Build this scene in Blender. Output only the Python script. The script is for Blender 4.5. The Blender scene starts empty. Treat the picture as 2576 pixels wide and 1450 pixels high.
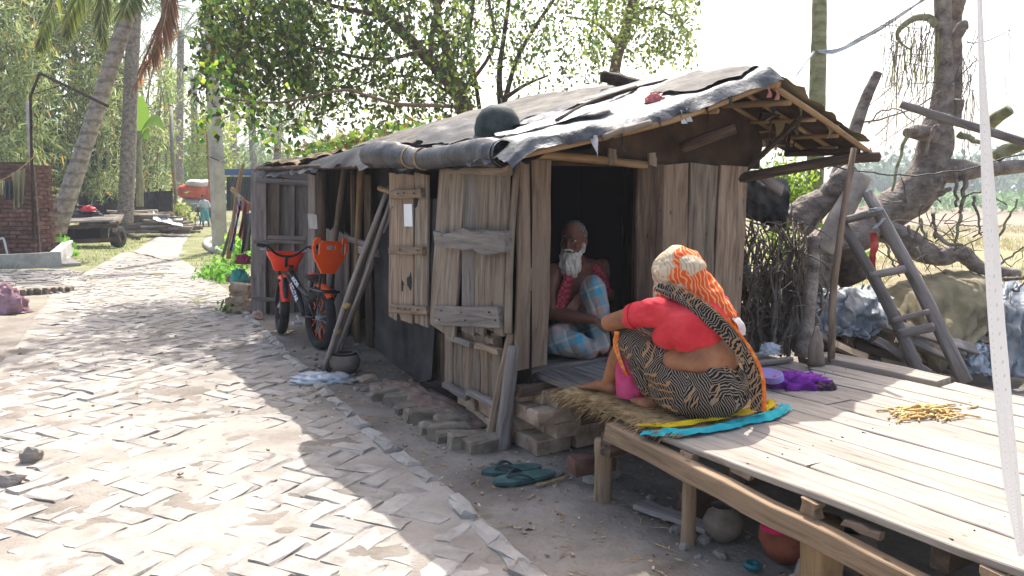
import bpy, bmesh, math, random
import numpy as np
from mathutils import Vector, Matrix, noise

sc = bpy.context.scene
# ------------------------------------------------------------------ camera, world, sun, exposure
FPX, CAMH, HORIZON = 2000.0, 1.5, 470.0          # focal length in units of a 2576 px wide frame
PITCH = math.atan((725 - HORIZON) / FPX)
cd = bpy.data.cameras.new('camera'); cam = bpy.data.objects.new('camera', cd)
sc.collection.objects.link(cam); sc.camera = cam
cam.location = (0, 0, CAMH); cam.rotation_euler = (math.pi / 2 - PITCH, 0, 0)
cd.sensor_width = 36.0; cd.lens = 36.0 * FPX / 2576.0
cd.clip_start = 0.05; cd.clip_end = 3000
SUN = Vector((0.085, 0.75, 1.0)).normalized()     # towards the sun
w = bpy.data.worlds.new('World'); sc.world = w; w.use_nodes = True
wn = w.node_tree; bg = wn.nodes['Background']
sky = wn.nodes.new('ShaderNodeTexSky'); sky.sky_type = 'NISHITA'; sky.sun_disc = False
sky.sun_elevation = math.asin(SUN.z); sky.sun_rotation = math.atan2(SUN.x, SUN.y)
sky.air_density = 1.0; sky.dust_density = 5.5; sky.ozone_density = 1.0; sky.altitude = 0
wn.links.new(sky.outputs[0], bg.inputs[0]); bg.inputs[1].default_value = 0.15
sd = bpy.data.lights.new('sun', 'SUN'); sd.energy = 3.3; sd.angle = math.radians(0.5); sd.color = (1.0, 0.98, 0.95)
so = bpy.data.objects.new('sun', sd); sc.collection.objects.link(so)
so.rotation_euler = SUN.to_track_quat('Z', 'Y').to_euler(); so.location = (3, 6, 12)
sc.view_settings.view_transform = 'Standard'; sc.view_settings.look = 'None'
sc.view_settings.exposure = 1.36; sc.view_settings.gamma = 1.0
sc.render.engine = 'CYCLES'
sc.cycles.use_denoising = True
sc.cycles.max_bounces = 6; sc.cycles.diffuse_bounces = 3; sc.cycles.transparent_max_bounces = 12
sc.cycles.caustics_reflective = False; sc.cycles.caustics_refractive = False
sc.cycles.sample_clamp_indirect = 6.0

# ------------------------------------------------------------------ helpers
random.seed(7); rng = np.random.default_rng(7)
R = random.uniform
_fw = Vector((0, math.cos(PITCH), -math.sin(PITCH))); _up = Vector((0, math.sin(PITCH), math.cos(PITCH)))
CAM = Vector((0, 0, CAMH))
def ray(x, y): return Vector(((x - 1288) / FPX, 0, 0)) + _fw + _up * ((725 - y) / FPX)
def at(x, y, Y): d = ray(x, y); return CAM + d * (Y / d.y)              # a place in the photo at a chosen distance
def gp(x, y, z=0.0): d = ray(x, y); return CAM + d * ((z - CAMH) / d.z)
K = gp(1280, 1120)                                                    # the hut's near corner
U = Vector((0.842, 0.54, 0)).normalized(); V = Vector((0.54, -0.842, 0)).normalized(); Z = Vector((0, 0, 1))
U.z = V.z = 0
V = Vector((U.y, -U.x, 0))
def HU(u, v, z=0.0): return K + U * u + V * v + Z * z                   # hut frame: u along the end wall, v out of it
def onU(x, y, u): d = ray(x, y); return CAM + d * (((K - CAM).dot(U) + u) / d.dot(U))
def onV(x, y, v): d = ray(x, y); return CAM + d * (((K - CAM).dot(V) + v) / d.dot(V))
def toUV(p): q = p - K; return q.dot(U), q.dot(V), p.z

def sstep(a, b, x): t = np.clip((x - a) / (b - a), 0, 1); return t * t * (3 - 2 * t)
def fbm(x, y, s, seed=0.0, o=3):
    return noise.fractal(Vector((x * s + seed, y * s - seed * 1.7, seed * 0.37)), 1.0, 2.0, o)
def hgt(x, y):                                                        # the lie of the land
    h = -0.6 * min(max((y - 18) / 26.0, 0), 1)
    r = math.hypot(x, y)
    h += 0.02 * fbm(x, y, 0.5, 3.1) * min(1, r / 4)
    d = (x + 0.02) * U.x + (y - 4.5) * U.y                            # distance to the hut's long wall line
    if d < -0.25 and y < 16: h += 0.04 * math.exp(-((d + 2.2) / 1.3) ** 2) + 0.015 * fbm(x, y, 1.1, 9.0)
    return h
def gz(p): return hgt(p.x, p.y)

COL = sc.collection
def tag(o, label=None, cat=None, group=None, kind=None):
    if label: o['label'] = label
    if cat: o['category'] = cat
    if group: o['group'] = group
    if kind: o['kind'] = kind
    return o
def setpar(o, p, W=None):
    if W is not None: o.matrix_basis = W
    if p is not None:
        o.parent = p; o.matrix_parent_inverse = p.matrix_basis.inverted()
    return o
def empty(name, loc, label=None, cat=None, group=None, parent=None):
    o = bpy.data.objects.new(name, None); COL.objects.link(o); o.empty_display_size = 0.1
    setpar(o, parent, Matrix.Translation(Vector(loc)))
    return tag(o, label, cat, group)
def mk(name, verts, faces, mat, parent=None, W=None, smooth=False, mi=None):
    me = bpy.data.meshes.new(name); me.from_pydata([tuple(v) for v in verts], [], faces)
    for m in (mat if isinstance(mat, (list, tuple)) else [mat]): me.materials.append(m)
    if mi: me.polygons.foreach_set('material_index', mi)
    if smooth: me.polygons.foreach_set('use_smooth', [True] * len(me.polygons))
    me.update()
    o = bpy.data.objects.new(name, me); COL.objects.link(o)
    return setpar(o, parent, W if W is not None else Matrix.Identity(4))
def inst(name, me, parent, W):
    o = bpy.data.objects.new(name, me); COL.objects.link(o); return setpar(o, parent, W)
def frame(o, x, y=None, up=Z):                                        # matrix with X along x and Z as near to up as can be
    x = Vector(x).normalized(); z = Vector(up); z = (z - x * z.dot(x))
    if z.length < 1e-6: z = Vector((1, 0, 0)) - x * x.x
    z.normalize(); y = z.cross(x)
    return Matrix(((x.x, y.x, z.x, o[0]), (x.y, y.y, z.y, o[1]), (x.z, y.z, z.z, o[2]), (0, 0, 0, 1)))

class MB:
    def __init__(s): s.v = []; s.f = []; s.mi = []
    def add(s, v, f, m=0):
        b = len(s.v); s.v += [Vector(q) for q in v]; s.f += [tuple(i + b for i in q) for q in f]; s.mi += [m] * len(f); return s
    def box(s, c, sz, Rm=None, m=0, j=0.0):
        c = Vector(c); a, b, d = sz[0] / 2, sz[1] / 2, sz[2] / 2; vs = []
        for x, y, z in ((-a, -b, -d), (a, -b, -d), (a, b, -d), (-a, b, -d), (-a, -b, d), (a, -b, d), (a, b, d), (-a, b, d)):
            q = Vector((x + R(-j, j), y + R(-j, j), z + R(-j, j)))
            if Rm is not None: q = Rm @ q
            vs.append(c + q)
        return s.add(vs, [(3, 2, 1, 0), (4, 5, 6, 7), (0, 1, 5, 4), (1, 2, 6, 5), (2, 3, 7, 6), (3, 0, 4, 7)], m)
    def tube(s, pts, rad, n=8, m=0, cap=True, jit=0.0, flat=1.0):
        pts = [Vector(p) for p in pts]; k = len(pts)
        if not isinstance(rad, (list, tuple)): rad = [rad] * k
        vs = []; ref = None
        for i, p in enumerate(pts):
            t = (pts[min(i + 1, k - 1)] - pts[max(i - 1, 0)])
            t = t.normalized() if t.length > 1e-9 else Vector((0, 0, 1))
            if ref is None: ref = Vector((0, 0, 1)) if abs(t.z) < 0.9 else Vector((1, 0, 0))
            a = (ref - t * ref.dot(t)).normalized(); b = t.cross(a); ref = a
            for q in range(n):
                an = 2 * math.pi * q / n; r = rad[i] * (1 + R(-jit, jit))
                vs.append(p + a * (math.cos(an) * r * flat) + b * (math.sin(an) * r))
        fs = [(i * n + q, i * n + (q + 1) % n, (i + 1) * n + (q + 1) % n, (i + 1) * n + q) for i in range(k - 1) for q in range(n)]
        if cap: fs += [tuple(range(n))[::-1], tuple((k - 1) * n + q for q in range(n))]
        return s.add(vs, fs, m)
    def ell(s, c, r, Rm=None, nu=12, nv=8, m=0):
        c = Vector(c); r = (r, r, r) if not isinstance(r, (tuple, list, Vector)) else r
        vs = []
        for j in range(nv + 1):
            th = math.pi * j / nv
            for i in range(nu):
                ph = 2 * math.pi * i / nu
                q = Vector((r[0] * math.sin(th) * math.cos(ph), r[1] * math.sin(th) * math.sin(ph), r[2] * math.cos(th)))
                vs.append(c + (Rm @ q if Rm is not None else q))
        fs = [(j * nu + i, (j + 1) * nu + i, (j + 1) * nu + (i + 1) % nu, j * nu + (i + 1) % nu) for j in range(nv) for i in range(nu)]
        return s.add(vs, fs, m)
    def lathe(s, prof, c=(0, 0, 0), n=16, m=0, Rm=None, a0=0, a1=2 * math.pi):
        c = Vector(c); vs = []
        for r, z in prof:
            for i in range(n):
                a = a0 + (a1 - a0) * i / n; q = Vector((r * math.cos(a), r * math.sin(a), z)); vs.append(c + (Rm @ q if Rm is not None else q))
        fs = [(j * n + i, j * n + (i + 1) % n, (j + 1) * n + (i + 1) % n, (j + 1) * n + i) for j in range(len(prof) - 1) for i in range(n)]
        return s.add(vs, fs, m)
    def grid(s, fn, nu, nv, m=0):
        vs = [fn(i / nu, j / nv) for j in range(nv + 1) for i in range(nu + 1)]; q = nu + 1
        return s.add(vs, [(j * q + i, j * q + i + 1, (j + 1) * q + i + 1, (j + 1) * q + i) for j in range(nv) for i in range(nu)], m)
    def build(s, name, mat, parent=None, W=None, smooth=False):
        return mk(name, s.v, s.f, mat, parent, W, smooth, s.mi if isinstance(mat, (list, tuple)) else None)

def curve(pts, n):                                                    # Catmull-Rom through the points
    P = [Vector(p) for p in pts]; P = [P[0] * 2 - P[1]] + P + [P[-1] * 2 - P[-2]]; out = []; k = len(P) - 3
    for i in range(n + 1):
        t = k * i / n; j = min(int(t), k - 1); t -= j; a, b, c, d = P[j:j + 4]
        out.append(0.5 * (2 * b + (c - a) * t + (2 * a - 5 * b + 4 * c - d) * t * t + (3 * b - a - 3 * c + d) * t ** 3))
    return out
def lerpl(L, n):
    return [float(q) for q in np.interp(np.linspace(0, 1, n + 1), np.linspace(0, 1, len(L)), L)]

def plank(name, parent, p0, p1, w, t, nrm, mat, jit=0.006, seg=4, w1=None, warp=0.004, skew=0.01):
    """a weathered board from p0 to p1, its face turned to nrm; local X runs along the grain"""
    p0 = Vector(p0); p1 = Vector(p1); L = (p1 - p0).length; W = frame(p0, p1 - p0, up=nrm)
    w1 = w if w1 is None else w1; ch = min(0.004, t * 0.25); vs = []
    sk0, sk1 = R(-skew, skew), R(-skew, skew); wa = [R(-warp, warp) for _ in range(seg + 1)]
    for i in range(seg + 1):
        f = i / seg; x = L * f; ww = (w + (w1 - w) * f) / 2; jl, jr = R(-jit, jit), R(-jit, jit)
        for y, z in ((-ww + ch, -t / 2), (ww - ch, -t / 2), (ww, -t / 2 + ch), (ww, t / 2 - ch), (ww - ch, t / 2), (-ww + ch, t / 2), (-ww, t / 2 - ch), (-ww, -t / 2 + ch)):
            s = y / (ww + 1e-9); xx = x + (sk0 * s if i == 0 else sk1 * s if i == seg else 0)
            vs.append((xx, y + (jr if y > 0 else jl), z + wa[i]))
    fs = [(i * 8 + q, i * 8 + (q + 1) % 8, (i + 1) * 8 + (q + 1) % 8, (i + 1) * 8 + q) for i in range(seg) for q in range(8)]
    fs = [f[::-1] for f in fs]; fs += [tuple(range(8)), tuple(seg * 8 + q for q in range(8))[::-1]]
    fs = [f[::-1] for f in fs]
    return mk(name, vs, fs, mat, parent, W)
def pole(name, parent, pts, rad, mat, n=8, seg=8, jit=0.04, wob=0.0, smooth=True):
    """a round pole, stick or limb along a path; its local X starts along the first leg"""
    P = curve(pts, seg) if len(pts) > 2 or wob else [Vector(pts[0]).lerp(Vector(pts[1]), i / seg) for i in range(seg + 1)]
    if wob: P = [p + Vector((R(-wob, wob), R(-wob, wob), R(-wob, wob))) for p in P]
    rr = lerpl(rad if isinstance(rad, (list, tuple)) else [rad, rad], seg)
    W = frame(P[0], P[-1] - P[0]); Wi = W.inverted()
    return MB().tube([Wi @ p for p in P], rr, n, jit=jit).build(name, mat, parent, W, smooth)

def remesh(name, mb, mat, parent=None, voxel=0.012, smooth=6, disp=None, fac=0.5):
    """one continuous skin over a cluster of overlapping volumes"""
    me = bpy.data.meshes.new('tmp'); me.from_pydata([tuple(v) for v in mb.v], [], mb.f); me.update()
    o = bpy.data.objects.new('tmp', me); COL.objects.link(o)
    m = o.modifiers.new('r', 'REMESH'); m.mode = 'VOXEL'; m.voxel_size = voxel
    if smooth:
        q = o.modifiers.new('s', 'SMOOTH'); q.factor = fac; q.iterations = smooth
    dg = bpy.context.evaluated_depsgraph_get(); ev = o.evaluated_get(dg); nm = bpy.data.meshes.new_from_object(ev)
    bpy.data.objects.remove(o); bpy.data.meshes.remove(me)
    nm.name = name
    if disp:
        nm.update(); vv = [v.co.copy() for v in nm.vertices]; nn = [v.normal.copy() for v in nm.vertices]
        for i, v in enumerate(nm.vertices): v.co = disp(vv[i], nn[i])
    nm.materials.clear()
    for q in (mat if isinstance(mat, (list, tuple)) else [mat]): nm.materials.append(q)
    nm.polygons.foreach_set('use_smooth', [True] * len(nm.polygons)); nm.update()
    ob = bpy.data.objects.new(name, nm); COL.objects.link(ob)
    return setpar(ob, parent, Matrix.Identity(4))

# ------------------------------------------------------------------ materials
def srgb(c):
    if isinstance(c, str): c = tuple(int(c[i:i + 2], 16) / 255 for i in (0, 2, 4))
    return tuple(x / 12.92 if x <= 0.04045 else ((x + 0.055) / 1.055) ** 2.4 for x in c) + (1.0,)
class NT:
    def __init__(s, name):
        s.m = bpy.data.materials.new(name); s.m.use_nodes = True; s.t = s.m.node_tree
        s.b = s.t.nodes['Principled BSDF']; s.out = s.t.nodes['Material Output']
    def n(s, typ, **kw):
        q = s.t.nodes.new('ShaderNode' + typ)
        for k, v in kw.items():
            if k.startswith('i_'):
                key = k[2:]; key = int(key) if key.isdigit() else key.replace('_', ' ')
                if hasattr(v, 'is_linked') or hasattr(v, 'links'): s.t.links.new(v, q.inputs[key])
                else: q.inputs[key].default_value = v
            else: setattr(q, k, v)
        return q
    def l(s, a, b): s.t.links.new(a, b)
    def coord(s, scale=(1, 1, 1), rnd=True, kind='Object', rot=(0, 0, 0)):
        tc = s.n('TexCoord'); src = tc.outputs[kind]
        if rnd:
            oi = s.n('ObjectInfo'); mu = s.n('Math', operation='MULTIPLY', i_0=oi.outputs['Random'], i_1=57.0)
            cx = s.n('CombineXYZ', i_0=mu.outputs[0], i_1=mu.outputs[0], i_2=mu.outputs[0])
            src = s.n('VectorMath', operation='ADD', i_0=src, i_1=cx.outputs[0]).outputs[0]
        mp = s.n('Mapping'); mp.inputs['Scale'].default_value = scale; mp.inputs['Rotation'].default_value = rot; s.l(src, mp.inputs['Vector']); return mp.outputs[0]
    def noise(s, co, scale, detail=5, rough=0.6, dist=0.0):
        q = s.n('TexNoise', i_Scale=scale, i_Detail=detail, i_Roughness=rough, i_Distortion=dist); s.l(co, q.inputs['Vector']); return q.outputs['Fac']
    def ramp(s, fac, cols, pos=None, lo=0.3, hi=0.7):
        q = s.n('ValToRGB'); e = q.color_ramp.elements; k = len(cols)
        pos = pos or [lo + (hi - lo) * i / max(1, k - 1) for i in range(k)]
        while len(e) < k: e.new(0.5)
        for i in range(k): e[i].position = pos[i]; e[i].color = cols[i] if len(cols[i]) == 4 else srgb(cols[i])
        s.l(fac, q.inputs[0]); return q.outputs[0]
    def mix(s, fac, a, b, mode='MIX'):
        q = s.n('Mix', data_type='RGBA', blend_type=mode); q.clamp_factor = True
        for v, i in ((fac, 0), (a, 6), (b, 7)):
            if hasattr(v, 'links'): s.l(v, q.inputs[i])
            else: q.inputs[i].default_value = v
        return q.outputs[2]
    def math(s, op, a, b=0.0, clamp=False):
        q = s.n('Math', operation=op); q.use_clamp = clamp
        for v, i in ((a, 0), (b, 1)):
            if hasattr(v, 'links'): s.l(v, q.inputs[i])
            else: q.inputs[i].default_value = v
        return q.outputs[0]
    def vary(s, col, amt):
        oi = s.n('ObjectInfo'); v = s.n('MapRange', i_Value=oi.outputs['Random']); v.inputs[3].default_value = 1 - amt; v.inputs[4].default_value = 1 + amt
        h = s.n('HueSaturation', i_Value=v.outputs[0], i_Color=col); return h.outputs[0]
    def done(s, col, rough=0.85, bump=None, bstr=0.3, bdist=0.01, spec=0.25):
        if hasattr(col, 'links'): s.l(col, s.b.inputs['Base Color'])
        else: s.b.inputs['Base Color'].default_value = col
        if hasattr(rough, 'links'): s.l(rough, s.b.inputs['Roughness'])
        else: s.b.inputs['Roughness'].default_value = rough
        s.b.inputs['Specular IOR Level'].default_value = spec
        if bump is not None:
            q = s.n('Bump', i_Strength=bstr, i_Distance=bdist); s.l(bump, q.inputs['Height']); s.l(q.outputs[0], s.b.inputs['Normal'])
        return s.m
def M(name, cols, scale=6, stretch=(1, 1, 1), rough=0.85, vary=0.12, bump=0.3, bscale=40, bdist=0.006, detail=6, spec=0.2, lo=0.3, hi=0.7, dist=0.0):
    t = NT(name); co = t.coord(stretch); f = t.noise(co, scale, detail, dist=dist)
    c = t.ramp(f, cols, lo=lo, hi=hi) if len(cols) > 1 else srgb(cols[0])
    if vary and len(cols) > 1: c = t.vary(c, vary)
    return t.done(c, rough, t.noise(co, bscale, 4) if bump else None, bump or 0, bdist, spec)
def wood(name, dark, mid, light, vary=0.22, knots=True, grain=11, spec=0.15):
    t = NT(name); co = t.coord((0.9, 1, 1)); cg = t.coord((1.1, grain, grain))
    g = t.noise(cg, 2.2, 7, 0.65, 0.6); b = t.noise(co, 3.0, 4)
    c = t.ramp(g, [dark, mid, light], lo=0.28, hi=0.68)
    c = t.mix(t.math('MULTIPLY', t.ramp(b, [(0, 0, 0, 1), (1, 1, 1, 1)], lo=0.38, hi=0.66), 0.6), c, srgb(mid))
    if knots:
        v = t.n('TexVoronoi', i_Scale=8.0); t.l(t.coord((0.6, 1, 1)), v.inputs['Vector'])
        k = t.ramp(v.outputs['Distance'], [(1, 1, 1, 1), (0, 0, 0, 1)], pos=[0.045, 0.085])
        c = t.mix(t.math('MULTIPLY', k, 0.75), c, srgb(dark))
        st = t.ramp(t.noise(t.coord((0.6, 5, 5)), 3.5, 5), [(0, 0, 0, 1), (1, 1, 1, 1)], lo=0.58, hi=0.72)
        c = t.mix(t.math('MULTIPLY', st, 0.5), c, srgb(dark))
    c = t.vary(c, vary)
    return t.done(c, 0.85, g, 0.5, 0.004, spec)
# ------------------------------------------------------------------ palette
WOOD = wood('weathered_wood', '40362c', '776a5c', '968979')
WOODG = wood('grey_wood', '433d37', '78706a', '978f87')
WOODW = wood('warm_wood', '46392e', '826f5d', '9f8d79')
WOODD = wood('dark_wood', '1c1613', '4a3c31', '6e5c4c')
DECKW = wood('deck_wood', '665d53', '998f83', 'b1a89c', vary=0.14, grain=14)
BEAMW = wood('beam_wood', '574737', '8a745c', 'a18a70', vary=0.08)
BAMB = wood('bamboo_cane', '5c4630', '8f7454', 'ab916f', vary=0.12, knots=False, grain=8)
BARK = M('grey_bark', ['564c44', '867b71', 'a59a8f'], 9, (1, 1.4, 1.4), bump=1.0, bscale=22, bdist=0.03)
BARKD = M('dark_bark', ['241c17', '43362c', '5b4a3d'], 9, bump=0.6, bscale=30, bdist=0.02)
BARKO = M('green_bark', ['5b6041', '868562', 'a39d83'], 4, (0.6, 3, 3), bump=0.3)
TWIG = M('twig', ['3b332b', '6b6156', '8b8175'], 6, vary=0.25, bump=0)
STRAW = M('straw', ['7d6342', 'a0855c', 'bda478'], 22, vary=0.15)
BRICK = M('brick_dusty', ['7c6654', 'a58e78', 'bda994'], 9, vary=0.14, bump=0.5, bscale=35)
BRICKR = M('brick_red', ['45322e', '63453c', '7d5f52'], 7, vary=0.25, bump=0.5, bscale=30)
MORTAR = M('mortar', ['5a5049', '736960'], 12)
BRICKM = M('brick_mossy', ['5a5145', '7d7263', '978b7b'], 8, vary=0.15, bump=0.6, bscale=30)
STONE = M('stone', ['66605a', '8d857c', 'a69d92'], 7, vary=0.2, bump=0.6, bscale=18, bdist=0.02)
CONC = M('concrete', ['8f8c86', 'a9a6a0', 'b9b6b0'], 5, vary=0.05, bump=0.25, bscale=60)
CONCP = M('pole_concrete', ['8d8981', 'aaa59c', 'b9b4ab'], 3, vary=0.05, bump=0.25, bscale=60)
CLAY = M('grey_clay', ['544b43', '776b60', '8f8376'], 6, vary=0.1, bump=0.3)
CLAYR = M('red_clay', ['6b3a2a', '8c4f3b', 'a06650'], 6, vary=0.1, bump=0.3)
SOOT = M('soot', ['0c0b0a', '1a1817'], 8)
IRON = M('rusty_iron', ['1e1512', '3b2721', '55382c'], 14, rough=0.7)
STEEL = M('steel', ['8e9196', 'b0b3b7'], 8, rough=0.4, spec=0.6)
BLACKP = M('black_plastic', ['101114', '1b1c20'], 9, rough=0.45, spec=0.4, bump=0)
RUBBER = M('rubber', ['17171a', '2b2a2a', '3b3936'], 9, rough=0.8)
DARK = M('inside_shade', ['0b0908', '17120f'], 5)  # near black: shade of the hut's inside put into the colour
def cloth(name, cols, rough=0.9, scale=3, stretch=(1, 1, 1), bump=0.4, bscale=220, **k):
    return M(name, cols, scale, stretch, rough, 0.06, bump, bscale, 0.002, **k)
def plastic(name, cols, rough=0.35, scale=4, bump=0.35, bscale=14, **k):
    return M(name, cols, scale, (1, 1, 1), rough, 0.04, bump, bscale, 0.02, spec=k.pop('spec', 0.3), **k)
TARP = plastic('black_tarp', ['1d1e20', '343538', '504d49'], 0.6, 3.5, spec=.12, lo=0.3, hi=0.68)
TARPG = plastic('dusty_tarp', ['403c36', '615c55', '7c766c'], 0.75, 5, spec=.08)
TARPF = plastic('pale_front_tarp', ['2b2d30', '4b4e51', '787773'], 0.5, 6, bump=0.6, spec=.15)
TARPR = plastic('roll_tarp', ['232427', '3a3b3e', '5a5956'], 0.42, 5, bump=0.5)
TARPB = plastic('blue_grey_tarp', ['575d62', '7b8184', '9a9d9d'], 0.5, 4)
TARPK = cloth('khaki_tarp', ['655c46', '867b5f', '9d9275'], scale=3, bscale=60)
TARPC = plastic('clear_sheet', ['8d949a', 'b3b9bd', 'cfd3d4'], 0.3, 5)
SACKC = cloth('blackish_sheet', ['1d1d1e', '2c2c2c', '403f3d'], scale=4, bscale=50)

def ground_mat():
    t = NT('soil_and_grass'); tc = t.n('TexCoord'); co = tc.outputs['Object']
    sp = t.n('SeparateXYZ'); t.l(co, sp.inputs[0]); X, Y = sp.outputs[0], sp.outputs[1]
    big = t.noise(co, 0.35, 4); med = t.noise(co, 2.2, 6); fin = t.noise(co, 26, 5)
    dirt = t.ramp(med, ['655d54', '827a70', '968e83'], lo=0.3, hi=0.72)
    dirt = t.mix(t.math('MULTIPLY', t.ramp(fin, [(0, 0, 0, 1), (1, 1, 1, 1)], lo=0.5, hi=0.75), 0.35), dirt, srgb('6a5f54'))
    grass = t.ramp(med, ['59603a', '70734a', '918c6c'], lo=0.3, hi=0.72)
    # verge on the left beyond the road, meadow on the right
    gm = t.math('ADD', t.math('MULTIPLY', t.math('SUBTRACT', Y, 9.5), 0.16), t.math('MULTIPLY', t.math('SUBTRACT', big, 0.5), 4.0))
    gm = t.math('ADD', gm, t.math('MULTIPLY', t.math('SUBTRACT', med, 0.5), 2.5), True)
    gm = t.math('MULTIPLY', gm, 0.85)
    c = t.mix(gm, dirt, grass)
    fld = t.ramp(t.noise(t.coord((1, 0.25, 1), False), 0.6, 6), ['786c58', '8f826a', '85805e', 'a0967e'], lo=0.3, hi=0.7)
    far = t.ramp(t.noise(t.coord((1, 0.15, 1), False), 0.12, 5), ['746859', '877a6b', '7f7d63'], lo=0.35, hi=0.7)
    fld = t.mix(t.math('MULTIPLY', t.math('SUBTRACT', Y, 24.0), 0.06, True), fld, far)
    fm = t.math('MULTIPLY', t.math('SUBTRACT', X, t.math('SUBTRACT', 4.2, t.math('MULTIPLY', Y, 0.06))), 1.2, True)
    fm = t.math('MULTIPLY', fm, t.math('MULTIPLY', t.math('SUBTRACT', Y, 5.0), 1.0, True))
    c = t.mix(fm, c, fld)
    return t.done(c, 0.95, t.math('ADD', fin, t.math('MULTIPLY', t.noise(co, 7, 4), 1.5)), 0.6, 0.02, 0.1)
GROUND = ground_mat()
def dust_mat():
    t = NT('road_dust'); co = t.coord((1, 1, 1), False)
    c = t.ramp(t.noise(co, 1.8, 6), ['7b7369', '968e84', 'a59e94'], lo=0.3, hi=0.7)
    c = t.mix(t.math('MULTIPLY', t.ramp(t.noise(co, 30, 4), [(0, 0, 0, 1), (1, 1, 1, 1)], lo=0.5, hi=0.78), 0.3), c, srgb('6b635a'))
    return t.done(c, 0.95, t.noise(co, 45, 5), 0.5, 0.01, 0.1)
DUST = dust_mat()
def road_brick():
    t = NT('road_brick'); co = t.coord((1, 1, 1))
    c = t.ramp(t.noise(co, 6, 7), ['7c766e', '969088', 'a6a098'], lo=0.28, hi=0.66)
    c = t.mix(t.math('MULTIPLY', t.ramp(t.noise(co, 28, 4), [(0, 0, 0, 1), (1, 1, 1, 1)], lo=0.56, hi=0.75), 0.45), c, srgb('726a61'))
    c = t.vary(c, 0.13)
    return t.done(c, 0.92, t.math('ADD', t.noise(co, 40, 5), t.noise(co, 9, 3)), 0.6, 0.008, 0.12)
RBRICK = road_brick()
def leafmat(name, trans=0.4, rough=0.55):
    t = NT(name); a = t.n('Attribute', attribute_name='Col'); c = a.outputs['Color']
    t.done(c, rough, spec=0.3); tr = t.n('BsdfTranslucent'); 
    h = t.n('HueSaturation', i_Saturation=1.05, i_Value=1.35, i_Color=c); t.l(h.outputs[0], tr.inputs[0])
    mx = t.n('MixShader', i_0=trans); t.l(t.b.outputs[0], mx.inputs[1]); t.l(tr.outputs[0], mx.inputs[2]); t.l(mx.outputs[0], t.out.inputs[0]); return t.m
LEAF = leafmat('leaf'); DRYL = leafmat('dry_leaf', 0.25, 0.8)

def quads(name, V4, mat, parent=None, cols=None, kind=None):
    """N four-cornered blades (N,4,3) as one mesh, a colour for each"""
    N = len(V4); me = bpy.data.meshes.new(name); me.vertices.add(N * 4); me.vertices.foreach_set('co', V4.astype(np.float32).ravel())
    me.loops.add(N * 4); me.loops.foreach_set('vertex_index', np.arange(N * 4, dtype=np.int32))
    me.polygons.add(N); me.polygons.foreach_set('loop_start', np.arange(0, N * 4, 4, dtype=np.int32)); me.polygons.foreach_set('loop_total', np.full(N, 4, dtype=np.int32))
    me.materials.append(mat)
    if cols is not None:
        at_ = me.color_attributes.new('Col', 'FLOAT_COLOR', 'POINT'); c4 = np.ones((N, 4, 4), np.float32); c4[:, :, :3] = cols[:, None, :]; at_.data.foreach_set('color', c4.ravel())
    me.update(calc_edges=True); me.validate()
    o = bpy.data.objects.new(name, me); COL.objects.link(o); setpar(o, parent, Matrix.Identity(4))
    if kind: o['kind'] = kind
    return o
def norm(a): return a / (np.linalg.norm(a, axis=1, keepdims=True) + 1e-9)
def blades(P, d, L, Wd, side=None, fold=0.0, mid=0.45):
    N = len(P); d = norm(d); s = norm(np.cross(d, rng.normal(size=(N, 3)))) if side is None else norm(side); n = np.cross(d, s)
    L = np.broadcast_to(L, (N,))[:, None]; Wd = np.broadcast_to(Wd, (N,))[:, None]
    m = P + d * L * mid + n * L * fold
    return np.stack([P, m + s * Wd / 2, P + d * L, m - s * Wd / 2], 1)
def pal(N, cols, jit=0.18, weights=None):
    C = np.array([srgb(c)[:3] for c in cols]); i = rng.choice(len(cols), N, p=weights); return C[i] * (1 + rng.uniform(-jit, jit, (N, 1)))

# ------------------------------------------------------------------ ground: one sheet to the horizon
def axis(lo, hi, fine, step, far, grow=1.16):
    a = list(np.arange(lo, hi, step)); s = step; x = hi
    while x < far: a.append(x); s *= grow; x += s
    a.append(far); s = step; x = lo - step; b = []
    while x > -far: b.append(x); s *= grow; x -= s
    b.append(-far); return np.array(b[::-1] + a)
gx = axis(-4.5, 3.2, 0, 0.045, 440); gy = axis(2.2, 9.5, 0, 0.045, 440)
def gfun(x, y):
    h = hgt(x, y); r = math.hypot(x, y)
    if r < 25: h += (0.014 * fbm(x, y, 3.2, 1.3) + 0.008 * fbm(x, y, 12, 5.0)) * (1 if r < 12 else 0.5)
    return h
gv = [(x, y, gfun(x, y)) for y in gy for x in gx]; nx = len(gx)
gf = [(j * nx + i, j * nx + i + 1, (j + 1) * nx + i + 1, (j + 1) * nx + i) for j in range(len(gy) - 1) for i in range(nx - 1)]
g = mk('ground', gv, gf, GROUND, smooth=True); g['kind'] = 'structure'

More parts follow.
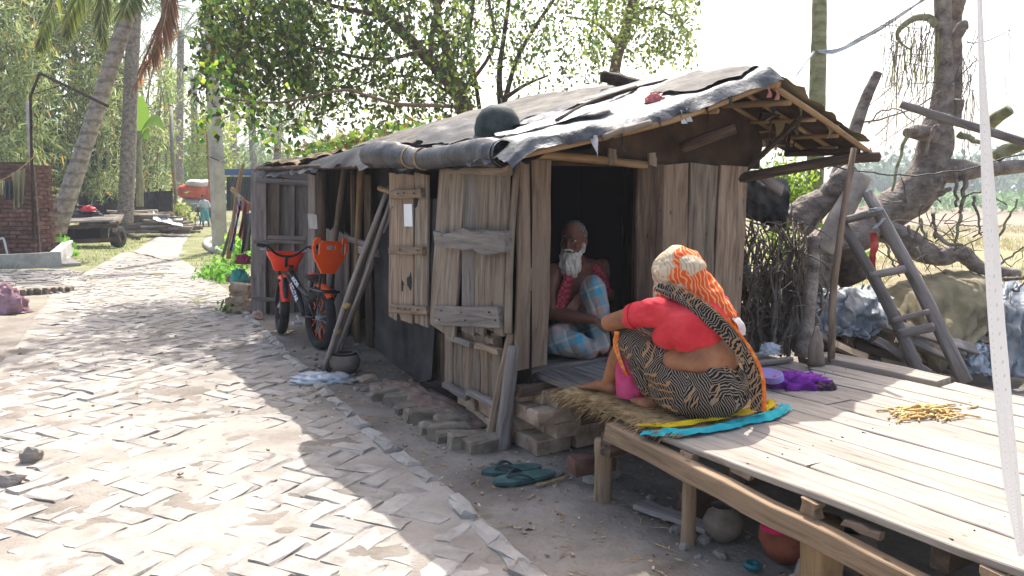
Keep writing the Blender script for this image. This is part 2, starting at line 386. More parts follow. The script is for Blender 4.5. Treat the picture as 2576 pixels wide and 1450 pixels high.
# ------------------------------------------------------------------ brick road
RE = [gp(x, y) for x, y in ((1420, 1560), (1310, 1450), (1240, 1380), (1100, 1240), (1005, 1160), (885, 1060), (785, 965), (705, 885), (655, 832), (612, 790), (585, 750), (520, 702), (455, 660), (430, 640))]
LE = [gp(x, y) for x, y in ((-700, 1560), (-500, 1300), (-240, 1130), (-40, 1010), (75, 880), (118, 799), (162, 731), (225, 693), (300, 648), (330, 632))]
def edge_at(E, y):
    return float(np.interp(y, [p.y for p in E], [p.x for p in E]))
def in_road(x, y): return edge_at(LE, y) < x < edge_at(RE, y)
ry = list(np.arange(2.0, 18.5, 0.05)); rows = []; NX = 64
rv = []; 
for y in ry:
    a, b = edge_at(LE, y) - 0.15, edge_at(RE, y) + 0.12
    for i in range(NX + 1):
        x = a + (b - a) * i / NX; e = min(i, NX - i)
        rv.append((x, y, hgt(x, y) + (0.003 + 0.005 * fbm(x, y, 1.6, 21.0) + 0.003 * fbm(x, y, 9, 4.0) if e > 0 else -0.03)))
q = NX + 1
road = mk('road', rv, [(j * q + i, j * q + i + 1, (j + 1) * q + i + 1, (j + 1) * q + i) for j in range(len(ry) - 1) for i in range(NX)], DUST, smooth=True)
tag(road, 'dusty herringbone brick road running past the hut', kind='structure')
BW, BL, BH = 0.128, 0.258, 0.07
def brick_mesh(name, l, w, h, ch=0.008, j=0.006, mat=None):
    """a worn brick: chamfered, its corners a little off"""
    vs = []; 
    for z, inset in ((-h / 2, 0), (h / 2 - ch, 0), (h / 2, ch)):
        a, b = l / 2 - inset, w / 2 - inset
        for x, y in ((-a, -b * .1), (-a, -b), (0, -b), (a, -b), (a, b * .1), (a, b), (0, b), (-a, b)):
            vs.append((x + R(-j, j), y + R(-j, j), z + R(-j, j) * 0.4))
    fs = [(k * 8 + i, k * 8 + (i + 1) % 8, (k + 1) * 8 + (i + 1) % 8, (k + 1) * 8 + i) for k in range(2) for i in range(8)]
    fs += [tuple(range(8))[::-1], tuple(16 + i for i in range(8))]
    me = bpy.data.meshes.new(name); me.from_pydata(vs, [], fs); me.materials.append(mat or RBRICK); me.update(); return me
bvar = [brick_mesh('road_brick', BL - 0.006, BW - 0.006, BH, 0.012, 0.012) for _ in range(16)]
A0 = math.radians(-26); ex = Vector((math.cos(A0), math.sin(A0), 0)); ey = Vector((-ex.y, ex.x, 0)); O0 = Vector((-2.0, 6.0, 0))
bl = []
for i in range(-105, 105):
    for j in range(-105, 105):
        s = (i - j) % 4
        if s == 0: c = O0 + ex * ((i + 1) * BW) + ey * ((j + .5) * BW); ang = A0
        elif s == 3: c = O0 + ex * ((i + .5) * BW) + ey * ((j + 1) * BW); ang = A0 + math.pi / 2
        else: continue
        if not (2.3 < c.y < 17.0): continue
        l_, r_ = edge_at(LE, c.y), edge_at(RE, c.y)
        if not (l_ + 0.05 < c.x < r_ - 0.08): continue
        gap = abs(c.x - float(np.interp(c.y, [3.6, 4.3, 5.0, 7], [-2.75, -2.62, -2.3, -2.4])))     # the washed-out joint near the left
        if gap < 0.1 and c.y < 6.2 and random.random() < 0.8: continue
        low = 0.004 if fbm(c.x, c.y, 0.9, 40) > 0.24 else 0.0
        if random.random() < 0.03 + low * 8: continue
        c.z = hgt(c.x, c.y) - BH / 2 + 0.008 + R(-0.007, 0.006) - low
        W = Matrix.Translation(c) @ Matrix.Rotation(ang + R(-.05, .05), 4, 'Z') @ Matrix.Rotation(R(-.024, .024), 4, 'X') @ Matrix.Rotation(R(-.018, .018), 4, 'Y')
        q = c - CAM; zz = q.dot(_fw); sx = q.x / zz * FPX + 1288; sy = 725 - q.dot(_up) / zz * FPX
        vis = -30 < sx < 2606 and sy < 1480
        bl.append((not vis, c.length, W))
bl.sort(key=lambda t: (t[0], t[1]))
for k, (_, _, W) in enumerate(bl[:300]): inst('brick', bvar[k % 16], road, W)
fv, ff = [], []
for k, (_, _, W) in enumerate(bl[300:]):
    me = bvar[k % 16]; b = len(fv); fv += [W @ v.co for v in me.vertices]; ff += [tuple(i + b for i in p.vertices) for p in me.polygons]
o = mk('far_bricks', fv, ff, RBRICK, road); o['kind'] = 'stuff'
# brick edging standing on edge along the hut side of the road
ebm = [brick_mesh('edging_brick', 0.23, 0.085, 0.11, 0.018, 0.016) for _ in range(7)]
P = curve([p + Vector((0.02, 0, 0)) for p in RE[:10]], 200); acc = 0
for a, b in zip(P, P[1:]):
    acc += (b - a).length
    if acc > 0.245:
        acc = 0; d = b - a; an = math.atan2(d.y, d.x) + R(-.12, .12); c = b.copy(); c.z = gz(b) - 0.026 + R(-0.014, 0.014)
        if random.random() < 0.1: continue
        inst('edging_brick', random.choice(ebm), road, Matrix.Translation(c) @ Matrix.Rotation(an, 4, 'Z') @ Matrix.Rotation(R(-.15, .15), 4, 'X'))
# the pale path that carries the road on between the verges
PL = [(325, 636), (375, 606), (420, 586), (462, 571), (490, 562), (505, 555)]; PR = [(450, 662), (455, 640), (468, 610), (492, 582), (515, 568), (528, 557)]
def gpt(x, y):
    p = gp(x, y)
    for _ in range(12): p = gp(x, y, gz(p))
    return p
pl = curve([gpt(*p) for p in PL], 40); pr = curve([gpt(*p) for p in PR], 40); pv = []
for a, b in zip(pl, pr):
    for i in range(13):
        p = a.lerp(b, i / 12); p.z = gz(p) + (0.02 + 0.02 * fbm(p.x, p.y, 2.5, 8) if 0 < i < 12 else -0.02); pv.append(p)
o = mk('path', pv, [(j * 13 + i, j * 13 + i + 1, (j + 1) * 13 + i + 1, (j + 1) * 13 + i) for j in range(40) for i in range(12)], DUST, smooth=True); o['kind'] = 'structure'
# ------------------------------------------------------------------ the hut
hut = empty('wooden_hut', HU(0, 0), 'long weathered plank hut with black tarpaulin roof and open doorway', 'hut')
def rake(u): return float(np.interp(u, [-.3, .0, .3, .6, .9, 1.25, 1.8, 2.3, 2.6], [.47, .50, .50, .52, .54, .57, .55, .52, .48]))
def ridgez(v): return float(np.interp(v, [-4.8, -4.0, -3.2, -2.4, -1.5, -0.3, 0.6], [1.86, 1.95, 2.06, 2.17, 2.21, 2.21, 2.17]))
def ridgeu(v): return float(np.interp(v, [-1.5, .5], [1.25, 1.53]))
def mapu(u, v):                                                       # sheets are laid out for a ridge at 1.25; the ridge swings out in front
    r = ridgeu(v); return u if u <= 0 else u * r / 1.25 if u <= 1.25 else r + (u - 1.25) * (2.62 - r) / 1.25
def roofz(u, v):
    rz = ridgez(v); r = ridgeu(v)
    if u < r: e = 1.70 + 0.03 * math.sin(v * 2.1); f = max(0, (u + 0.15) / (r + .15)); return e + (rz - e) * (f ** float(np.interp(v, [-1.4, -.3, .4], [.9, 1.05, 1.3]))) + min(0, u + .15) * .45
    e = 1.80; f = min(1.15, (u - r) / (2.6 - r)); return rz + (e - rz) * f
def ppx(par, pl, off, xt, yt, xb, yb, wpx, t, mat, name='plank', nrm=None, **k):
    """an upright board seen from (xt,yt) down to (xb,yb) in the photo, on a known wall plane"""
    p0, p1 = pl(xb, yb, off), pl(xt, yt, off); wd = (pl(xb + wpx / 2, yb, off) - pl(xb - wpx / 2, yb, off)).length
    n = nrm or (-U if pl is onU else V if pl is onV else Vector((0, -1, 0)))
    return plank(name, par, p0, p1, wd, t, n, mat, **k)
def bpx(par, pl, off, x0, y0, x1, y1, hpx, t, mat, name='batten', nrm=None, **k):
    p0, p1 = pl(x0, y0, off), pl(x1, y1, off); wd = (pl(x0, y0 + hpx / 2, off) - pl(x0, y0 - hpx / 2, off)).length
    n = nrm or (-U if pl is onU else V if pl is onV else Vector((0, -1, 0)))
    return plank(name, par, p0, p1, wd, t, n, mat, **k)
# --- the shutter with the white card
sh = empty('shutter', onU(1030, 640, -0.03), parent=hut); sh['label'] = 'narrow plank shutter with three battens and a small white card'
for a in ((998, 437, 996, 804, 31, WOODW), (1029, 439, 1027, 810, 28, WOODW), (1063, 437, 1062, 818, 31, WOOD)): ppx(sh, onU, -0.03, *a[:5], 0.022, a[5])
for a in ((985, 491, 1063, 486, 20), (983, 630, 1068, 632, 18), (984, 776, 1077, 782, 19)): bpx(sh, onU, -0.06, *a, 0.03, WOODW)
CARD = M('white_card', ['d8dcda', 'e6e8e6'], 9, vary=0, bump=0)
card = bpx(sh, onU, -0.046, 1017, 542, 1037, 542, 56, 0.003, CARD, 'card', warp=0.001, jit=0.0, skew=0); 
# --- the big door
do = empty('door', onU(1190, 620, -0.06), parent=hut); do['label'] = 'big closed plank door with split log rail and grey bottom board'
for a in ((1141, 400, 1114, 834, 60, WOOD), (1187, 403, 1178, 838, 30, WOODG), (1214, 405, 1207, 840, 24, WOOD), (1254, 405, 1242, 834, 50, WOOD)): ppx(do, onU, -0.055, *a[:5], 0.025, a[5])
for a in ((1120, 401, 1286, 409, 22, WOODW), (1118, 428, 1284, 434, 19, WOOD), (1096, 794, 1258, 797, 46, WOODG)): bpx(do, onU, -0.085, *a[:5], 0.028, a[5])
p0, p1 = onU(1103, 600, -0.10), onU(1276, 612, -0.10)
plank('rail', do, p0, p1, 0.10, 0.05, -U, WOODG, jit=0.022, seg=7, w1=0.13, warp=0.01)
bpx(do, onU, -0.10, 1104, 590, 1119, 592, 18, 0.01, CONC, 'hinge')
# --- lower wall under the door and posts at the corner
for a in ((1113, 838, 1117, 968, 12, WOODD), (1131, 838, 1132, 966, 19, WOOD), (1155, 838, 1157, 985, 22, WOOD), (1178, 838, 1179, 992, 23, WOODW), (1201, 838, 1200, 1003, 20, WOOD), (1226, 838, 1224, 1018, 25, WOODW), (1250, 838, 1249, 1038, 22, WOOD), (1095, 820, 1097, 955, 20, WOODD)):
    ppx(hut, onU, R(-0.012, 0.012), *a[:5], 0.022, a[5])
for a in ((1127, 850, 1187, 868, 15, WOODG), (1200, 868, 1258, 886, 16, WOODW), (1228, 856, 1246, 857, 14, WOODW), (1118, 966, 1178, 1000, 16, WOODG), (1178, 985, 1248, 1020, 18, WOODG)): bpx(hut, onU, -0.045, *a[:5], 0.035, a[5])
pole('post', hut, [onU(1292, 870, -0.02), HU(-0.05, 0.0, -0.05)], [0.036, 0.05], WOODG, n=10)
pole('post', hut, [onU(1301, 400, 0.0), onU(1283, 640, -0.04), onU(1278, 838, -0.06)], [0.02, 0.022, 0.023], WOOD)
pole('post', hut, [onU(1285, 840, -0.02), HU(-0.07, -0.12, -0.05)], [0.024, 0.034], WOODW)
ppx(hut, onV, 0.02, 1303, 400, 1303, 900, 8, 0.03, WOODD)
# --- end wall: tall board, doorway, plank leaf
ppx(hut, onV, 0.09, 1346, 401, 1335, 925, 78, 0.028, WOODW, seg=6)
dl = empty('door_leaf', onV(1740, 640, 0.06), parent=hut); dl['label'] = 'wide plank door leaf standing behind the woman'
for a in ((1634, 416, 1630, 930, 62, WOODD), (1699, 413, 1686, 930, 61, WOODW), (1769, 414, 1751, 930, 65, WOOD), (1845, 418, 1820, 930, 68, WOODW)): ppx(dl, onV, 0.05 + R(-.007, .007), *a[:5], 0.025, a[5], seg=6, jit=0.004)
pole('lintel', hut, [onV(1292, 388, 0.08), onV(1450, 397, 0.08), onV(1625, 416, 0.08)], [0.024, 0.026, 0.024], BAMB, n=10)
bpx(hut, onV, 0.10, 1540, 375, 1541, 412, 26, 0.02, WOOD, 'strap'); bpx(hut, onV, 0.10, 1640, 385, 1641, 418, 26, 0.02, WOOD, 'strap')
# gable filling of old sacking
JUTE = cloth('old_sacking', ['2c221b', '453629', '5a4737'], scale=5)
mb = MB(); mb.grid(lambda s, t: HU(0.1 + 1.95 * s, 0.03 + 0.04 * fbm(s * 4, t * 3, 1, 3), 1.62 + t * (roofz(0.1 + 1.95 * s, 0.05) - 1.68)), 24, 6)
mb.build('gable_sacking', JUTE, hut, smooth=True)
# --- the open bay behind the bicycle
BAY = 0.42
for a in ((785, 440, 786, 850, 16, WOODG), (805, 432, 804, 860, 13, WOODD), (822, 575, 824, 860, 30, WOODG), (842, 577, 846, 860, 12, WOODG), (859, 585, 855, 870, 13, WOODG), (874, 588, 868, 870, 11, WOOD), (890, 440, 893, 880, 8, WOODD), (925, 440, 930, 900, 16, WOODD)):
    ppx(hut, onU, BAY, *a[:5], 0.02, a[5])
pole('post', hut, [onU(866, 425, BAY - .1), onU(838, 650, BAY - .12), onU(832, 840, BAY - .1)], [0.03, 0.03], WOOD)
pole('post', hut, [onU(908, 425, BAY), onU(904, 530, BAY), onU(898, 700, BAY - .05), onU(900, 890, BAY)], [0.036, 0.034, 0.03], BAMB)
pole('post', hut, [onU(885, 430, BAY + .1), onU(888, 880, BAY + .1)], 0.015, BAMB)
pole('post', hut, [onU(812, 430, 0.05), onU(813, 850, 0.05)], 0.03, WOODD)
bpx(hut, onU, BAY - 0.03, 868, 598, 924, 616, 14, 0.03, WOODG, 'rail'); bpx(hut, onU, BAY - .02, 776, 557, 798, 558, 36, 0.01, CONC, 'tin_patch')
pole('rail', hut, [onU(955, 474, 0.0), onU(985, 484, 0.0)], 0.022, BAMB)
# far leaf facing the camera
fl = empty('door_leaf', at(705, 620, 9.2), parent=hut); fl['label'] = 'grey plank leaf at the far end of the hut'
AT = lambda x, y, off: at(x, y, 9.2 - off + (x - 630) * 0.0022)
for a in ((651, 429, 650, 794, 39, WOODG), (688, 456, 687, 792, 29, WOOD), (723, 454, 721, 792, 39, WOODG), (763, 456, 759, 790, 36, WOODG)): ppx(fl, AT, 0, *a[:5], 0.025, a[5])
for a in ((644, 453, 778, 462, 14), (682, 437, 780, 446, 15), (672, 597, 768, 600, 10), (637, 608, 764, 610, 10), (632, 752, 704, 754, 10)): bpx(fl, AT, 0.04, *a, 0.03, WOODG)
# --- walls that close the hut behind and on the far side
for i in range(9): plank('plank', hut, HU(1.82, -0.25 - i * 0.5, 0.1), HU(1.82, -0.25 - i * 0.5, 1.75), 0.47, 0.02, U, WOODD)
for i in range(3): plank('plank', hut, HU(1.0 + i * 0.44, -4.65, 0), HU(1.0 + i * 0.44, -4.65, 1.8), 0.43, 0.02, -V, WOODD)
for i in range(6): plank('plank', hut, HU(1.0, -0.4 - i * 0.42, 0.1), HU(1.0, -0.4 - i * 0.42, 1.8), 0.42, 0.02, -U, DARK)  # inner boards down to the bay's back, coloured near-black as interior shade
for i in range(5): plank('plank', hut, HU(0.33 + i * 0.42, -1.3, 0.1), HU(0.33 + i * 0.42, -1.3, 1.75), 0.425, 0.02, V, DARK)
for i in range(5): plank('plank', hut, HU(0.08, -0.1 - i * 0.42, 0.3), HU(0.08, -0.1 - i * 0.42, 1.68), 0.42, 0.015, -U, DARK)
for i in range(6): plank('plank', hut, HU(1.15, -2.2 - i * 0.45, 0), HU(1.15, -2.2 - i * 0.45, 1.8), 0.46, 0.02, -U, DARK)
for i in range(2): plank('plank', hut, HU(0.67 + i * 0.42, -4.72, 0), HU(0.67 + i * 0.42, -4.72, 1.8), 0.43, 0.02, V, WOODD)
for i in range(2): plank('plank', hut, HU(0.35 + i * 0.44, -5.6, 0), HU(0.35 + i * 0.44, -5.6, 1.72), 0.44, 0.02, V, WOODD)  # added boards beyond the roof end, to keep the bay behind the leaf dark
# floor: inner boards across, porch boards running out of the doorway
for i in range(5): plank('floor_plank', hut, HU(0.1, -0.06 - i * 0.135, 0.415 + R(-.008, .008)), HU(1.0, -0.06 - i * 0.135, 0.415 + R(-.008, .008)), 0.125, 0.03, Z, WOODG)
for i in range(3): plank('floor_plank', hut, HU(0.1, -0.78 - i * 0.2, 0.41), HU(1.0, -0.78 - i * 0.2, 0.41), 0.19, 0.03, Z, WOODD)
for a in ((0.26, 0.02, 0.62, 0.20), (0.475, 0.02, 0.80, 0.21), (0.70, 0.0, 0.80, 0.22), (0.93, 0.0, 0.9, 0.22), (1.16, 0.0, 0.9, 0.22), (1.4, 0.0, 0.9, 0.22), (1.63, 0.0, 0.9, 0.2)):
    plank('porch_plank', hut, HU(a[0], a[1], 0.40 + R(-.004, .004)), HU(a[0] - 0.02, a[2], 0.40), a[3], 0.032, Z, WOODG, w1=a[3] * 0.95)
plank('joist', hut, HU(0.0, 0.09, 0.345), HU(1.0, 0.12, 0.345), 0.07, 0.07, V, WOODD)
plank('joist', hut, HU(0.02, 0.62, 0.33), HU(1.6, 0.62, 0.33), 0.09, 0.07, V, WOODD)
# plinth of loose bricks under the doorway
hb = [brick_mesh('plinth_brick', 0.235, 0.115, 0.082, 0.01, 0.007, BRICK) for _ in range(6)]
for k in range(4):
    for i in range(4):
        for r in range(2):
            uu = 0.16 + i * 0.245 + (0.11 if k % 2 else 0) + R(-.015, .015); vv = 0.20 - r * 0.125 + R(-.015, .015)
            if k == 3 and i > 1: continue
            inst('plinth_brick', random.choice(hb), hut, frame(HU(uu, vv, 0.042 + k * 0.085), U * 1 + V * R(-.06, .06)) @ Matrix.Rotation(R(-.03, .03), 4, 'X'))
    for i in range(3):
        inst('plinth_brick', random.choice(hb), hut, frame(HU(0.10 + R(-.012, .012), 0.02 - i * 0.245 - (0.1 if k % 2 else 0), 0.042 + k * 0.085), V + U * R(-.05, .05)))
# stones and rubble footing at the far corner
for i in range(16):
    x, y = R(588, 635), R(700, 795); p = at(x, y, 9.45 + R(-.1, .3))
    inst('footing_brick', random.choice(hb), hut, Matrix.Translation(p) @ Matrix.Rotation(R(-.4, .4), 4, 'Z') @ Matrix.Rotation(R(-.15, .15), 4, 'Y'))

# --- roof
def sheet(name, mat, par, u0, u1, vf, off, amp, nu=40, nv=40, seed=1.0, rag=0.03, hang=0.0, streak=3.0):
    mb = MB()
    def fn(s, t):
        u = u0 + (u1 - u0) * s; a, b = vf(u); v = a + (b - a) * t
        if t == 1.0: v += rag * fbm(u * 9, seed, 1, seed)
        if t == 0.0: v += rag * fbm(u * 7, seed, 1, seed + 4)
        uu = mapu(u + (rag * fbm(v * 6, seed, 1, seed + 8) if s in (0.0, 1.0) else 0), v)
        z = roofz(uu, v) + off + amp * fbm(uu * streak * 0.5, v * streak, 1, seed) + amp * 0.5 * fbm(uu * 7, v * 9, 1, seed + 2)
        if hang and s < 0.09: z -= hang * (1 - s / 0.09) * (0.6 + 0.8 * abs(fbm(v * 5, 0, 1, seed)))
        if hang and t > 0.93: z -= hang * ((t - 0.93) / 0.07) * (0.9 + 0.35 * fbm(uu * 4, 2, 1, seed))
        return HU(uu, v, z)
    mb.grid(fn, nu, nv); return mb.build(name, mat, par, smooth=True)
rf = sheet('roof', TARP, hut, -0.17, 1.30, lambda u: (-4.75, rake(u) - 0.04), 0.0, 0.022, 50, 90, 1.7, 0.05, 0.07); rf['label'] = 'black tarpaulin roof patched with grey sheets'
sheet('roof_slope', TARPK, rf, 1.27, 2.5, lambda u: (-4.75, rake(u) - 0.01), 0.004, 0.02, 30, 60, 4.2, 0.05)
sheet('grey_sheet', TARPG, rf, 0.05, 1.33, lambda u: (-2.55 + 0.25 * u, -0.35), 0.022, 0.016, 40, 40, 6.3, 0.05, streak=4)
sheet('front_sheet', TARPF, rf, -0.29, 1.36, lambda u: (float(np.interp(u, [-.3, 0, .4, 1.3], [.0, -.12, -.5, -.4])), rake(u) + 0.015), 0.030, 0.024, 60, 40, 9.1, 0.035, 0.07, streak=4)
sheet('ridge_sheet', TARPG, rf, 0.85, 1.42, lambda u: (0.0, rake(u) - 0.14), 0.05, 0.02, 24, 20, 12.1, 0.06)
sheet('fold', TARP, rf, 0.25, 1.2, lambda u: (-0.62 + 0.2 * u, -0.42 + 0.22 * u), 0.055, 0.03, 24, 8, 15.1, 0.05)
sheet('fold', TARP, rf, 0.02, 0.5, lambda u: (-1.4, -0.5), 0.045, 0.03, 12, 24, 17.1, 0.06)
sheet('clear_sheet', TARPC, rf, 0.02, 0.55, lambda u: (-0.22 + 0.12 * u, 0.02 + 0.2 * u), 0.06, 0.02, 18, 14, 19.4, 0.05)
THATCH = M('leaf_litter', ['4c4030', '6f5f49', '8a7a5c', '5f6a3c'], 14, bump=0.7, bscale=30, bdist=0.03)
sheet('thatch_patch', THATCH, rf, -0.1, 1.2, lambda u: (-4.7, -3.3 - 0.5 * u), 0.03, 0.05, 30, 30, 23.4, 0.07, streak=6)
# underside: sacking lining and bamboo
sheet('lining', JUTE, rf, -0.12, 2.45, lambda u: (-0.2, rake(u) - 0.05), -0.045, 0.02, 40, 16, 31.4, 0.02)
def rp(u, v, o=-0.07): u = mapu(u, v); return HU(u, v, roofz(u, v) + o)
pole('rafter', rf, [rp(1.28, 0.53), rp(1.9, 0.52), rp(2.62, 0.48)], [0.02, 0.018], BAMB)
pole('rafter', rf, [rp(1.26, 0.54, -.05), rp(0.6, 0.50, -.06), rp(-0.22, 0.44, -.04)], [0.02, 0.018], BAMB)
pole('rafter', rf, [rp(1.3, 0.28), rp(2.5, 0.26)], 0.016, BAMB); pole('rafter', rf, [rp(1.3, 0.05), rp(2.5, 0.04)], 0.016, BAMB)
for k in range(7): a_ = rp(R(1.3, 2.3), R(-.05, .4), -.09); pole('stick', rf, [a_, a_ + Vector((R(-.35, .35), R(-.3, .3), R(-.06, .03)))], .008, random.choice([BAMB, WOODD, WOOD]))
for u_, r_ in ((1.45, .02), (1.75, .014), (2.05, .014), (2.35, .026), (0.9, .016)):
    pole('purlin', rf, [rp(u_, -0.1, -0.1), rp(u_, rake(u_) - 0.03, -0.10)], r_, BAMB if u_ != 2.35 else WOODD)
pole('ridge_pole', rf, [rp(1.25, -4.7, -0.06), rp(1.25, -2.5, -0.06), rp(1.25, 0.58, -0.06)], 0.03, BAMB)
pole('brace', rf, [HU(1.9, 0.02, 1.6), rp(1.75, 0.4, -.1)], 0.02, WOODD); pole('brace', rf, [HU(1.2, 0.12, 1.74), HU(1.42, 0.36, 1.86)], 0.036, WOODD)
pole('brace', rf, [HU(1.8, 0.03, 1.55), HU(2.4, 0.4, 1.68), HU(2.62, 0.55, 1.70)], 0.035, WOODD)
pole('eave_pole', rf, [HU(-0.12, -4.7, 1.68), HU(-0.12, -2.2, 1.66), HU(-0.1, 0.1, 1.63)], 0.022, WOODD)
for k in range(9):
    u_ = R(-.1, 1.15); p = HU(mapu(u_, rake(u_)), rake(u_), roofz(mapu(u_, rake(u_)), rake(u_)) - .02); L = R(.05, .13); w_ = R(.015, .04)
    MB().grid(lambda s, t: p + U * ((s - .5) * w_ * (1 - .5 * t) + .03 * t) - Z * (L * t) + V * (0.015 * math.sin(t * 4 + s * 3 + k)), 3, 5).build('tatter', [TARPF, TARPC, JUTE][k % 3], rf, smooth=True)
for x, y, L in ((1600, 322, .10), (1545, 338, .07)): p = onV(x, y, .52); pole('weight_stick', rf, [p - U * L + Z * -.02, p + U * L + Z * .03], .018, WOOD)
# ragged dark tatters under the right side
for i in range(9):
    u_ = R(1.5, 2.45); v_ = R(0.05, rake(u_) - 0.05); L = R(.08, .22); wv = U * R(.02, .06) + V * R(-.02, .02); p = rp(u_, v_, -0.04)
    MB().grid(lambda s, t: p + wv * (s - .5) * 2 * (1 - .4 * t) - Z * (L * t) + V * (0.03 * math.sin(t * 3 + s * 2)), 3, 4).build('tatter', random.choice([TARP, JUTE, TARPK]), rf, smooth=True)
PINKS = cloth('pink_rag', ['a3655c', 'c08a80']); 
for (x, y) in ((1935, 222), (1955, 228), (2190, 372), (1270, 400)):
    p = onV(x, y, rake(1.3) + 0.0 if x < 2100 and x > 1500 else 0.5 if x > 2100 else 0.15)
    MB().grid(lambda s, t: p + U * (s - .5) * 0.03 + V * 0.01 * math.sin(s * 5 + t * 4) - Z * (0.055 * t), 3, 5).build('rag', PINKS, rf, smooth=True)
# the post that carries the overhang, standing on the deck
pole('overhang_post', hut, [HU(1.79, 0.85, 0.44), at(2100, 700, 4.82), at(2148, 375, 4.95)], [0.023, 0.022, 0.019], WOODW, seg=10, wob=0.004)
# hanging black sheet between bay and shutter
def bs(s, t):
    L_ = np.interp(t, [0, .35, 1], [968, 940, 946]); Rr = np.interp(t, [0, .5, 1], [1100, 1100, 1085]); top, bot = 500 + 300 * 0, None
    x = L_ + (Rr - L_) * s; y = 500 + t * (np.interp(s, [0, .4, .8, 1], [880, 925, 962, 955]) - 500)
    return onU(x, y, -0.025 + 0.035 * fbm(s * 5, t * 2.2, 1, 4) + 0.018 * math.sin(s * 9 + t * 2))
MB().grid(bs, 24, 24).build('hanging_sheet', SACKC, hut, smooth=True)
# nails and hasp
NAIL = M('nail', ['17120f', '2a211b'], 5, bump=0)
for pts, off in ((((1015, 486), (1040, 487), (1000, 488), (1005, 629), (1050, 631), (1000, 776), (1020, 778), (1030, 779), (1050, 780), (1110, 782), (1160, 786), (1230, 786), (1105, 805), (1170, 806), (1245, 806), (1130, 412), (1200, 405), (1270, 410)), -0.102),):
    for q in pts: MB().tube([onU(q[0], q[1], off + 0.03), onU(q[0], q[1], off - 0.003)], 0.005, 6).build('nail', NAIL, hut)
# ------------------------------------------------------------------ the plank platform
DZ = 0.43
deck = empty('plank_platform', HU(0, 1.4), 'broad low plank platform on stumps in front of the hut', 'platform')
ue = [-0.075, 0.135, 0.325, 0.53, 0.75, 0.955, 1.16, 1.37, 1.56, 1.765]
for i, (a, b) in enumerate(zip(ue, ue[1:])):
    v0 = [1.33, 1.02, 0.93, 0.86, 0.93, 0.88, 0.92, 0.90, 0.86][i]; v1 = 2.80 + R(-.03, .05) - i * 0.0
    cuts = [v0, v1]
    if i == 1: cuts = [v0, 1.93, v1]
    if i == 5: cuts = [v0, 1.42, v1]
    if i == 7: cuts = [v0, 2.2, v1]
    for c0, c1 in zip(cuts, cuts[1:]):
        plank('deck_plank', deck, HU((a + b) / 2 + R(-.006, .006), c0, DZ - 0.014 + R(-.003, .003)), HU((a + b) / 2 + R(-.006, .006), c1 - 0.006, DZ - 0.014 + R(-.003, .003)), (b - a) - 0.010, 0.028, Z, DECKW, jit=0.006, seg=8, warp=0.002)
plank('deck_plank', deck, HU(1.855, 0.72, DZ + 0.012), HU(1.86, 1.50, DZ + 0.012), 0.17, 0.04, Z, DECKW, seg=6)
plank('deck_plank', deck, HU(1.855, 1.53, DZ - 0.012), HU(1.855, 2.9, DZ - 0.012), 0.17, 0.028, Z, DECKW, seg=6)
plank('loose_slat', deck, HU(1.2, 0.60, DZ + 0.005), HU(1.66, 0.66, DZ + 0.01), 0.05, 0.025, Z, WOODG); plank('loose_slat', deck, HU(1.0, 0.55, DZ + 0.03), HU(1.3, 0.60, DZ + 0.03), 0.06, 0.025, Z, WOODG)
b0, b1 = onU(1533, 1084, -0.10), onU(2330, 1486, -0.10)
plank('beam', deck, b0, b1 + (b1 - b0) * 0.25, 0.082, 0.06, -U, BEAMW, jit=0.005, seg=16, w1=0.088, warp=.002)
plank('cross_beam', deck, HU(-0.10, 1.0, 0.30), HU(1.9, 0.95, 0.30), 0.10, 0.07, V, WOODD); plank('cross_beam', deck, HU(-0.05, 2.55, 0.36), HU(1.9, 2.6, 0.36), 0.08, 0.06, V, WOODD)
plank('cross_beam', deck, HU(-0.05, 1.75, 0.37), HU(1.9, 1.75, 0.37), 0.05, 0.08, V, WOODD)
plank('beam', deck, HU(1.8, 0.9, 0.34), HU(1.8, 2.85, 0.34), 0.09, 0.06, -U, WOODD); plank('beam', deck, HU(0.9, 0.9, 0.36), HU(0.9, 2.85, 0.36), 0.09, 0.06, -U, WOODD)
for v_ in (1.50, 2.10, 2.72): plank('block', deck, HU(-0.06, v_, 0.34), HU(-0.06, v_, 0.402), 0.065, 0.05, -U, BEAMW)
for x, y, w_ in ((1868, 1188, 0.10), (2170, 1330, 0.14)):
    p = onU(x, y, -0.05); plank('packing_piece', deck, p - V * w_ / 2, p + V * w_ / 2, 0.03, 0.03, -U, WOODW)
for (u_, v_, r_, zt) in ((-0.055, 0.93, 0.042, 0.30), (-0.055, 1.50, 0.030, 0.31), (0.0, 2.10, 0.075, 0.31), (0.05, 2.75, 0.05, 0.36), (1.8, 1.0, 0.05, 0.31), (1.8, 1.9, 0.05, 0.31), (1.8, 2.75, 0.05, 0.31), (0.9, 1.2, 0.05, 0.31), (0.9, 2.6, 0.05, 0.31)):
    pole('leg', deck, [HU(u_, v_, -0.04), HU(u_ + R(-.01, .01), v_, 0.12), HU(u_, v_, zt)], [r_ * 1.12, r_, r_], BEAMW if r_ < 0.07 else BAMB, n=12, jit=0.05)

for a, b in zip(ue, ue[1:]):
    for v_ in (1.0, 1.78, 2.58):
        for u_ in (a + .04, b - .045): MB().tube([HU(u_ + R(-.01, .01), v_ + R(-.02, .02), DZ - .004), HU(u_, v_, DZ + .0012)], 0.0032, 6).build('nail', NAIL, deck)
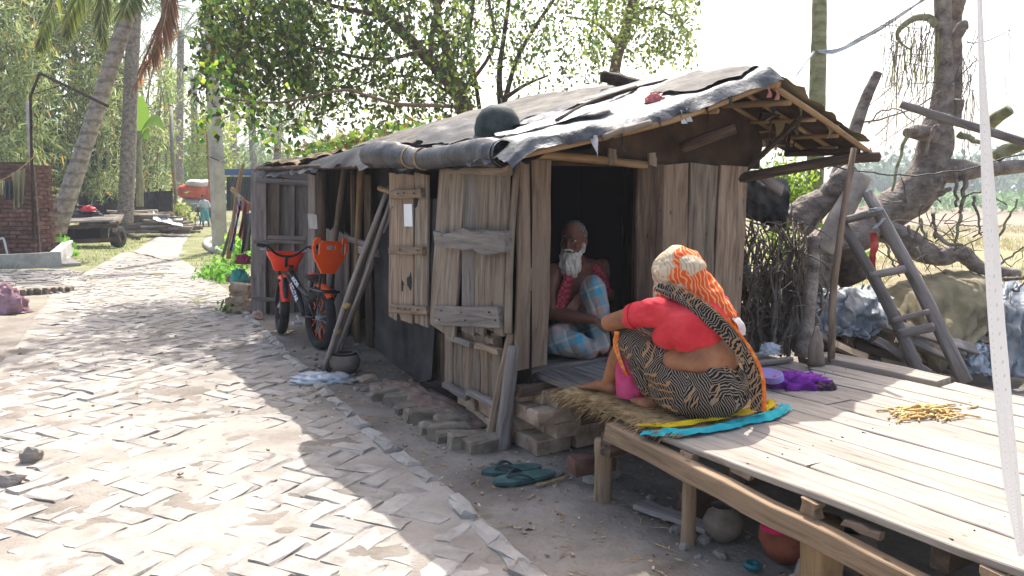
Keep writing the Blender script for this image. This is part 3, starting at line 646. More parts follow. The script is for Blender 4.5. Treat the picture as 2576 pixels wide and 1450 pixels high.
# ------------------------------------------------------------------ straw mat, cloths, small things on the deck
matt = empty('straw_mat', HU(0.3, 0.95, DZ), 'frayed straw mat under the squatting woman', 'mat')
def mz(u, v): return DZ + 0.012 + 0.008 * fbm(u * 5, v * 5, 1, 2) - 0.03 * float(sstep(0.06, -0.12, u)) * (1 if v < 1.2 else .2)
MB().grid(lambda s, t: HU(-0.05 + 0.02 * fbm(t * 9, 0, 1, 3) + (0.74) * s, 0.50 + 0.9 * t, mz(-0.05 + 0.74 * s, 0.5 + 0.9 * t)), 30, 30).build('mat_sheet', STRAW, matt, smooth=True)
N = 1300; P = np.zeros((N, 3)); d = np.zeros((N, 3))
for i in range(N):
    v_ = R(0.46, 1.42); edge = random.random() < 0.5; u_ = R(-0.07, 0.02) if edge else R(-0.02, 0.70)
    p = HU(u_, v_, mz(u_, v_) + 0.006); P[i] = p; dd = -U * 1 + V * R(-.35, .35) + Z * (R(-.9, .0) if edge else R(-.02, .06))
    if v_ > 1.36: dd = V * .4 - U + Z * R(-.1, .1)
    if v_ < 0.52: dd = -U * R(.4, 1.2) - V * R(-.3, .8) + Z * R(-.7, .2)
    d[i] = dd
o = quads('straws', blades(P, d, rng.uniform(.04, .09, N), 0.004), DRYL, matt, pal(N, ['7d6342', 'a0855c', 'b89e72', '654e33'])); o['kind'] = 'stuff'
TEAL = cloth('teal_cloth', ['1f8f97', '2fa6ad', '4ab9bd'], scale=8); YEL = cloth('yellow_cloth', ['b89a08', 'd0b11a'], scale=8)
def crumple(name, path, wid, hgt_, mat, par=None, seed=1.0, n=50, m=10, amp=0.012, taper=0.0):
    """a strip of crumpled cloth lying along a path"""
    C_ = curve(path, n); mb = MB()
    def fn(s, t):
        i = min(int(s * n), n); c = C_[i]; dd = (C_[min(i + 1, n)] - C_[max(i - 1, 0)]).normalized(); sd = Vector((-dd.y, dd.x, 0)); a = (t - 0.5)
        wv = wid * (1 + 0.35 * fbm(s * 7, seed, 1, seed)) * (1 - taper * abs(2 * s - 1) ** 3)
        return c + sd * (a * wv + amp * fbm(s * 9, t * 3, 1, seed + 3)) + Z * (hgt_ * (1 - (2 * a) ** 2) * (0.6 + 0.6 * fbm(s * 8, t * 4, 1, seed + 5)) + amp * fbm(s * 14, t * 8, 1, seed + 1) * 0.8)
    mb.grid(fn, n, m); return mb.build(name, mat, par, smooth=True)
tag(crumple('teal_cloth', [HU(-0.10, 1.25, DZ - .015), HU(-0.02, 1.38, DZ + .012), HU(0.15, 1.42, DZ + .012), HU(0.35, 1.42, DZ + .012), HU(0.55, 1.42, DZ + .012), HU(0.72, 1.36, DZ + .012)], 0.075, 0.025, TEAL, seed=3), 'crumpled turquoise cloth strip along the front of the straw mat', 'cloth')
tag(crumple('yellow_cloth', [HU(-0.08, 1.20, DZ + .012), HU(0.02, 1.33, DZ + .03), HU(0.3, 1.365, DZ + .034), HU(0.58, 1.36, DZ + .034), HU(0.73, 1.27, DZ + .02)], 0.04, 0.012, YEL, seed=5), 'thin yellow cloth edge lying behind the turquoise strip', 'cloth')
PURP = cloth('purple_cloth', ['4f1d66', '7b2f92', 'a04db0'], scale=7); DKCL = cloth('dark_cloth', ['251a22', '44323a', '7d6a6a'], scale=16)
def heap(name, c, r, mat, par=None, seed=1.0, amp=0.3, freq=5.0, nu=40, nv=16, Rm=None):
    mb = MB(); c = Vector(c); vs = []
    for j in range(nv + 1):
        th = 0.5 * math.pi * 1.25 * j / nv
        for i in range(nu):
            ph = 2 * math.pi * i / nu; dx, dy, dz = math.sin(th) * math.cos(ph), math.sin(th) * math.sin(ph), math.cos(th)
            k = 1 + amp * noise.fractal(Vector((dx * freq + seed, dy * freq, dz * freq * .7)), 1.0, 2.0, 3) + amp * .4 * noise.noise(Vector((dx * 13, dy * 13 + seed, dz * 9)))
            q = Vector((r[0] * dx * k, r[1] * dy * k, max(-0.003, r[2] * dz * k)))
            vs.append(c + (Rm @ q if Rm is not None else q))
    mb.add(vs, [(j * nu + i, (j + 1) * nu + i, (j + 1) * nu + (i + 1) % nu, j * nu + (i + 1) % nu) for j in range(nv) for i in range(nu)])
    return mb.build(name, mat, par, smooth=True)
tag(heap('purple_cloth', gp(2005, 972, DZ + .004), (0.155, 0.085, 0.075), PURP, seed=2.2, amp=0.45), 'crumpled purple cloth lying on the platform', 'cloth')
tag(heap('dark_cloth', gp(2068, 975, DZ + .004), (0.07, 0.05, 0.035), DKCL, seed=5.2, amp=0.5), 'small dark printed cloth beside the purple cloth', 'cloth')
LIL = plastic('lilac_plastic', ['8576b8', '9a8cca'], 0.4, bump=0.05); DOT = plastic('red_dot', ['b04a52', 'c45e64'], bump=0)
sn = empty('plastic_sandal', gp(1935, 1000, DZ), 'lilac plastic sandal propped on edge behind the woman', 'sandal')
def sole_outline(L, w0, n=28):
    pts = []
    for i in range(n):
        a = 2 * math.pi * i / n; x = math.cos(a); wd = w0 * (1 + 0.13 * x - 0.10 * math.exp(-((x + 0.15) / 0.4) ** 2)); pts.append((L / 2 * x, wd / 2 * math.sin(a) * (1.0 if abs(x) < .9 else 1.05)))
    return pts
def extrude(mb, pts, h, W, m=0, ch=0.003):
    n = len(pts); rings = [(0, .98), (ch, 1), (h - ch, 1), (h, .97)]; vs = [W @ Vector((x * k, y * k, z)) for z, k in rings for x, y in pts]
    fs = [(r * n + i, r * n + (i + 1) % n, (r + 1) * n + (i + 1) % n, (r + 1) * n + i) for r in range(3) for i in range(n)] + [tuple(range(n))[::-1], tuple(3 * n + i for i in range(n))]
    return mb.add(vs, fs, m)
sx = gp(1968, 985, DZ) - gp(1905, 960, DZ); sx.normalize()
W = frame(gp(1936, 976, DZ) + Z * 0.05, sx, up=Vector((0.05, -0.8, 0.55)))
extrude(MB(), sole_outline(0.2, 0.105), 0.035, W).build('sole', LIL, sn, smooth=False)
mb = MB(); mb.lathe([(0, 0.038), (0.009, 0.038), (0.011, 0.036), (0.011, 0.03)], n=12, Rm=None); o = mb.build('plug', DOT, sn, W @ Matrix.Translation((0.07, -0.01, 0)))
# pods
N = 110; mb = MB(); POD = M('dry_pods', ['8f6f3e', 'b9965c', 'd4b883', '7d8040'], 30, vary=0)
for i in range(N):
    a = rng.normal(size=2); c = gp(2325 + a[0] * 42, 1042 + a[1] * 10, DZ); 
    if i > 90: c = gp(R(2222, 2450), R(1018, 1068), DZ)
    an = random.gauss(0.35, 0.5); L = R(.05, .10); dv = Vector((math.cos(an), math.sin(an), 0)) * L / 2; z = 0.006 + max(0, 0.03 * (1 - (a[0] ** 2 + a[1] ** 2) / 3)) * random.random() if i <= 90 else 0.006
    bow = Vector((R(-.01, .01), R(-.01, .01), 0)); pp = curve([c - dv + Z * z, c + bow + Z * (z + R(0, .006)), c + dv + Z * z], 6)
    mb.tube(pp, [0.002] + [R(.004, .0068) for _ in range(5)] + [0.002], 5)
tag(mb.build('bean_pods', POD, smooth=True), 'scatter of dry bean pods spread on the sunlit deck boards', 'pods', kind='stuff')
# stump standing at the back of the deck
st = pole('stump', None, [HU(1.67, 0.83, DZ), HU(1.66, 0.83, DZ + 0.1), HU(1.665, 0.83, DZ + 0.16), HU(1.66, 0.83, DZ + 0.24)], [0.048, 0.045, 0.036, 0.012], WOOD, n=12, jit=0.08); tag(st, 'short pointed wooden stump at the back of the deck beside the pole', 'stump')
# clear crumpled bag by the thicket
tag(heap('plastic_bag', gp(1935, 888, DZ + .02), (0.06, 0.05, 0.06), TARPC, seed=7.7, amp=0.5), 'crumpled clear plastic bag at the foot of the thicket', 'bag')

# ------------------------------------------------------------------ flip-flops on the ground
FOAM = M('dark_green_foam', ['2c4240', '3d5653', '54706b'], 12, bump=0.2); STRAP = plastic('strap_rubber', ['1f2b2b', '2e3c3b'], 0.55, bump=0)
for i, (hx, tx, lb) in enumerate((((1396, 1194), (1240, 1222), 'dark green flip-flop lying nearer the viewer of the pair'), ((1362, 1180), (1211, 1196), 'dark green flip-flop lying behind its mate'))):
    h_, t_ = gp(*hx), gp(*tx); L = (t_ - h_).length; W = frame((h_ + t_) / 2 + Z * (gz((h_ + t_) / 2) + 0.006), (t_ - h_)); f = empty('flip_flop', W.translation, lb, 'flip-flop', 'flip-flops before the doorway')
    extrude(MB(), sole_outline(L, L * 0.37), 0.022, W).build('sole', FOAM, f)
    sg = -1 if i else 1
    for s_ in (-1, 1):
        pp = curve([W @ Vector((L * .28, 0.0, .022)), W @ Vector((L * .2, s_ * L * .06, .045)), W @ Vector((L * .06, s_ * L * .15, .042)), W @ Vector((-L * .06, s_ * L * .18, .016))], 10)
        MB().tube(pp, lerpl([.005, .011, .013, .010], 10), 6, flat=0.45).build('strap', STRAP, f, smooth=True)
stk = pole('stick', None, [gp(1352, 1226) + Z * .008, gp(1432, 1202) + Z * .008], [.007, .006], STRAW); tag(stk, 'short dry stick beside the flip-flops', 'stick')

# ------------------------------------------------------------------ along the foot of the hut wall
kb = empty('brick_kerb', HU(-0.1, -0.9), 'row of loose mossy bricks along the foot of the hut wall', 'kerb')
kbm = [brick_mesh('kerb_brick', 0.25, 0.12, 0.10, 0.014, 0.012, BRICKM) for _ in range(6)]
for i, (x, y, an) in enumerate(((975, 985, 0), (1008, 995, .1), (1035, 1012, -.1), (1060, 1030, .1), (1090, 1035, 0.05), (1105, 1062, .1), (1135, 1072, -.05), (1155, 1080, 0), (1190, 1092, .1), (1215, 1103, .05), (1232, 1085, .1), (1150, 1045, .2))):
    p = gp(x, y, 0.06); inst('kerb_brick', kbm[i % 6], kb, frame(p - Z * 0.045 + Z * R(-.014, .012) + U * R(-.03, .02), U + V * (0.25 + an + R(-.3, .3))) @ Matrix.Rotation(R(-.14, .14), 4, 'X') @ Matrix.Rotation(R(-.1, .1), 4, 'Y'))
heap('soil_bank', HU(-0.02, -1.0, -0.02), (0.16, 0.75, 0.12), M('reddish_soil', ['5f4c40', '7c665a', '8d7a6c'], 8, bump=0.6, bscale=30), kb, seed=3, amp=0.2, Rm=Matrix(((U.x, V.x, 0), (U.y, V.y, 0), (0, 0, 1))))
pt = empty('clay_pot', gp(868, 940), 'broken grey clay pot with sooty mouth against the leaning poles', 'pot')
c = gp(868, 940); mb = MB(); mb.lathe([(0.0, 0.0), (0.07, 0.005), (0.115, 0.06), (0.125, 0.11), (0.105, 0.155), (0.075, 0.178), (0.07, 0.172), (0.095, 0.15), (0.112, 0.11), (0.1, 0.06), (0, 0.03)], c, 24); mb.build('pot_body', CLAY, pt, smooth=True)
mb = MB(); mb.lathe([(0.0, 0.165), (0.06, 0.176), (0.085, 0.172), (0.098, 0.163), (0.100, 0.158)], c, 24); mb.build('soot_cap', SOOT, pt, smooth=True)
ps = heap('plastic_sheet', gp(808, 962, 0.0) + Z * .01, (0.24, 0.14, 0.06), TARPC, seed=11, amp=0.35, freq=4); tag(ps, 'crumpled white plastic sheet on the ground before the clay pot', 'plastic')
ys = heap('yellow_wrapper', gp(782, 945, 0.02), (0.05, 0.03, 0.03), YEL, seed=2, amp=0.5); tag(ys, 'small yellow wrapper sticking out behind the white plastic sheet', 'wrapper')
def rock(name, c, r, mat, label, cat='stone', seed=0.0, group=None, par=None):
    mb = MB(); mb.ell((0, 0, 0), 1, nu=12, nv=8); vs = []
    for q in mb.v: k = 1 + 0.35 * noise.fractal(q * 1.3 + Vector((seed, seed * 2, 0)), 1.0, 2.0, 3); vs.append(Vector((q.x * r[0] * k, q.y * r[1] * k, q.z * r[2] * k)))
    mb.v = vs; o = mb.build(name, mat, par, Matrix.Translation(Vector(c) + Z * r[2] * .6), False); 
    if label: tag(o, label, cat, group)
    return o
rock('stone', gpt(82, 1160), (.055, .045, .05), STONE, 'angular grey stone on the left edge of the road', seed=1)
rock('stone', gpt(18, 1222), (.09, .05, .05), STONE, 'flat grey stone cut by the left edge, below the angular stone', seed=4)
rock('stone', gpt(648, 803), (.075, .06, .06), M('pink_stone', ['8f6f64', 'a5887c'], 6), 'reddish stone at the foot of the far door leaf', seed=7)
rock('stone', gpt(1490, 1215), (.05, .04, .045), CONC, 'pale stone beside the front platform leg', seed=9)
rock('stone', gpt(1527, 1205), (.07, .06, .08), STONE, 'grey stone leaning against the front platform leg', seed=12)
br = inst('loose_brick', brick_mesh('loose_brick', 0.23, 0.11, 0.08, 0.012, 0.01, BRICKR), None, frame(HU(0.04, 0.72, 0.10), U + V * .2)); tag(br, 'loose brick lying under the front corner of the platform', 'brick')
bs_ = [brick_mesh('half_brick', 0.14, 0.10, 0.07, 0.014, 0.014, BRICK) for _ in range(4)]
for k, (x, y, lb) in enumerate(((1320, 1440, 'broken brick at the bottom edge of the dirt yard'), (1045, 965, 'broken brick beside the hanging black sheet'), (925, 955, 'broken brick to the right of the clay pot'), (945, 975, 'broken brick before the brick kerb end'))):
    o = inst('broken_brick', bs_[k], None, Matrix.Translation(gpt(x, y) - Z * .012) @ Matrix.Rotation(R(0, 3), 4, 'Z') @ Matrix.Rotation(.2, 4, 'X')); tag(o, lb, 'brick')

# ------------------------------------------------------------------ things under the platform
def pot(name, p, r, mat, label, tilt=0.0):
    t = empty(name, p, label, 'pot'); Rm = Matrix.Rotation(tilt, 3, 'Y'); mb = MB()
    mb.lathe([(0, 0), (r * .5, .0), (r * .92, r * .5), (r, r * .95), (r * .8, r * 1.4), (r * .5, r * 1.6), (r * .5, r * 1.7), (r * .62, r * 1.78), (r * .56, r * 1.78), (r * .44, r * 1.65), (r * .7, r * 1.35), (r * .9, r * .95)], p, 20, Rm=Rm); mb.build('pot_body', mat, t, smooth=True); return t
pot('clay_jar', HU(0.10, 1.55, 0.0), 0.085, CLAY, 'round grey clay jar behind the middle platform leg')
t = pot('clay_jar', HU(0.16, 1.80, 0.0), 0.11, CLAYR, 'dark red clay jar with a pink patch under the platform', 0.25)
PINK = M('pink_paint', ['c01f55', 'd83a6c'], 12, bump=0); mb = MB()
Rm = frame(HU(0.16, 1.80, 0.13), -U * 1 + V * .35 + Z * .25)
mb.ell((0, 0, 0), (0.03, 0.055, 0.018), nu=14, nv=8); mb.build('pink_patch', PINK, t, Rm @ Matrix.Translation((0.082, 0, 0.0)), True)
pot('clay_jar', HU(0.30, 2.03, 0.0), 0.10, CLAY, 'dark jar behind the pink patched one')
tag(inst('red_brick', brick_mesh('red_brick', 0.2, 0.12, 0.12, 0.012, 0.01, BRICKR), None, frame(HU(0.22, 1.32, 0.06), U)), 'red brick in the shade beneath the platform', 'brick')
tag(plank('loose_board', None, HU(0.02, 1.12, 0.02), HU(0.08, 1.5, 0.03), 0.09, 0.025, Z, WOODG), 'grey board lying under the platform', 'board')
tag(plank('loose_board', None, HU(0.0, 2.0, 0.03), HU(0.16, 2.02, 0.03), 0.06, 0.035, Z, CONC), 'short pale board piece beside the thick stump leg', 'board')
rock('stone', HU(0.06, 2.02, 0.0), (.06, .06, .09), STONE, 'grey stone against the thick stump leg', seed=21)
tl = empty('bottle_cap', gp(1893, 1430), 'teal plastic ring cap on the ground under the platform', 'cap'); mb = MB(); mb.lathe([(0.02, 0.0), (0.034, 0), (0.036, 0.012), (0.028, 0.022), (0.014, 0.018), (0.012, 0.006), (0.0, 0.006)], gp(1893, 1430) + Z * .004, 18); mb.build('ring', plastic('dark_teal', ['14555a', '1f6b70'], bump=0), tl, smooth=True)

# ------------------------------------------------------------------ litter (nobody could count it)
N = 900; P = np.zeros((N, 3)); 
for i in range(N):
    a = random.random()
    if a < .55: p = HU(R(-0.75, 0.2), R(-2.4, 2.6)) 
    elif a < .75: p = HU(R(-0.1, .5), R(.2, 2.4))
    else: p = Vector((R(-5, -1), R(4, 13), 0))
    p.z = gfun(p.x, p.y) + 0.006 + (0.014 if in_road(p.x, p.y) else 0); P[i] = p
d = rng.normal(size=(N, 3)); d[:, 2] *= 0.12; sd = rng.normal(size=(N, 3)); sd[:, 2] *= .25
o = quads('litter', blades(P, d, rng.uniform(.012, .045, N), rng.uniform(.004, .02, N), sd), DRYL, None, pal(N, ['8d7a5c', 'a8977a', '5a4936', 'c9bda8', 'd9d6cf', '74654f'], weights=[.3, .25, .2, .12, .03, .1])); tag(o, 'dry leaf bits, straw and scraps scattered over the dirt', kind='stuff')
mb = MB()
for i in range(300):
    p = HU(R(-0.7, 0.3), R(-2.6, 2.6)) if random.random() < .7 else Vector((R(-4.5, -1), R(3.5, 10), 0)); s = R(.003, .011); p.z = gfun(p.x, p.y) + s * .4 + (0.012 if in_road(p.x, p.y) else 0)
    mb.box(p, (s * 2, s * 1.5, s), Matrix.Rotation(R(0, 3), 3, 'Z') @ Matrix.Rotation(R(-.5, .5), 3, 'X'), j=s * .4)
tag(mb.build('gravel', BRICK), 'small crumbs of brick and stone on the dirt', kind='stuff')

mb = MB()
for i in range(90):
    a = random.random()
    if a < .4: p = HU(R(-.35, .1), R(-2.6, -1.2))
    elif a < .6: p = HU(R(-.3, .35), R(-3.4, -2.4))
    elif a < .8: p = HU(R(-.25, .25), R(-.2, .75))
    else: p = HU(R(-.1, .5), R(.8, 2.3))
    s = R(.010, .032); p.z = gfun(p.x, p.y) + s * .25; b0_ = len(mb.v); mb.ell((0, 0, 0), 1, nu=8, nv=5); sd_ = R(0, 50); an = Matrix.Rotation(R(0, 3), 3, 'Z')
    for q in range(b0_, len(mb.v)): v = mb.v[q]; k = 1 + .5 * noise.noise(v * 1.4 + Vector((sd_, 0, 0))); mb.v[q] = p + an @ Vector((v.x * s * 1.4 * k, v.y * s * k, v.z * s * .6 * k))
tag(mb.build('rubble', STONE), 'brick and stone rubble strewn along the foot of the hut', kind='stuff')
mb = MB()
for i in range(120):
    p = HU(R(-.75, .3), R(-2.4, 2.5)) if random.random() < .8 else Vector((R(-4, -1.5), R(4, 9), 0)); p.z = gfun(p.x, p.y) + .006 + (.012 if in_road(p.x, p.y) else 0); an = R(0, 6.3); L = R(.03, .13); d_ = Vector((math.cos(an), math.sin(an), R(-.02, .06))) * L; mb.tube([p, p + d_ * .5 + Vector((R(-.01, .01), R(-.01, .01), .004)), p + d_], [.0022, .002, .001], 4)
tag(mb.build('twig_litter', STRAW), 'dry twigs and straws lying on the dirt', kind='stuff')
# ------------------------------------------------------------------ things on the roof
def onroof(x, y):
    """where the line of sight meets the left roof slope"""
    d_ = ray(x, y); best = None
    for k in range(800):
        p = CAM + d_ * (4 + k * 0.005); u_, v_, z_ = toUV(p)
        if -0.2 < u_ < 1.45 and z_ < roofz(u_, v_): return p
    return CAM + d_ * 5
p = onroof(1252, 345); rp_ = p + Z * 0.045
pr_ = empty('roof_pot', rp_, 'big round dark green pot upturned on the roof', 'pot'); mb = MB(); mb.lathe([(0.0, 0.15), (0.05, 0.147), (0.1, 0.118), (0.135, 0.065), (0.148, 0.0), (0.14, -0.06), (0.11, -0.11), (0.08, -0.13)], rp_ + Z * .005, 28)
mb.build('pot_body', M('dark_green_clay', ['1d2523', '2f3935', '454d49'], 9, rough=0.7, bump=0.3), pr_, smooth=True)
RED = plastic('red_bag', ['b5504a', 'd0736c', 'd9a29b'], 0.4)
tag(heap('red_bag', onroof(1648, 268) + Z * .02, (0.055, 0.04, 0.05), RED, seed=3, amp=0.45), 'small crumpled red plastic bag on the roof', 'bag')
a_ = HU(1.1, -0.45, 2.2); 
def pxx(p): q = p - CAM; return q.x / q.dot(_fw) * FPX + 1288
v_ = min(np.linspace(-1.5, .4, 120), key=lambda v: abs(pxx(HU(ridgeu(v), v, ridgez(v))) - 1575)); p = HU(ridgeu(v_), v_, ridgez(v_)); lo = pole('roof_log', None, [p + Vector((-.17, .05, .07)), p + Vector((.14, -.10, -.035))], [0.045, 0.05], BARKD, n=7, jit=0.12); tag(lo, 'dark broken log lying across the roof ridge', 'log')
tag(pole('roof_pole', None, [onroof(1400, 330) + Z * .06, onroof(1480, 290) + Z * .07, onroof(1600, 240) + Z * .05], [.012, .014], WOODD), 'thin dark pole lying along the tarpaulin fold', 'pole')
# rolled tarpaulin at the eave
rt_ = empty('rolled_tarp', HU(-0.2, -1.2, 1.68), 'rolled up black tarpaulin tied along the eave above the door', 'tarpaulin')
pa = [onU(918, 392, -0.2), onU(960, 388, -0.22), onU(1010, 392, -0.2), onU(1060, 400, -0.2), onU(1130, 393, -0.2), onU(1200, 384, -0.2), onU(1262, 388, -0.2)]
C_ = curve(pa, 60); mb = MB(); n = 20; vs = []
for i, c in enumerate(C_):
    t = i / 60; r = float(np.interp(t, [0, .04, .2, .38, .45, .5, .75, 1], [.03, .075, .088, .07, .058, .062, .07, .074]))
    for k in range(n):
        a = 2 * math.pi * k / n; rr = r * (1 + 0.12 * fbm(t * 14, math.cos(a) * 1.5, 1, 4) + 0.10 * fbm(t * 4, a * .5, 1, 8)); vs.append(c + (U * -math.cos(a) + Z * math.sin(a)) * rr)
mb.add(vs, [(i * n + k, i * n + (k + 1) % n, (i + 1) * n + (k + 1) % n, (i + 1) * n + k) for i in range(60) for k in range(n)]); mb.build('roll', TARPR, rt_, smooth=True)
c = C_[-1]; mb = MB(); sp_ = []
for i in range(70): a = i * 0.32; r = 0.074 - 0.052 * i / 70; sp_.append((a, r))
vs = [c + V * z_ + (U * math.cos(a) + Z * math.sin(a)) * r for z_ in (-0.01, 0.022 ) for a, r in sp_]; mb.add(vs, [(i, i + 1, 70 + i + 1, 70 + i) for i in range(69)]); mb.build('roll_end', TARPR, rt_, smooth=True)
mb = MB(); mb.lathe([(0, -.005), (0.072, -.005)], n=20); mb.build('roll_core', BLACKP, rt_, frame(c, Vector((0, 0, 1)), up=V))
pole('roll_pole', rt_, [C_[-6], c + V * 0.06], [0.02, 0.018], WOODG)
for t in (0.42, 0.53): 
    c2 = C_[int(t * 60)]; MB().tube([c2 + (U * math.cos(a) + Z * math.sin(a)) * .066 + V * .004 * math.sin(3 * a) for a in np.linspace(0, 6.28, 18)], 0.006, 5).build('tie', STRAW, rt_)
# leaning bundle of poles
lb = empty('pole_bundle', gp(812, 938), 'bundle of grey poles tied together leaning on the hut', 'poles')
for (x0, y0, x1, y1, r, u_) in ((812, 940, 975, 478, .02, 0.0), (826, 935, 985, 500, .016, -.02), (838, 905, 950, 560, .017, .05), (850, 880, 990, 520, .013, -.03), (846, 930, 930, 640, .014, .05), (820, 938, 962, 520, .018, .02), (832, 930, 980, 470, .015, .04), (842, 915, 968, 545, .014, -.02)):
    g0 = gp(x0, y0); pole('pole', lb, [g0, g0.lerp(onU(x1, y1, u_), .5) + Vector((R(-.03, .03), R(-.02, .02), R(-.02, .02))), onU(x1, y1, u_)], [r, r * 1.05, r * .9], WOODG, jit=.06)
for x, y in ((876, 770), (852, 842)):
    c2 = gp(812, 938).lerp(onU(975, 478, 0), np.interp(x, [812, 975], [0, 1])); MB().ell(c2, (0.035, 0.03, 0.03), nu=10, nv=6).build('knot', STRAW, lb, smooth=True)
plank('rung', lb, onU(905, 628, 0.0), onU(950, 638, -0.02), 0.06, 0.03, -U, WOODG)
# ------------------------------------------------------------------ people
RU = Matrix(((U.x, V.x, 0), (U.y, V.y, 0), (0, 0, 1)))
def skinmat(name, cols): return M(name, cols, 7, rough=0.55, vary=0, bump=0.12, bscale=90, spec=0.35)
SKW = skinmat('woman_skin', ['7d4d34', '96623f', 'a8734f']); SKM = skinmat('old_skin', ['553428', '744937', '885d49'])
def limb(mb, pts, rad, n=12):
    pts = [Vector(p) for p in pts]; mb.tube(pts, rad, n)
    for p, r in zip(pts, rad): mb.ell(p, r * 0.995, nu=n, nv=8)
def cap(mb, a, b, ra, rb): limb(mb, [a, b], [ra, rb])
def hand(mb, wrist, d, nrm, L=0.17, curl=0.5, flip=1):
    """palm, four fingers of unequal length with two bends, a thumb from the side of the palm"""
    d = Vector(d).normalized(); nrm = Vector(nrm); nrm = (nrm - d * nrm.dot(d)).normalized(); s = d.cross(nrm) * flip
    Rm = Matrix((d, s, nrm)).transposed(); wrist = Vector(wrist); mb.ell(wrist + d * L * .27, (L * .30, L * .22, L * .085), Rm, 12, 8)
    for k, (o, l) in enumerate(((-.165, .44), (-.055, .50), (.055, .47), (.16, .37))):
        a = wrist + d * L * .5 + s * o * L; l *= L; b = a + (d * math.cos(curl * .4) - nrm * math.sin(curl * .4)) * l * .45; c = b + (d * math.cos(curl) - nrm * math.sin(curl)) * l * .32; e = c + (d * math.cos(curl * 1.6) - nrm * math.sin(curl * 1.6)) * l * .25
        limb(mb, [a, b, c, e], [L * .052, L * .05, L * .046, L * .038], 8)
    a = wrist + d * L * .16 - s * L * .17; b = a + (d * .7 - s * .6 - nrm * .15).normalized() * L * .22; c = b + (d * .95 - s * .1 - nrm * .3).normalized() * L * .18; limb(mb, [a, b, c], [L * .062, L * .055, L * .045], 8)
def foot(mb, heel, toe, up=Z, L=None, side=1):
    heel = Vector(heel); toe = Vector(toe); d = (toe - heel); L = d.length; d.normalize(); u_ = (up - d * up.dot(d)).normalized(); s = d.cross(u_) * side; Rm = Matrix((d, s, u_)).transposed()
    mb.ell(heel + d * L * .1 + u_ * L * .12, (L * .15, L * .13, L * .14), Rm); mb.ell(heel + d * L * .38 + u_ * L * .13, (L * .32, L * .14, L * .13), Rm); mb.ell(heel + d * L * .66 + u_ * L * .08, (L * .22, L * .18, L * .085), Rm)
    for k in range(5):
        o = (-.14 + k * .07); l = [.2, .17, .15, .13, .1][k]; r = [.052, .037, .035, .033, .03][k]; a = heel + d * L * (.78 - .015 * k * k) + s * o * L + u_ * L * .055; limb(mb, [a, a + d * L * l - u_ * L * .01], [L * r, L * r], 8)
def cut(o, p, n):
    bm = bmesh.new(); bm.from_mesh(o.data); bmesh.ops.bisect_plane(bm, geom=bm.verts[:] + bm.edges[:] + bm.faces[:], plane_co=Vector(p), plane_no=Vector(n), clear_outer=True); bm.to_mesh(o.data); bm.free(); o.data.update()
    return o
def fold(amp, fx, seed, ax=None):
    def f(p, n):
        q = p if ax is None else Vector((p.dot(ax[0]) * fx[0], p.dot(ax[1]) * fx[1], p.z * fx[2]))
        if ax is None: q = Vector((p.x * fx[0], p.y * fx[1], p.z * fx[2]))
        return p + n * (amp * noise.fractal(q + Vector((seed, seed, seed)), 1.0, 2.0, 3))
    return f

def skirt_top(o):
    # trim above the waist only behind the lap, so that the raised knee stays covered
    bm = bmesh.new(); bm.from_mesh(o.data); kill = []
    for f in bm.faces:
        u_, v_, z_ = toUV(f.calc_center_median())
        if z_ > 0.688 + 0.02 * math.sin(u_ * 30) and v_ > 1.13: kill.append(f)
    bmesh.ops.delete(bm, geom=kill, context='FACES'); bm.to_mesh(o.data); bm.free(); o.data.update(); return o
# ---- the woman squatting on the mat with her back to us
wo = empty('person', HU(0.30, 1.28, DZ), 'person in red blouse, patterned sari and orange veil squatting with back turned', 'person')
b = MB()
for c, r in (((.30, 1.255, .555), (.185, .15, .13)), ((.31, 1.255, .70), (.152, .108, .125)), ((.30, 1.19, .83), (.152, .100, .145)), ((.30, 1.125, .91), (.168, .08, .068)), ((.31, 1.035, 1.085), (.082, .10, .115)), ((.31, .985, 1.04), (.06, .06, .06)), ((.205, 1.165, .69), (.085, .10, .065)), ((.31, 1.275, .725), (.13, .082, .075))):
    b.ell(HU(*c), r, RU, 16, 12)
limb(b, [HU(.31, 1.12, .93), HU(.31, 1.06, 1.02)], [.06, .05])
b.ell(HU(.31, .935, 1.065), (.016, .022, .025), RU); b.ell(HU(.31, .955, 1.01), (.03, .02, .02), RU)
limb(b, [HU(.135, 1.095, .925), HU(.10, .95, .885), HU(.075, .805, .835)], [.058, .05, .043]); limb(b, [HU(.075, .805, .835), HU(.18, .79, .845), HU(.30, .80, .85)], [.043, .038, .026]); hand(b, HU(.30, .80, .85), U, Z + V * .3, .16, .6)
limb(b, [HU(.48, 1.13, .92), HU(.53, 1.0, .84), HU(.55, .88, .80)], [.058, .05, .042]); limb(b, [HU(.55, .88, .80), HU(.46, .79, .84), HU(.36, .76, .85)], [.042, .036, .026]); hand(b, HU(.36, .76, .85), -U, Z, .16, .6, -1)
limb(b, [HU(.22, 1.22, .55), HU(.19, 1.03, .66), HU(.165, .85, .755)], [.10, .085, .06]); limb(b, [HU(.165, .85, .755), HU(.16, .77, .63), HU(.16, .70, .50)], [.058, .05, .033]); foot(b, HU(.165, .755, DZ + .018), HU(.13, .525, DZ + .012), L=.23)
limb(b, [HU(.38, 1.22, .53), HU(.50, 1.08, .52), HU(.60, .95, .505)], [.10, .085, .065]); limb(b, [HU(.60, .95, .505), HU(.45, .97, .485), HU(.30, 1.0, .475)], [.055, .048, .034]); foot(b, HU(.30, 1.04, DZ + .02), HU(.095, .965, DZ + .016), Z * .75 + V * .5, side=-1)
remesh('body', b, SKW, wo, 0.0065, 5)
BLOU = cloth('red_blouse', ['c22a33', 'd43b42', 'dd4a4c'], 0.85, 6)
b = MB()
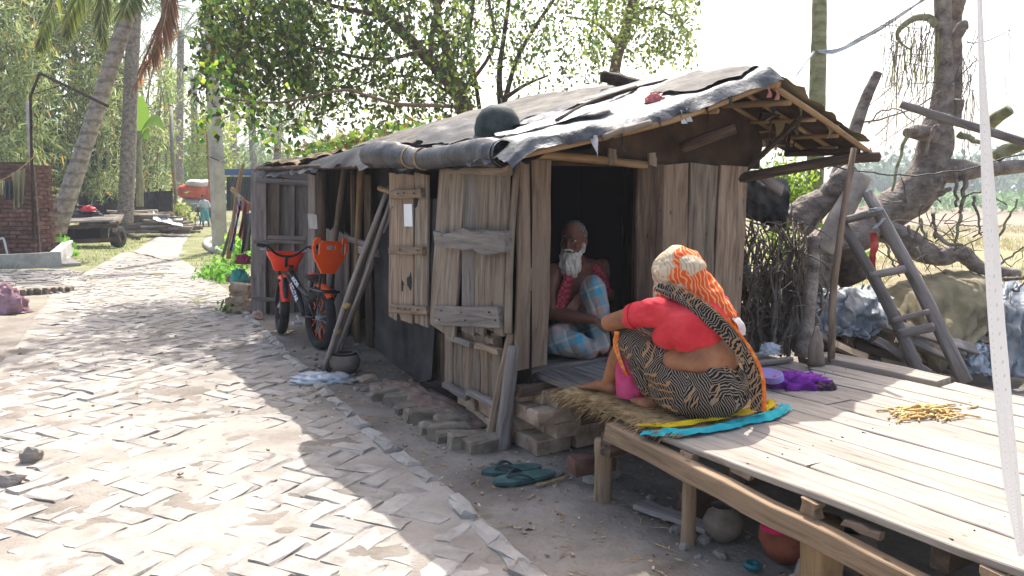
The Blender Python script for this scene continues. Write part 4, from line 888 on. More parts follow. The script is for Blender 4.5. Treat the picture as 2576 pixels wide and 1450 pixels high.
for c, r in (((.30, 1.20, .835), (.172, .122, .155)), ((.30, 1.13, .92), (.186, .095, .078)), ((.22, 1.10, .82), (.10, .09, .11)), ((.38, 1.08, .82), (.10, .09, .11)), ((.30, 1.18, .88), (.178, .12, .11)), ((.22, 1.15, .87), (.11, .11, .10))): b.ell(HU(*c), r, RU, 20, 14)
limb(b, [HU(.135, 1.095, .925), HU(.115, 1.01, .902), HU(.10, .955, .887)], [.071, .065, .06]); limb(b, [HU(.48, 1.13, .92), HU(.51, 1.05, .875), HU(.53, .99, .84)], [.07, .066, .06])
o = remesh('blouse', b, BLOU, wo, 0.006, 3, fold(0.011, (11, 11, 19), 3.3)); cut(o, HU(.2, 1.16, .752), Vector((0, 0, -1)) + U * 0.15 + V * 0.1); cut(o, HU(.105, .972, .89), -V * 1 - U * .1 - Z * .3) if False else None
def sari_mat():
    t = NT('patterned_sari'); co = t.coord((1, 1, 1), False)
    def wave(rot, sc_, dist, ds):
        m_ = t.coord((1, 1, 1), False, rot=rot); q = t.n('TexWave', i_Scale=sc_, i_Distortion=dist, i_Detail=1.5); q.inputs['Detail Scale'].default_value = ds; t.l(m_, q.inputs['Vector']); return q.outputs['Fac']
    w1 = wave((0.3, 0.5, 0.2), 31, 7, 0.7); w2 = wave((0.2, -0.9, 0.9), 30, 8, 0.8); w3 = wave((1.2, 0.2, -0.6), 12, 6, 0.8)
    vo = t.n('TexVoronoi', i_Scale=11.0); t.l(t.coord((1, 1, .55), False, rot=(0, .5, .3)), vo.inputs['Vector']); sel = t.math('GREATER_THAN', t.n('SeparateColor', i_0=vo.outputs['Color']).outputs[0], 0.5)
    w = t.mix(sel, w1, w2); line = t.ramp(w, [(0, 0, 0, 1), (1, 1, 1, 1)], pos=[0.66, 0.76])
    c = t.mix(line, srgb('261c18'), srgb('887c6d')); tan = t.math('MULTIPLY', t.ramp(w3, [(0, 0, 0, 1), (1, 1, 1, 1)], pos=[0.82, 0.88]), t.math('GREATER_THAN', t.n('SeparateColor', i_0=vo.outputs['Color']).outputs[1], 0.55))
    c = t.mix(tan, c, srgb('a27850')); return t.done(c, 0.9, t.noise(co, 250, 2), 0.3, 0.002, 0.1)
SARI = sari_mat()
b = MB()
for c, r in (((.30, 1.255, .555), (.205, .17, .135)), ((.31, 1.25, .645), (.178, .138, .085)), ((.24, 1.12, .54), (.13, .16, .10)), ((.42, 1.08, .53), (.2, .18, .09)), ((.185, 1.0, .59), (.075, .11, .10)), ((.30, 1.20, .49), (.19, .18, .055))): b.ell(HU(*c), r, RU, 20, 14)
limb(b, [HU(.22, 1.22, .57), HU(.185, 1.03, .675), HU(.165, .855, .755)], [.12, .105, .083]); limb(b, [HU(.175, .89, .755), HU(.20, .90, .63)], [.075, .075])
limb(b, [HU(.40, 1.2, .54), HU(.52, 1.05, .53), HU(.61, .95, .515)], [.12, .10, .08]); limb(b, [HU(.32, 1.1, .6), HU(.35, .9, .72)], [.11, .08]); limb(b, [HU(.46, 1.05, .6), HU(.46, .92, .7)], [.11, .09])
o = remesh('skirt', b, SARI, wo, 0.009, 5, fold(0.013, (9, 9, 5), 1.3)); cut(o, HU(.3, 1.3, DZ + .012), -Z); cut(o, HU(.30, 1.30, .685), Z + V * .12 + (U * 0)) if False else skirt_top(o)
PET = cloth('pink_petticoat', ['8e2245', 'b03560', 'c44f74'], 0.9, 5); b = MB(); limb(b, [HU(.185, .87, .70), HU(.19, .835, .60), HU(.20, .86, .49)], [.062, .072, .09]); b.ell(HU(.24, .90, .50), (.11, .07, .06), RU)
o = remesh('petticoat', b, PET, wo, 0.008, 4, fold(0.012, (16, 16, 3), 7)); cut(o, HU(.2, .8, DZ + .03), -Z)
ORNG = cloth('orange_border', ['c4551a', 'd9722c', 'd8b06a'], 0.9, 30)
def ribbon(name, pts, wid, sides, mat, par, n=40, m=4, amp=0.004, seed=1.0, thick=0.006):
    """a strip of cloth with a little thickness following a path; sides = the direction across it"""
    C_ = curve(pts, n); S_ = curve(sides, n); wl = lerpl(wid if isinstance(wid, list) else [wid, wid], n); mb = MB()
    def face(sg): 
        def fn(s, t):
            i = round(s * n); sd = S_[i].normalized(); d_ = (C_[min(i + 1, n)] - C_[max(i - 1, 0)]).normalized(); nn = d_.cross(sd).normalized(); a = t - .5
            return C_[i] + sd * (a * wl[i]) + nn * (sg * thick * (1 - (2 * a) ** 4) + amp * math.sin(t * 9 + s * 5) + amp * fbm(s * 9, t * 4, 1, seed))
        return fn
    mb.grid(face(1), n, m); mb.grid(face(-1), n, m); return mb.build(name, mat, par, smooth=True)
ribbon('sari_border', [HU(.08, .86, .80), HU(.085, .845, .74), HU(.10, .855, .66), HU(.135, .88, .58), HU(.17, .92, .54)], .035, [V, V, V * 1 - Z * .4, V - Z * .6, V - Z], ORNG, wo)
# pallu across the back and down the right side
DARKP = SARI
ribbon('pallu', [HU(.16, 1.05, 1.03), HU(.20, 1.18, 1.0), HU(.255, 1.30, .915), HU(.325, 1.365, .825), HU(.395, 1.395, .73), HU(.44, 1.415, .62), HU(.455, 1.42, .485)], [.05, .08, .09, .09, .085, .08, .08], [U + Z, U * .7 + Z * .8, U * .75 + Z * .65, U * .75 + Z * .65, U * .9 + Z * .45, U + Z * .2, U], SARI, wo, amp=.009, seed=4, m=10, thick=.016)
ribbon('pallu_border', [HU(.18, 1.08, 1.045), HU(.225, 1.20, 1.02), HU(.285, 1.318, .935), HU(.35, 1.383, .845), HU(.415, 1.415, .745), HU(.455, 1.44, .63), HU(.465, 1.445, .48)], [.010, .012, .013, .015, .018, .024, .026], [U + Z, U + Z, U + Z, U + Z * .7, U + Z * .4, U, U], ORNG, wo, amp=.003, thick=.004)
def veil_mat():
    t = NT('orange_veil'); co = t.coord((1, 1, 1), False); n1 = t.noise(co, 10, 2, .4)
    q = t.n('TexWave', i_Scale=16.0, i_Distortion=9.0, i_Detail=1.0); t.l(t.coord((1, 1, 1), False, rot=(.5, .3, 0)), q.inputs['Vector']); st = t.ramp(q.outputs['Fac'], [(0, 0, 0, 1), (1, 1, 1, 1)], pos=[.7, .8])
    sp_ = t.n('SeparateXYZ'); t.l(co, sp_.inputs[0]); c0_ = HU(.31, 1.06, 1.06); dv_ = U * .55 + V * .75; gr_ = t.math('ADD', t.math('ADD', t.math('MULTIPLY', t.math('SUBTRACT', sp_.outputs[0], c0_.x), dv_.x), t.math('MULTIPLY', t.math('SUBTRACT', sp_.outputs[1], c0_.y), dv_.y)), t.math('MULTIPLY', t.math('SUBTRACT', sp_.outputs[2], c0_.z), -.25)); n1 = t.math('ADD', n1, t.math('MULTIPLY', gr_, 1.0))
    patch = t.ramp(n1, [(0, 0, 0, 1), (1, 1, 1, 1)], pos=[.455, .49]); base = t.mix(t.math('MULTIPLY', st, .5), srgb('c8b79a'), srgb('8d7660')); org = t.mix(t.math('MULTIPLY', st, .7), srgb('d4561f'), srgb('dfae82'))
    return t.done(t.mix(patch, base, org), .9, t.noise(co, 250, 2), .25, .002, .15)
VEIL = veil_mat(); b = MB()
for c, r in (((.31, 1.04, 1.09), (.118, .138, .130)), ((.32, 1.11, 1.02), (.105, .09, .085)), ((.31, 1.0, 1.0), (.11, .10, .075))): b.ell(HU(*c), r, RU, 20, 14)
limb(b, [HU(.33, 1.12, 1.03), HU(.36, 1.20, .965), HU(.40, 1.26, .90), HU(.425, 1.29, .84)], [.095, .072, .052, .03])
o = remesh('veil', b, VEIL, wo, 0.007, 5, fold(0.016, (8, 8, 12), 5.5)); cut(o, HU(.31, .945, 1.05), -V * 1.0 - Z * .15)
WHT = cloth('white_end', ['c9b9b0', 'd8cdc6'], .9, 20); ribbon('veil_end', [HU(.405, 1.31, .90), HU(.42, 1.335, .865), HU(.43, 1.335, .82)], [.05, .05, .035], [U, U, U], WHT, wo, n=12, amp=.002, thick=.002)

HEM = cloth('blouse_hem', ['9c1f28', 'b02c34']); c_ = HU(.102, .962, .889); ax_ = (HU(.135, 1.095, .925) - HU(.10, .955, .887)).normalized(); s1_ = ax_.cross(Z).normalized(); s2_ = ax_.cross(s1_)
MB().tube([c_ + (s1_ * math.cos(a) + s2_ * math.sin(a)) * .0605 for a in np.linspace(0, 6.283, 25)], .0035, 6).build('sleeve_hem', HEM, wo, smooth=True)
# ---- the old man sitting in the doorway
om = empty('person', HU(.72, -.3, DZ), 'bare-chested person with white beard sitting in the doorway, checked lungi, red scarf', 'person')
b = MB()
for c, r in (((.76, -.42, .53), (.16, .13, .11)), ((.755, -.40, .68), (.15, .11, .15)), ((.76, -.365, .87), (.18, .11, .155)), ((.765, -.35, .965), (.215, .085, .07))): b.ell(HU(*c), r, RU, 16, 12)
hc = HU(.665, -.275, 1.155); hf = Vector((-.42, -.9, -.08)).normalized(); hz = (Z - hf * Z.dot(hf)).normalized(); hl = hz.cross(hf); HR = Matrix((hf, hl, hz)).transposed()
def hp(f, l, u_): return hc + hf * f + hl * l + hz * u_
limb(b, [HU(.735, -.34, .99), HU(.70, -.31, 1.07)], [.062, .055])
b.ell(hp(-.012, 0, .03), (.098, .078, .095), HR, 18, 14); b.ell(hp(.02, 0, -.035), (.066, .062, .075), HR, 14, 10); b.ell(hp(.075, 0, .028), (.022, .055, .014), HR); b.ell(hp(.092, 0, -.012), (.018, .014, .03), HR); b.ell(hp(.104, 0, -.026), (.013, .017, .012), HR)
for s_ in (-1, 1): b.ell(hp(.055, s_ * .042, -.018), (.025, .022, .02), HR); b.ell(hp(-.015, s_ * .08, -.005), (.022, .01, .032), HR); b.ell(hp(.068, s_ * .032, .033), (.02, .022, .009), HR)
limb(b, [HU(.965, -.355, .965), HU(1.03, -.345, .87), HU(1.06, -.31, .775)], [.058, .048, .04]); limb(b, [HU(1.06, -.31, .775), HU(.85, -.24, .79), HU(.66, -.19, .81)], [.042, .037, .026]); hand(b, HU(.66, -.19, .81), -U * .8 + V * .35 - Z * .6, V + Z * .3, .18, .5)
limb(b, [HU(.56, -.34, .955), HU(.50, -.30, .83), HU(.475, -.23, .705)], [.058, .048, .04]); limb(b, [HU(.475, -.23, .705), HU(.56, -.12, .70), HU(.645, -.035, .68)], [.042, .037, .027]); hand(b, HU(.645, -.035, .68), U * .85 + V * .3 - Z * .35, Z * .8 + V * .6, .18, .6, -1)
limb(b, [HU(.84, -.36, .53), HU(.77, -.23, .72), HU(.70, -.12, .875)], [.09, .075, .055]); limb(b, [HU(.70, -.12, .875), HU(.74, -.08, .68), HU(.775, -.06, .50)], [.052, .046, .03]); foot(b, HU(.79, -.10, DZ + .005), HU(.75, .13, DZ + .005))
limb(b, [HU(.68, -.36, .53), HU(.54, -.22, .55), HU(.42, -.11, .56)], [.09, .075, .06]); limb(b, [HU(.42, -.11, .56), HU(.55, -.06, .51), HU(.68, -.04, .48)], [.05, .044, .03]); foot(b, HU(.68, -.07, DZ + .008), HU(.88, -.03, DZ + .005))
body = remesh('body', b, SKM, om, 0.0055, 4)
EYE = M('eye_white', ['b5aca0', 'c4bcb0'], 9, vary=0, bump=0, rough=.3); PUP = M('pupil', ['0a0706', '140e0c'], 9, vary=0, bump=0, rough=.2)
for s_ in (-1, 1):
    e = MB().ell(hp(.072, s_ * .033, .012), (.009, .016, .0065), HR).build('eye', EYE, om, smooth=True); MB().ell(hp(.080, s_ * .031, .012), (.004, .006, .0058), HR).build('pupil', PUP, e, smooth=True)
MB().ell(hp(.086, 0, -.058), (.008, .02, .005), HR).build('mouth', M('lips', ['3d211c', '4d2b24'], 9, vary=0, bump=0), om, smooth=True)
BRD = M('white_hair', ['a39a8b', 'c6bfb1', 'ddd8cc'], 30, (1, 1, .25), vary=0, bump=.8, bscale=120, rough=.95); GRYH = M('grey_hair', ['3b3431', '6d6662', '8d8883'], 60, vary=0, bump=.5, bscale=150)
b = MB(); b.ell(hp(.060, 0, -.105), (.050, .070, .058), HR); b.ell(hp(.070, 0, -.150), (.045, .072, .062), HR); b.ell(hp(.072, 0, -.185), (.036, .055, .045), HR); b.ell(hp(.04, 0, -.08), (.05, .066, .03), HR)
for s_ in (-1, 1): limb(b, [hp(.0, s_ * .069, -.02), hp(.018, s_ * .066, -.06), hp(.045, s_ * .05, -.09)], [.009, .014, .022], 8)
remesh('beard', b, BRD, om, .005, 3, fold(.016, (60, 60, 10), 2)); 
b = MB(); limb(b, [hp(.093, -.034, -.05), hp(.102, -.015, -.042), hp(.104, 0, -.041), hp(.102, .015, -.042), hp(.093, .034, -.05)], [.006, .009, .009, .009, .006], 8); remesh('moustache', b, BRD, om, .004, 2)
for s_ in (-1, 1): MB().tube(curve([hp(.082, s_ * .014, .034), hp(.084, s_ * .034, .041), hp(.07, s_ * .054, .034)], 6), [.002, .0045, .005, .005, .004, .003, .002], 6).build('eyebrow', GRYH, om, smooth=True)
b = MB(); b.ell(hp(-.022, 0, .032), (.096, .0825, .097), HR, 20, 14); o = remesh('hair', b, GRYH, om, .006, 2, fold(.004, (60, 60, 60), 3)); cut(o, hp(.02, 0, .05), hf * 1.0 - hz * .55); cut(o, hp(-.02, 0, -.03), -hz)
def plaid():
    t = NT('checked_lungi'); co = t.coord((1, 1, 1), False, rot=(.2, .35, .3)); sp = t.n('SeparateXYZ'); t.l(co, sp.inputs[0])
    def bands(ch, f, cols, ph=0.0):
        fr = t.math('FRACT', t.math('ADD', t.math('MULTIPLY', sp.outputs[ch], f), ph)); q = t.n('ValToRGB'); q.color_ramp.interpolation = 'CONSTANT'; e = q.color_ramp.elements
        while len(e) < len(cols): e.new(.5)
        for i, (p_, c_) in enumerate(cols): e[i].position = p_; e[i].color = srgb(c_)
        t.l(fr, q.inputs[0]); return q.outputs[0]
    a = bands(2, 4.2, [(0, '8f8a85'), (.28, '3590a5'), (.46, 'a8a29c'), (.52, '3a9096'), (.6, '8d8680'), (.8, 'c48a70'), (.93, 'a8a29c')]); b_ = bands(0, 5.2, [(0, 'a39d97'), (.3, 'bfb9b2'), (.36, '86807a'), (.6, '4a9ab5'), (.75, 'a6a09a'), (.9, '787370')], .2)
    return t.done(t.mix(.5, a, b_), .95, t.noise(co, 250, 2), .3, .002, .1)
LUN = plaid(); b = MB()
limb(b, [HU(.84, -.36, .54), HU(.77, -.23, .73), HU(.70, -.115, .872)], [.105, .095, .078]); limb(b, [HU(.70, -.115, .872), HU(.725, -.095, .73), HU(.735, -.08, .60), HU(.72, -.03, .50)], [.078, .08, .07, .05])
limb(b, [HU(.68, -.36, .53), HU(.54, -.22, .55), HU(.42, -.12, .56)], [.12, .10, .085]); limb(b, [HU(.42, -.12, .56), HU(.52, -.06, .53), HU(.62, -.04, .50)], [.085, .08, .065]); b.ell(HU(.76, -.42, .53), (.175, .145, .10), RU); b.ell(HU(.60, -.22, .50), (.14, .12, .07), RU)
o = remesh('lungi', b, LUN, om, .007, 5, fold(.014, (13, 13, 6), 4.5)); cut(o, HU(.7, 0, DZ + .004), -Z)
def gam():
    t = NT('red_checked_scarf'); co = t.coord((1, 1, 1), False); ck = t.n('TexChecker', i_Scale=55.0); t.l(co, ck.inputs[0]); c = t.mix(ck.outputs['Fac'], srgb('8e1f2e'), srgb('a8505a')); return t.done(c, .9, spec=.1)
GAM = gam()
ribbon('scarf', [HU(.52, -.20, .72), HU(.56, -.22, .84), HU(.62, -.245, .96), HU(.66, -.36, 1.03), HU(.74, -.44, 1.04), HU(.82, -.37, 1.03), HU(.85, -.265, .97), HU(.885, -.235, .87), HU(.92, -.24, .80)], [.10, .09, .08, .07, .07, .07, .08, .085, .07], [U, U, U, V * .5 + Z * .6 + U * .4, Z, V * -.5 + Z * .6 - U * .4, -U, -U, -U], GAM, om, amp=.006, m=8, seed=2, thick=.01)
# ------------------------------------------------------------------ child's bicycle leaning in the bay
rc, fc = gp(803, 880), gp(718, 845); rc.z = gz(rc); fc.z = gz(fc); WB = 0.92
BK = frame(rc, (fc - rc), up=Z + U * 0.07) @ Matrix.Scale(1.06, 4)
bike = empty('bicycle', rc, "child's black and orange bicycle with high orange backrest leaning in the bay", 'bicycle')
ORA = plastic('orange_plastic', ['e8480a', 'f25c10'], .35, bump=0); ORR = plastic('orange_red_plastic', ['e8340f', 'f24218'], .35, bump=0); ORD = plastic('darker_orange', ['c7520f', 'd8600f'], .4, bump=0)
PAINT = plastic('black_paint', ['121214', '1b1b1e'], .3, bump=0); CHROME = STEEL; WHT_P = M('white_print', ['cfd0d2', 'dcdcde'], 5, vary=0, bump=0)
def lp(x, y, z): return Vector((x, y, z))
def tb(name, par, pts, r, mat, n=10, seg=12, W=BK): 
    P_ = curve(pts, seg) if len(pts) > 2 else pts
    return MB().tube(P_, lerpl(r if isinstance(r, list) else [r, r], len(P_) - 1), n).build(name, mat, par, W, True)
def wheel(cx, Rw, rt, Wm):
    w_ = bpy.data.objects.new('wheel', None); COL.objects.link(w_); setpar(w_, bike, Wm @ Matrix.Translation((cx, 0, Rw)))
    Wl = Wm @ Matrix.Translation((cx, 0, Rw)) @ Matrix.Rotation(math.pi / 2, 4, 'X')
    mb = MB(); n, k = 40, 10; vs = []
    for i in range(n):
        a = 2 * math.pi * i / n
        for j in range(k):
            b_ = 2 * math.pi * j / k; kn = 0.004 if (i + j) % 2 and abs(b_) < 1.3 or b_ > 5 and (i + j) % 2 else 0; r = Rw - rt + (rt + kn) * math.cos(b_); vs.append((r * math.cos(a), r * math.sin(a), (rt + .002) * math.sin(b_)))
    mb.add(vs, [(i * k + j, ((i + 1) % n) * k + j, ((i + 1) % n) * k + (j + 1) % k, i * k + (j + 1) % k) for i in range(n) for j in range(k)]); mb.build('tyre', RUBBER, w_, Wl, True)
    mb = MB(); mb.lathe([(Rw - 2 * rt - .004, -.014), (Rw - 2 * rt + .004, -.014), (Rw - 2 * rt + .004, .014), (Rw - 2 * rt - .004, .014), (Rw - 2 * rt - .004, -.014)], n=40); mb.build('rim', BLACKP, w_, Wl, True)
    sp, cl = MB(), MB()
    for i in range(20):
        a = 2 * math.pi * i / 20 + .1; s_ = 1 if i % 2 else -1; a2 = a + .5 * (1 if (i // 2) % 2 else -1); p0 = Vector((.02 * math.cos(a2), .02 * math.sin(a2), .025 * s_)); p1 = Vector(((Rw - 2 * rt) * math.cos(a), (Rw - 2 * rt) * math.sin(a), .004 * s_)); sp.tube([p0, p1], .0016, 5); cl.tube([p0.lerp(p1, .72), p0.lerp(p1, .97)], .006, 6)
        if i % 3 == 0: cl.tube([p0.lerp(p1, .35), p0.lerp(p1, .5)], .006, 6)
    sp.build('spokes', STEEL, w_, Wl)['kind'] = 'stuff'; cl.build('spoke_clips', ORA, w_, Wl)['kind'] = 'stuff'; MB().tube([(0, 0, -.045), (0, 0, .045)], .02, 12).build('hub', STEEL, w_, Wl, True)
RW = 0.272
wheel(0, RW, .042, BK)
ST = Matrix.Translation((WB, 0, 0)) @ Matrix.Rotation(math.radians(-14), 4, 'Z') @ Matrix.Translation((-WB, 0, 0))
wheel(WB, RW, .042, BK @ ST)
HT, BBk, SE = lp(.735, 0, .60), lp(.36, 0, .25), lp(.20, 0, .58)
fr = tb('frame', bike, [HT - lp(-.02, 0, .03), lp(.56, 0, .44), BBk], [.034, .033, .026], PAINT)
tb('top_tube', bike, [HT + lp(.0, 0, .02), lp(.5, 0, .50), lp(.26, 0, .42)], [.029, .027, .022], PAINT); tb('seat_tube', bike, [BBk, SE], .016, PAINT)
for s_ in (-1, 1): tb('chain_stay', bike, [BBk + lp(0, s_ * .03, 0), lp(0, s_ * .055, RW)], .010, PAINT); tb('seat_stay', bike, [lp(.26, s_ * .02, .42), lp(0, s_ * .055, RW)], .009, PAINT)
tb('head_tube', bike, [lp(.755, 0, .54), lp(.715, 0, .68)], .022, PAINT)
Wf = BK @ ST
fk = tb('fork', bike, [lp(.76, 0, .54), lp(.80, -.0, .52)], .02, PAINT, W=Wf)
for s_ in (-1, 1): tb('fork_leg', fk, [lp(.79, s_ * .05, .53), lp(.86, s_ * .055, .40), lp(WB, s_ * .055, RW)], [.017, .018, .013], PAINT, W=Wf)
# orange front mudguard
def guard(name, cx, cz, r, a0, a1, wd, mat, W, par, dep=.03):
    mb = MB(); mb.grid(lambda s, t: Vector((cx + (r - dep * (2 * t - 1) ** 2 * .8) * math.cos(a0 + (a1 - a0) * s), (t - .5) * wd * (1 - .3 * (2 * s - 1) ** 2), cz + (r - dep * (2 * t - 1) ** 2 * .8) * math.sin(a0 + (a1 - a0) * s))), 18, 8); return mb.build(name, mat, par, W, True)
guard('front_mudguard', WB, RW, .30, 1.0, 2.9, .11, ORR, Wf, bike); guard('front_mudguard_tip', WB, RW, .308, 2.0, 2.8, .07, BLACKP, Wf, bike); guard('rear_mudguard', 0, RW, .305, 1.3, 2.4, .10, ORA, BK, bike)
# handlebar with grips and basket box
hb_ = tb('handlebar', bike, [lp(.64, .23, .86), lp(.69, .17, .85), lp(.71, .09, .78), lp(.71, 0, .76), lp(.71, -.09, .78), lp(.69, -.17, .85), lp(.64, -.23, .86)], .011, PAINT, W=Wf, seg=24)
for s_ in (-1, 1): tb('grip', hb_, [lp(.62, s_ * .27, .865), lp(.66, s_ * .205, .856)], .017, RUBBER, W=Wf); tb('brake_lever', hb_, [lp(.70, s_ * .16, .82), lp(.70, s_ * .24, .82)], .006, STEEL, W=Wf)
tb('stem', bike, [lp(.715, 0, .66), lp(.71, 0, .77)], .014, PAINT, W=Wf)
tb('brake_cable', bike, [lp(.70, .18, .84), lp(.78, .14, .78), lp(.80, .05, .62), lp(.78, 0, .5)], .004, BLACKP, W=Wf)
mb = MB()
for k, (x, wx, wy, z) in enumerate(((.80, .13, .20, .62), (.80, .15, .25, .70), (.81, .18, .32, .76), (.81, .19, .34, .80))):
    for i in range(20): a = 2 * math.pi * i / 20; mb.v.append(Vector((x + wx / 2 * max(-1, min(1, 1.25 * math.cos(a))), wy / 2 * max(-1, min(1, 1.25 * math.sin(a))), z)))
for k in range(3):
    for i in range(20): mb.f.append((k * 20 + i, k * 20 + (i + 1) % 20, (k + 1) * 20 + (i + 1) % 20, (k + 1) * 20 + i))
mb.f.append(tuple(range(20))[::-1]); mb.mi = [0] * len(mb.f); mb.build('basket', ORR, bike, Wf, True)
# saddle, carrier, backrest
mb = MB(); mb.ell((.20, 0, .615), (.12, .07, .03)); mb.ell((.12, 0, .61), (.07, .085, .035)); mb.build('saddle', RUBBER, bike, BK, True); MB().ell((.19, 0, .64), (.07, .045, .012)).build('saddle_pad', ORR, bike, BK, True)
ca = tb('carrier', bike, [lp(.12, .07, .52), lp(-.20, .075, .52), lp(-.22, 0, .52), lp(-.20, -.075, .52), lp(.12, -.07, .52)], .010, PAINT, seg=20)
for x in (-.12, -.04, .05): tb('carrier_bar', ca, [lp(x, -.075, .525), lp(x, .075, .525)], .008, PAINT)
MB().box((-.04, 0, .527), (.26, .12, .01)).build('carrier_plate', BLACKP, ca, BK)
for s_ in (-1, 1): tb('carrier_stay', ca, [lp(-.16, s_ * .075, .52), lp(0, s_ * .065, RW)], .009, PAINT); tb('backrest_bar', bike, [lp(-.08, s_ * .055, .52), lp(-.11, s_ * .055, .66), lp(-.13, s_ * .055, .80)], .011, PAINT)
# backrest plate with three openings, made of a grid with cells left out
def shape(y, z):     # outline of the rest: wide at shoulder height, narrow below
    hw = np.interp(z, [0, .03, .14, .22, .285, .31], [.06, .075, .14, .16, .152, .13]); top = .27 if abs(y) < .055 else .31
    top = .285 if abs(y) < .085 else (.265 if abs(y) < .10 else .31)
    if abs(y) > hw or z > top: return False
    if abs(y) < .04 and .212 < z < .243: return False
    if .098 < abs(y) < .138 and .16 < z < .262: return False
    return True
n_ = 46; st_ = .31 / n_; vs, fs, idx = [], [], {}
def vid(i, j, k):
    if (i, j, k) not in idx: idx[(i, j, k)] = len(vs); y, z = (i - n_ / 2) * st_, j * st_; vs.append((-.145 - .05 * z / .3 - .35 * y * y * 2 * 0 + .5 * y * y + k * .022, y, .67 + z))
    return idx[(i, j, k)]
on = {(i, j) for i in range(-6, n_ + 8) for j in range(n_ + 1) if shape((i + .5 - n_ / 2) * st_, (j + .5) * st_)}
for i, j in on:
    for k in (0, 1): q = [vid(i, j, k), vid(i + 1, j, k), vid(i + 1, j + 1, k), vid(i, j + 1, k)]; fs.append(tuple(q if k == 0 else q[::-1]))
    for (di, dj, a, b_) in ((-1, 0, (i, j), (i, j + 1)), (1, 0, (i + 1, j), (i + 1, j + 1)), (0, -1, (i, j), (i + 1, j)), (0, 1, (i, j + 1), (i + 1, j + 1))):
        if (i + di, j + dj) not in on: fs.append((vid(*a, 0), vid(*b_, 0), vid(*b_, 1), vid(*a, 1)))
mk('backrest', vs, fs, ORA, bike, BK)
# crank and pedals
tb('chain_guard', bike, [lp(.40, -.06, .25), lp(.05, -.065, .27)], [.05, .03], BLACKP); tb('crank', bike, [lp(.36, .07, .25), lp(.24, .08, .20)], .009, STEEL); MB().box((.23, .12, .20), (.08, .08, .022)).build('pedal', CONC, bike, BK)
tb('crank', bike, [lp(.36, -.07, .25), lp(.48, -.08, .30)], .009, STEEL); MB().box((.49, -.12, .30), (.08, .08, .022)).build('pedal', CONC, bike, BK)
def text(name, body, size, W, mat, par, ext=.0015):
    cu = bpy.data.curves.new(name, 'FONT'); cu.body = body; cu.size = size; cu.extrude = ext; cu.align_x = 'CENTER'; cu.align_y = 'CENTER'; cu.offset = size * .03; ob = bpy.data.objects.new(name, cu); COL.objects.link(ob)
    dg = bpy.context.evaluated_depsgraph_get(); me = bpy.data.meshes.new_from_object(ob.evaluated_get(dg)); bpy.data.objects.remove(ob); me.materials.clear(); me.materials.append(mat); o = bpy.data.objects.new(name, me); COL.objects.link(o); return setpar(o, par, W)
def along(a, b, y): a, b = BK @ a, BK @ b; nn = (BK.to_3x3() @ Vector((-.35, 1, .15))); return frame((a + b) / 2 + nn.normalized() * y, b - a, up=nn)
text('lettering', 'NEXTAR', .062, along(lp(.70, 0, .54), lp(.44, 0, .33), .0355), WHT_P, fr); text('lettering', 'AVON', .06, along(lp(.70, 0, .60), lp(.40, 0, .47), .0325), WHT_P, fr)

# ------------------------------------------------------------------ left background
# concrete basin
bas = empty('concrete_basin', at(80, 650, 14.5), 'low concrete water basin at the left beside the brick pillar', 'basin')
bz = gz(Vector((-8, 14, 0))); A_ = gpt(154, 671); B_ = gpt(186, 640); L0 = gpt(-160, 690); dA = (A_ - L0).normalized(); dB = (B_ - A_); dB.z = 0; hB = .30
def slab(name, par, a, b, w, h, mat, z0=0.0): 
    d_ = (b - a); d_.z = 0; return MB().box((0, 0, 0), (d_.length, w, h), j=.004).build(name, mat, par, frame((a + b) / 2 + Z * (z0 + h / 2), d_))
slab('front_wall', bas, L0, A_, .16, hB, CONC, -.02); slab('side_wall', bas, A_ - dB.normalized() * .08 + dA * -.08, A_ + dB - dA * .08, .16, hB + .004, CONC, -.02); slab('back_wall', bas, L0 + dB, A_ + dB - dA * .17, .16, hB - .003, CONC, -.02)
MB().box((0, 0, 0), ((A_ - L0).length, dB.length, .05)).build('basin_floor', CONC, bas, frame((L0 + A_) / 2 + dB / 2 + Z * .03, dA))
# brick pillar building
pil = empty('brick_outhouse', at(60, 560, 15.6), 'unplastered red brick pillar wall at the left edge', 'wall')
pb = [brick_mesh('wall_brick', .235, .11, .075, .006, .006, BRICKR) for _ in range(5)]; ph = [brick_mesh('wall_brick', .11, .11, .075, .006, .006, BRICKR) for _ in range(3)]
c0 = at(94, 634, 16.2); c0.z = gz(c0); dx = Vector((-1, -.03, 0)).normalized(); dy = Vector((.22, 1, 0)).normalized()
MB().box(c0 + dx * .82 + dy * .3 + Z * .95, (1.56, .5, 1.9), Matrix.Rotation(.03, 3, 'Z')).build('core', MORTAR, pil)
for k in range(22):
    z = c0.z + .045 + k * .088; x = .0 if k % 2 else .12
    if k % 2: inst('wall_brick', random.choice(ph), pil, frame(c0 + dx * .06 + Z * (z - c0.z), dx)); x = .12
    else: x = 0
    while x < 1.55:
        inst('wall_brick', random.choice(pb), pil, frame(c0 + dx * (x + .12) + Z * (z - c0.z) - dy * R(-.004, .006), dx)); x += .25
    for i in range(2): inst('wall_brick', random.choice(pb), pil, frame(c0 + dy * (.14 + (.11 if k % 2 else 0) + i * .25) + dx * .045 + Z * (z - c0.z), dy))
tag(MB().box((0, 0, 0), (.9, .04, .05)).build('wall_board', WOODD, pil, frame(c0 + dx * .45 + Z * 1.96 - dy * .05, dx)))
ip = empty('iron_bracket', at(78, 520, 15.4), 'bent rusty iron bracket rising beside the brick pillar', 'bracket')
YI = 15.9
